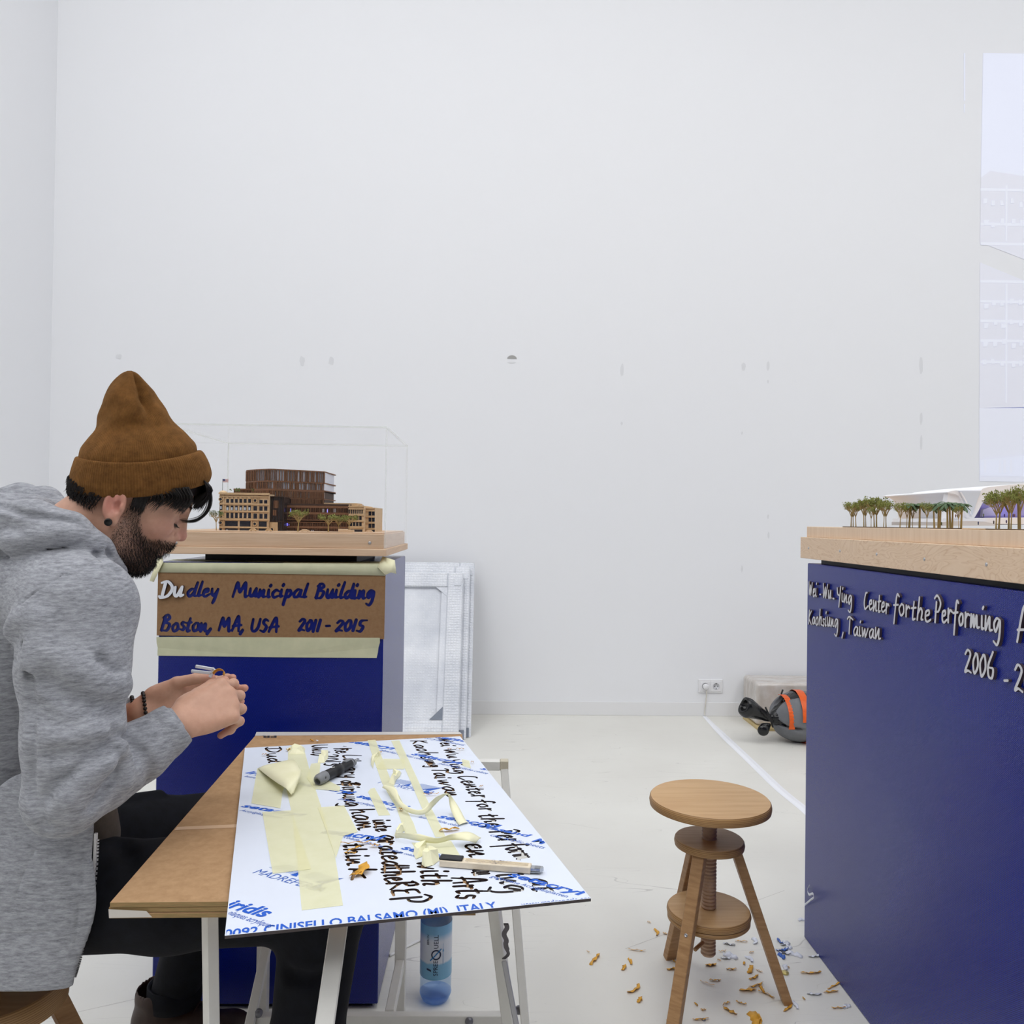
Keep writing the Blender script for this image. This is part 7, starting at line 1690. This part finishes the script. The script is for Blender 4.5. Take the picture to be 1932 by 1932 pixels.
# folds and seams, pressed into or raised from the finished surface
def fold(pts, r, depth, k, y0=.9, add=False):
    P = []
    for p in smooth_line([(x, y) for x, y in pts], 4):
        h_ = hit(hd0, p[0], p[1], y0)
        if h_ is not None: P.append(h_)
    if len(P) < 2: return
    dr = np.array([P[i] - CAMP for i in range(len(P))]); dr /= np.linalg.norm(dr, axis=1)[:, None]
    P = [p + d * ((r - depth * 1.75) if add else -(r - depth * 1.75)) for p, d in zip(P, dr)]
    s = SDF()
    for i in range(len(P) - 1): s.add(cap(P[i], P[i + 1], r), 0)
    (hd.add if add else hd.sub)(s, k)
hd0 = SDF(); hd0.ops = list(hd.ops)
Z2 = lambda x, y: (x * 520 / 1932, 1100 + y * 520 / 1932)
Z1 = lambda x, y: (x / 4.025, 660 + y / 4.025)
for pts, r, dp, k, ad in [
    ([Z2(800, 1130), Z2(640, 1270), Z2(450, 1390), Z2(340, 1500)], .010, .006, .016, False),
    ([Z2(800, 1200), Z2(790, 1330), Z2(740, 1420), Z2(650, 1560)], .008, .006, .012, False),
    ([Z2(890, 1110), Z2(1000, 1200), Z2(1050, 1300), Z2(1060, 1400)], .008, .004, .012, False),
    ([Z2(820, 1040), Z2(920, 1120), Z2(930, 1260)], .007, .004, .012, False),
    ([Z2(850, 1160), Z2(880, 1290), Z2(880, 1400)], .010, .004, .014, True),
    ([Z2(740, 1260), Z2(600, 1360), Z2(470, 1500)], .014, .005, .018, True),
    ([Z2(780, 1150), Z2(560, 1190), Z2(330, 1220)], .010, .004, .016, False),
    ([Z2(810, 880), Z2(650, 860), Z2(430, 760), Z2(290, 640)], .014, .004, .022, False),
    ([Z2(830, 640), Z2(760, 610), Z2(700, 540)], .008, .005, .012, False),
    ([Z2(850, 720), Z2(700, 700), Z2(500, 590), Z2(330, 480)], .014, .003, .022, True),
    
    ([Z2(300, 300), Z2(270, 400), Z2(240, 560)], .016, .004, .024, True),
    ([Z2(100, 330), Z2(140, 260), Z2(250, 240)], .014, .004, .02, True),
    ([Z2(230, 880), Z2(330, 950), Z2(500, 980)], .010, .003, .016, False),
    ([Z2(240, 1560), Z2(300, 1690), Z2(420, 1740)], .008, .002, .01, False),
    ([Z1(0, 1555), Z1(250, 1510), Z1(500, 1480), Z1(640, 1500), Z1(760, 1570), Z1(900, 1690)], .007, .006, .010, False),
    ([Z1(0, 1175), Z1(200, 1250), Z1(450, 1290), Z1(560, 1330), Z1(700, 1420), Z1(830, 1560)], .006, .006, .008, False),
    ([Z1(0, 1330), Z1(200, 1400), Z1(400, 1360), Z1(560, 1350)], .012, .005, .02, False),
    ([Z1(100, 1470), Z1(300, 1420), Z1(520, 1400), Z1(700, 1470)], .014, .004, .02, True),
    ([(268, 1500), (200, 1548)], .006, .003, .01, False),
    ([(52, 1215), (57, 1300), (60, 1400), (62, 1500), (80, 1560)], .006, .004, .008, False)]:
    fold(pts, r, dp, k, add=ad)
seam = lambda pts, w=.0016: fold(pts, w, .0012, .0012)
seam([Z1(720, 1620), Z1(500, 1700), Z1(350, 1790), Z1(200, 1900), (30, 1170), (18, 1215), (28, 1245), (50, 1262)])
seam([(0, 1760), (40, 1762), (90, 1757), (145, 1747)]); seam([(159, 1600), (150, 1700), (140, 1800)])
seam([(68, 1600), (40, 1660), (22, 1720)])
g = N('hoodie_fleece'); tc = g.coord((1, 1, 3.2))
g.b.inputs['Roughness'].default_value = .95; g.b.inputs['Specular IOR Level'].default_value = .1; g.b.inputs['Sheen Weight'].default_value = .15
n1 = g.n('TexNoise', Vector=g.coord((60, 60, 260)), Scale=1.0, Detail=6, Roughness=.75)
n2 = g.n('TexNoise', Vector=g.coord((1, 1, 1)), Scale=9, Detail=3)
c1 = g.ramp(n1.outputs[0], [(.28, lin((108, 110, 116))), (.72, lin((182, 184, 191)))])
g.base(g.n('MixRGB', _blend_type='MULTIPLY', Fac=.2, Color1=c1, Color2=g.ramp(n2.outputs[0], [(.35, (.75, .75, .75)), (.65, (1, 1, 1))])).outputs[0])
n3 = g.n('TexNoise', Vector=g.coord((1, 1, 1.6)), Scale=380, Detail=3); g.bump(n3.outputs[0], .35, .001)
FLEECE = g.m
jo, _ = pmesh('hoodie', hd, (-1.16, 1.06, .44), (-.50, 1.72, 1.40), .0038, FLEECE)
tag(jo, 'heather grey zip hoodie worn open')
# ribbed cuffs, far and near, and the zip edge
def ribcuff(a, b_, r1, r2, name):
    bb = MB(); a = np.array(a); b_ = np.array(b_); d = b_ - a; M = frame(a + PL, np.cross(d, (0, 1, .1)), np.cross(d, np.cross(d, (0, 1, .1))))
    L_ = np.linalg.norm(d); n = 120; rows = []
    vs = []; fs = []
    for i, (t, r) in enumerate([(0, r1 * .96), (.03, r1 * 1.02), (.3, r1), (.7, (r1 + r2) / 2), (.95, r2), (1, r2 * .96), (.97, r2 * .9)]):
        for k in range(n):
            w = 2 * math.pi * k / n; rr = r * (1 + .010 * (1 if k % 2 else -1)); vs.append(M @ Vector((rr * math.cos(w), rr * math.sin(w), t * L_ * (1 if M.col[2].xyz.dot(Vector(d)) > 0 else -1))))
    for i in range(6):
        for k in range(n): fs.append((i * n + k, i * n + (k + 1) % n, (i + 1) * n + (k + 1) % n, (i + 1) * n + k))
    return mesh(name, vs, fs, FLEECE, jo, True)
ribcuff(at(300, 1392, 1.33), at(336, 1364, 1.347), .042, .0375, 'cuff')
ribcuff(at(222, 1366, 1.547), at(250, 1351, 1.535), .041, .036, 'cuff')
jo_zip = MB(); zp = []
for p in smooth_line([(181, 1572), (179, 1620), (172, 1690), (162, 1740), (152, 1790), (143, 1825), (136, 1847)], 8):
    zp.append(at(p[0], p[1], 1.262) + PL)
for i in range(len(zp) - 1): jo_zip.bar(zp[i], zp[i + 1], .0045, .004)
jo_zip.build('zip', mat('zip_tape', (205, 203, 205), .6), jo, False)
jo_zip2 = MB()
for a, b_ in zip(zp[2:-2:1], zp[3:-1:1]): jo_zip2.bar(Vector(a) + Vector((.0028, 0, 0)), Vector(a).lerp(Vector(b_), .5) + Vector((.0028, 0, 0)), .002, .005)
jo_zip2.build('zip_teeth', mat('zip_metal', (170, 170, 175), .35, .6), jo, False)
# shirt under it
sh = SDF(); limb(sh, [at(150, 1500, 1.40), at(150, 1580, 1.40), at(140, 1640, 1.40)], [.05, .056, .05], .03); sh.add(ell(at(192, 1552, 1.38), (.020, .03, .045)), .02)
so, _ = pmesh('shirt', sh, (-.86, 1.2, .58), (-.62, 1.56, .86), .004, mat('shirt_taupe', (88, 78, 70), .9, var=.15, vscale=60, bump=.3, bscale=200))
tag(so, 'taupe shirt showing under the hoodie')
# ---- jeans
DENIM = mat('dark_denim', (17, 19, 27), .85, spec=.25, rgb2=(9, 10, 15), vscale=45, bump=.35, bscale=240, stretch=(1, 1, 1), detail=6)
je = SDF()
limb(je, [HIPN, HIPN + (KN - HIPN) * .5, KN], [.096, .082, .066], .03)
limb(je, [KN, KN + (ANN - KN) * .45, ANN], [.068, .057, .054], .03)
limb(je, [HIPF, HIPF + (KF - HIPF) * .5, KF], [.1, .092, .074], .04)
limb(je, [KF, KF + (ANF - KF) * .45, ANF + np.array([0, 0, .0])], [.072, .064, .053], .03)
je.add(ell(at(10, 1690, 1.46), (.15, .19, .12)), .05)
je.cut(half((0, 0, .548), (0, 0, -1)), .02) if False else None
je0 = SDF(); je0.ops = list(je.ops)
def foldj(pts, r, depth, k, add):
    global hd, hd0
    a, b_ = hd, hd0; hd, hd0 = je, je0; fold(pts, r, depth, k, add=add); hd, hd0 = a, b_
for pts, r, dp, k, ad in [([(225, 1590), (245, 1620), (250, 1680)], .012, .004, .018, False),
    
    ([(170, 1520), (230, 1510), (300, 1500)], .010, .004, .016, True),
    ([(545, 1840), (580, 1850), (610, 1846)], .010, .003, .014, False)]:
    foldj(pts, r, dp, k, ad)
je.cut(half(ANN + np.array([0, 0, -.03]), (0, 0, -1)), .004)
jn, _ = pmesh('jeans', je, (-1.08, 1.14, .03), (-.19, 2.02, .84), .0042, DENIM)
tag(jn, 'near black denim jeans')
# turn-ups
for nm, a, r in (('turn_up', ANF, .059), ('turn_up', ANN, .060)):
    b_ = MB(); b_.lathe([(r * .9, -.03), (r, -.03), (r * 1.05, -.01), (r * 1.04, .018), (r * .97, .02), (r * .9, .016)], 40, Matrix.Translation(Vector(a + PL)), True); b_.build(nm, DENIM, jn, True)
# ---- boots
LEATHER = mat('boot_leather', (52, 34, 27), .5, var=.25, vscale=30, bump=.2, bscale=140)
SOLE = mat('boot_sole', (36, 30, 27), .7)
LACE = mat('boot_lace', (46, 30, 24), .8)
def boot(ank, d, name):
    d = np.array([d[0], d[1], 0.]); d /= np.linalg.norm(d); s_ = np.array([-d[1], d[0], 0]); a = np.array([ank[0], ank[1], 0.]); u = np.array([0, 0, 1.])
    s = SDF()
    limb(s, [a + u * .118 - d * .016, a + u * .075 - d * .014], [.056, .050], .01)
    limb(s, [a + u * .058 - d * .040, a + u * .05 + d * .06, a + u * .042 + d * .145], [.040, .042, .038], .03, ((s_[0], s_[1], 0), 1.08))
    s.add(ell(a + d * .16 + u * .048, (.045, .045, .034)), .02)
    s.cut(half(a + u * .016, -u), .003)
    open_ = SDF(); open_.add(cap(a + u * .2 - d * .016, a + u * .09 - d * .016, .049), 0); s.sub(open_, .004)
    o, _ = pmesh(name, s, np.minimum(a - .12, a + d * .25 - .08) * [1, 1, 0] + [0, 0, -.0], np.maximum(a + .12, a + d * .25 + .08) * [1, 1, 0] + [0, 0, .2], .004, LEATHER)
    b_ = MB(); out = []
    for k in range(36):
        t = 2 * math.pi * k / 36; c, w = math.cos(t), math.sin(t)
        out.append((.055 + (.138 if c > 0 else .132) * c, (.047 if c > 0 else .040) * w * (1 - .12 * (c < 0))))
    M = frame(a + PL, d, s_)
    b_.prism(out, 0.0, .019, M); b_.build('sole', SOLE, o)
    for i in range(5):
        b_ = MB(); x = .03 + i * .021; z = .118 - i * .0105
        b_.tube([M @ Vector(p) for p in ((x, -.024, z - .006), (x + .006, 0, z + .008), (x + .012, .024, z - .006))], .0028, 6)
        b_.build('lace', LACE, o)
    for sg in (1, -1):
        b_ = MB(); b_.tube([M @ Vector(p) for p in smooth_line([(.028, 0, .14), (.03, sg * .022, .165), (.055, sg * .04, .15), (.06, sg * .03, .118), (.035, sg * .006, .132)], 5)], .0026, 6)
        b_.build('lace_loop', LACE, o)
    return o
boot(ANF - np.array([.018, 0, 0]), (1, -.08), 'boot'); boot(ANN, (1, -.15), 'boot')
# ---- bead bracelets on the far wrist
BEAD = mat('bead_dark', (22, 16, 15), .35)
for c0, rr in ((at(252, 1346, 1.53), .030), (at(273, 1338, 1.519), .0295)):
    b_ = MB(); ax = (at(404, 1316, 1.575) - WL); M = frame(c0 + PL, np.cross(ax, (0, 0, 1)), np.cross(ax, np.cross(ax, (0, 0, 1))))
    prof_ = [(.0001, -.0038), (.0027, -.0027), (.0038, 0), (.0027, .0027), (.0001, .0038)]
    for k in range(26):
        t = 2 * math.pi * k / 26; b_.lathe(prof_, 8, M @ Matrix.Translation((rr * math.cos(t), rr * 1.02 * math.sin(t), 0)))
    b_.build('bead_bracelet', BEAD, PERSON, True)
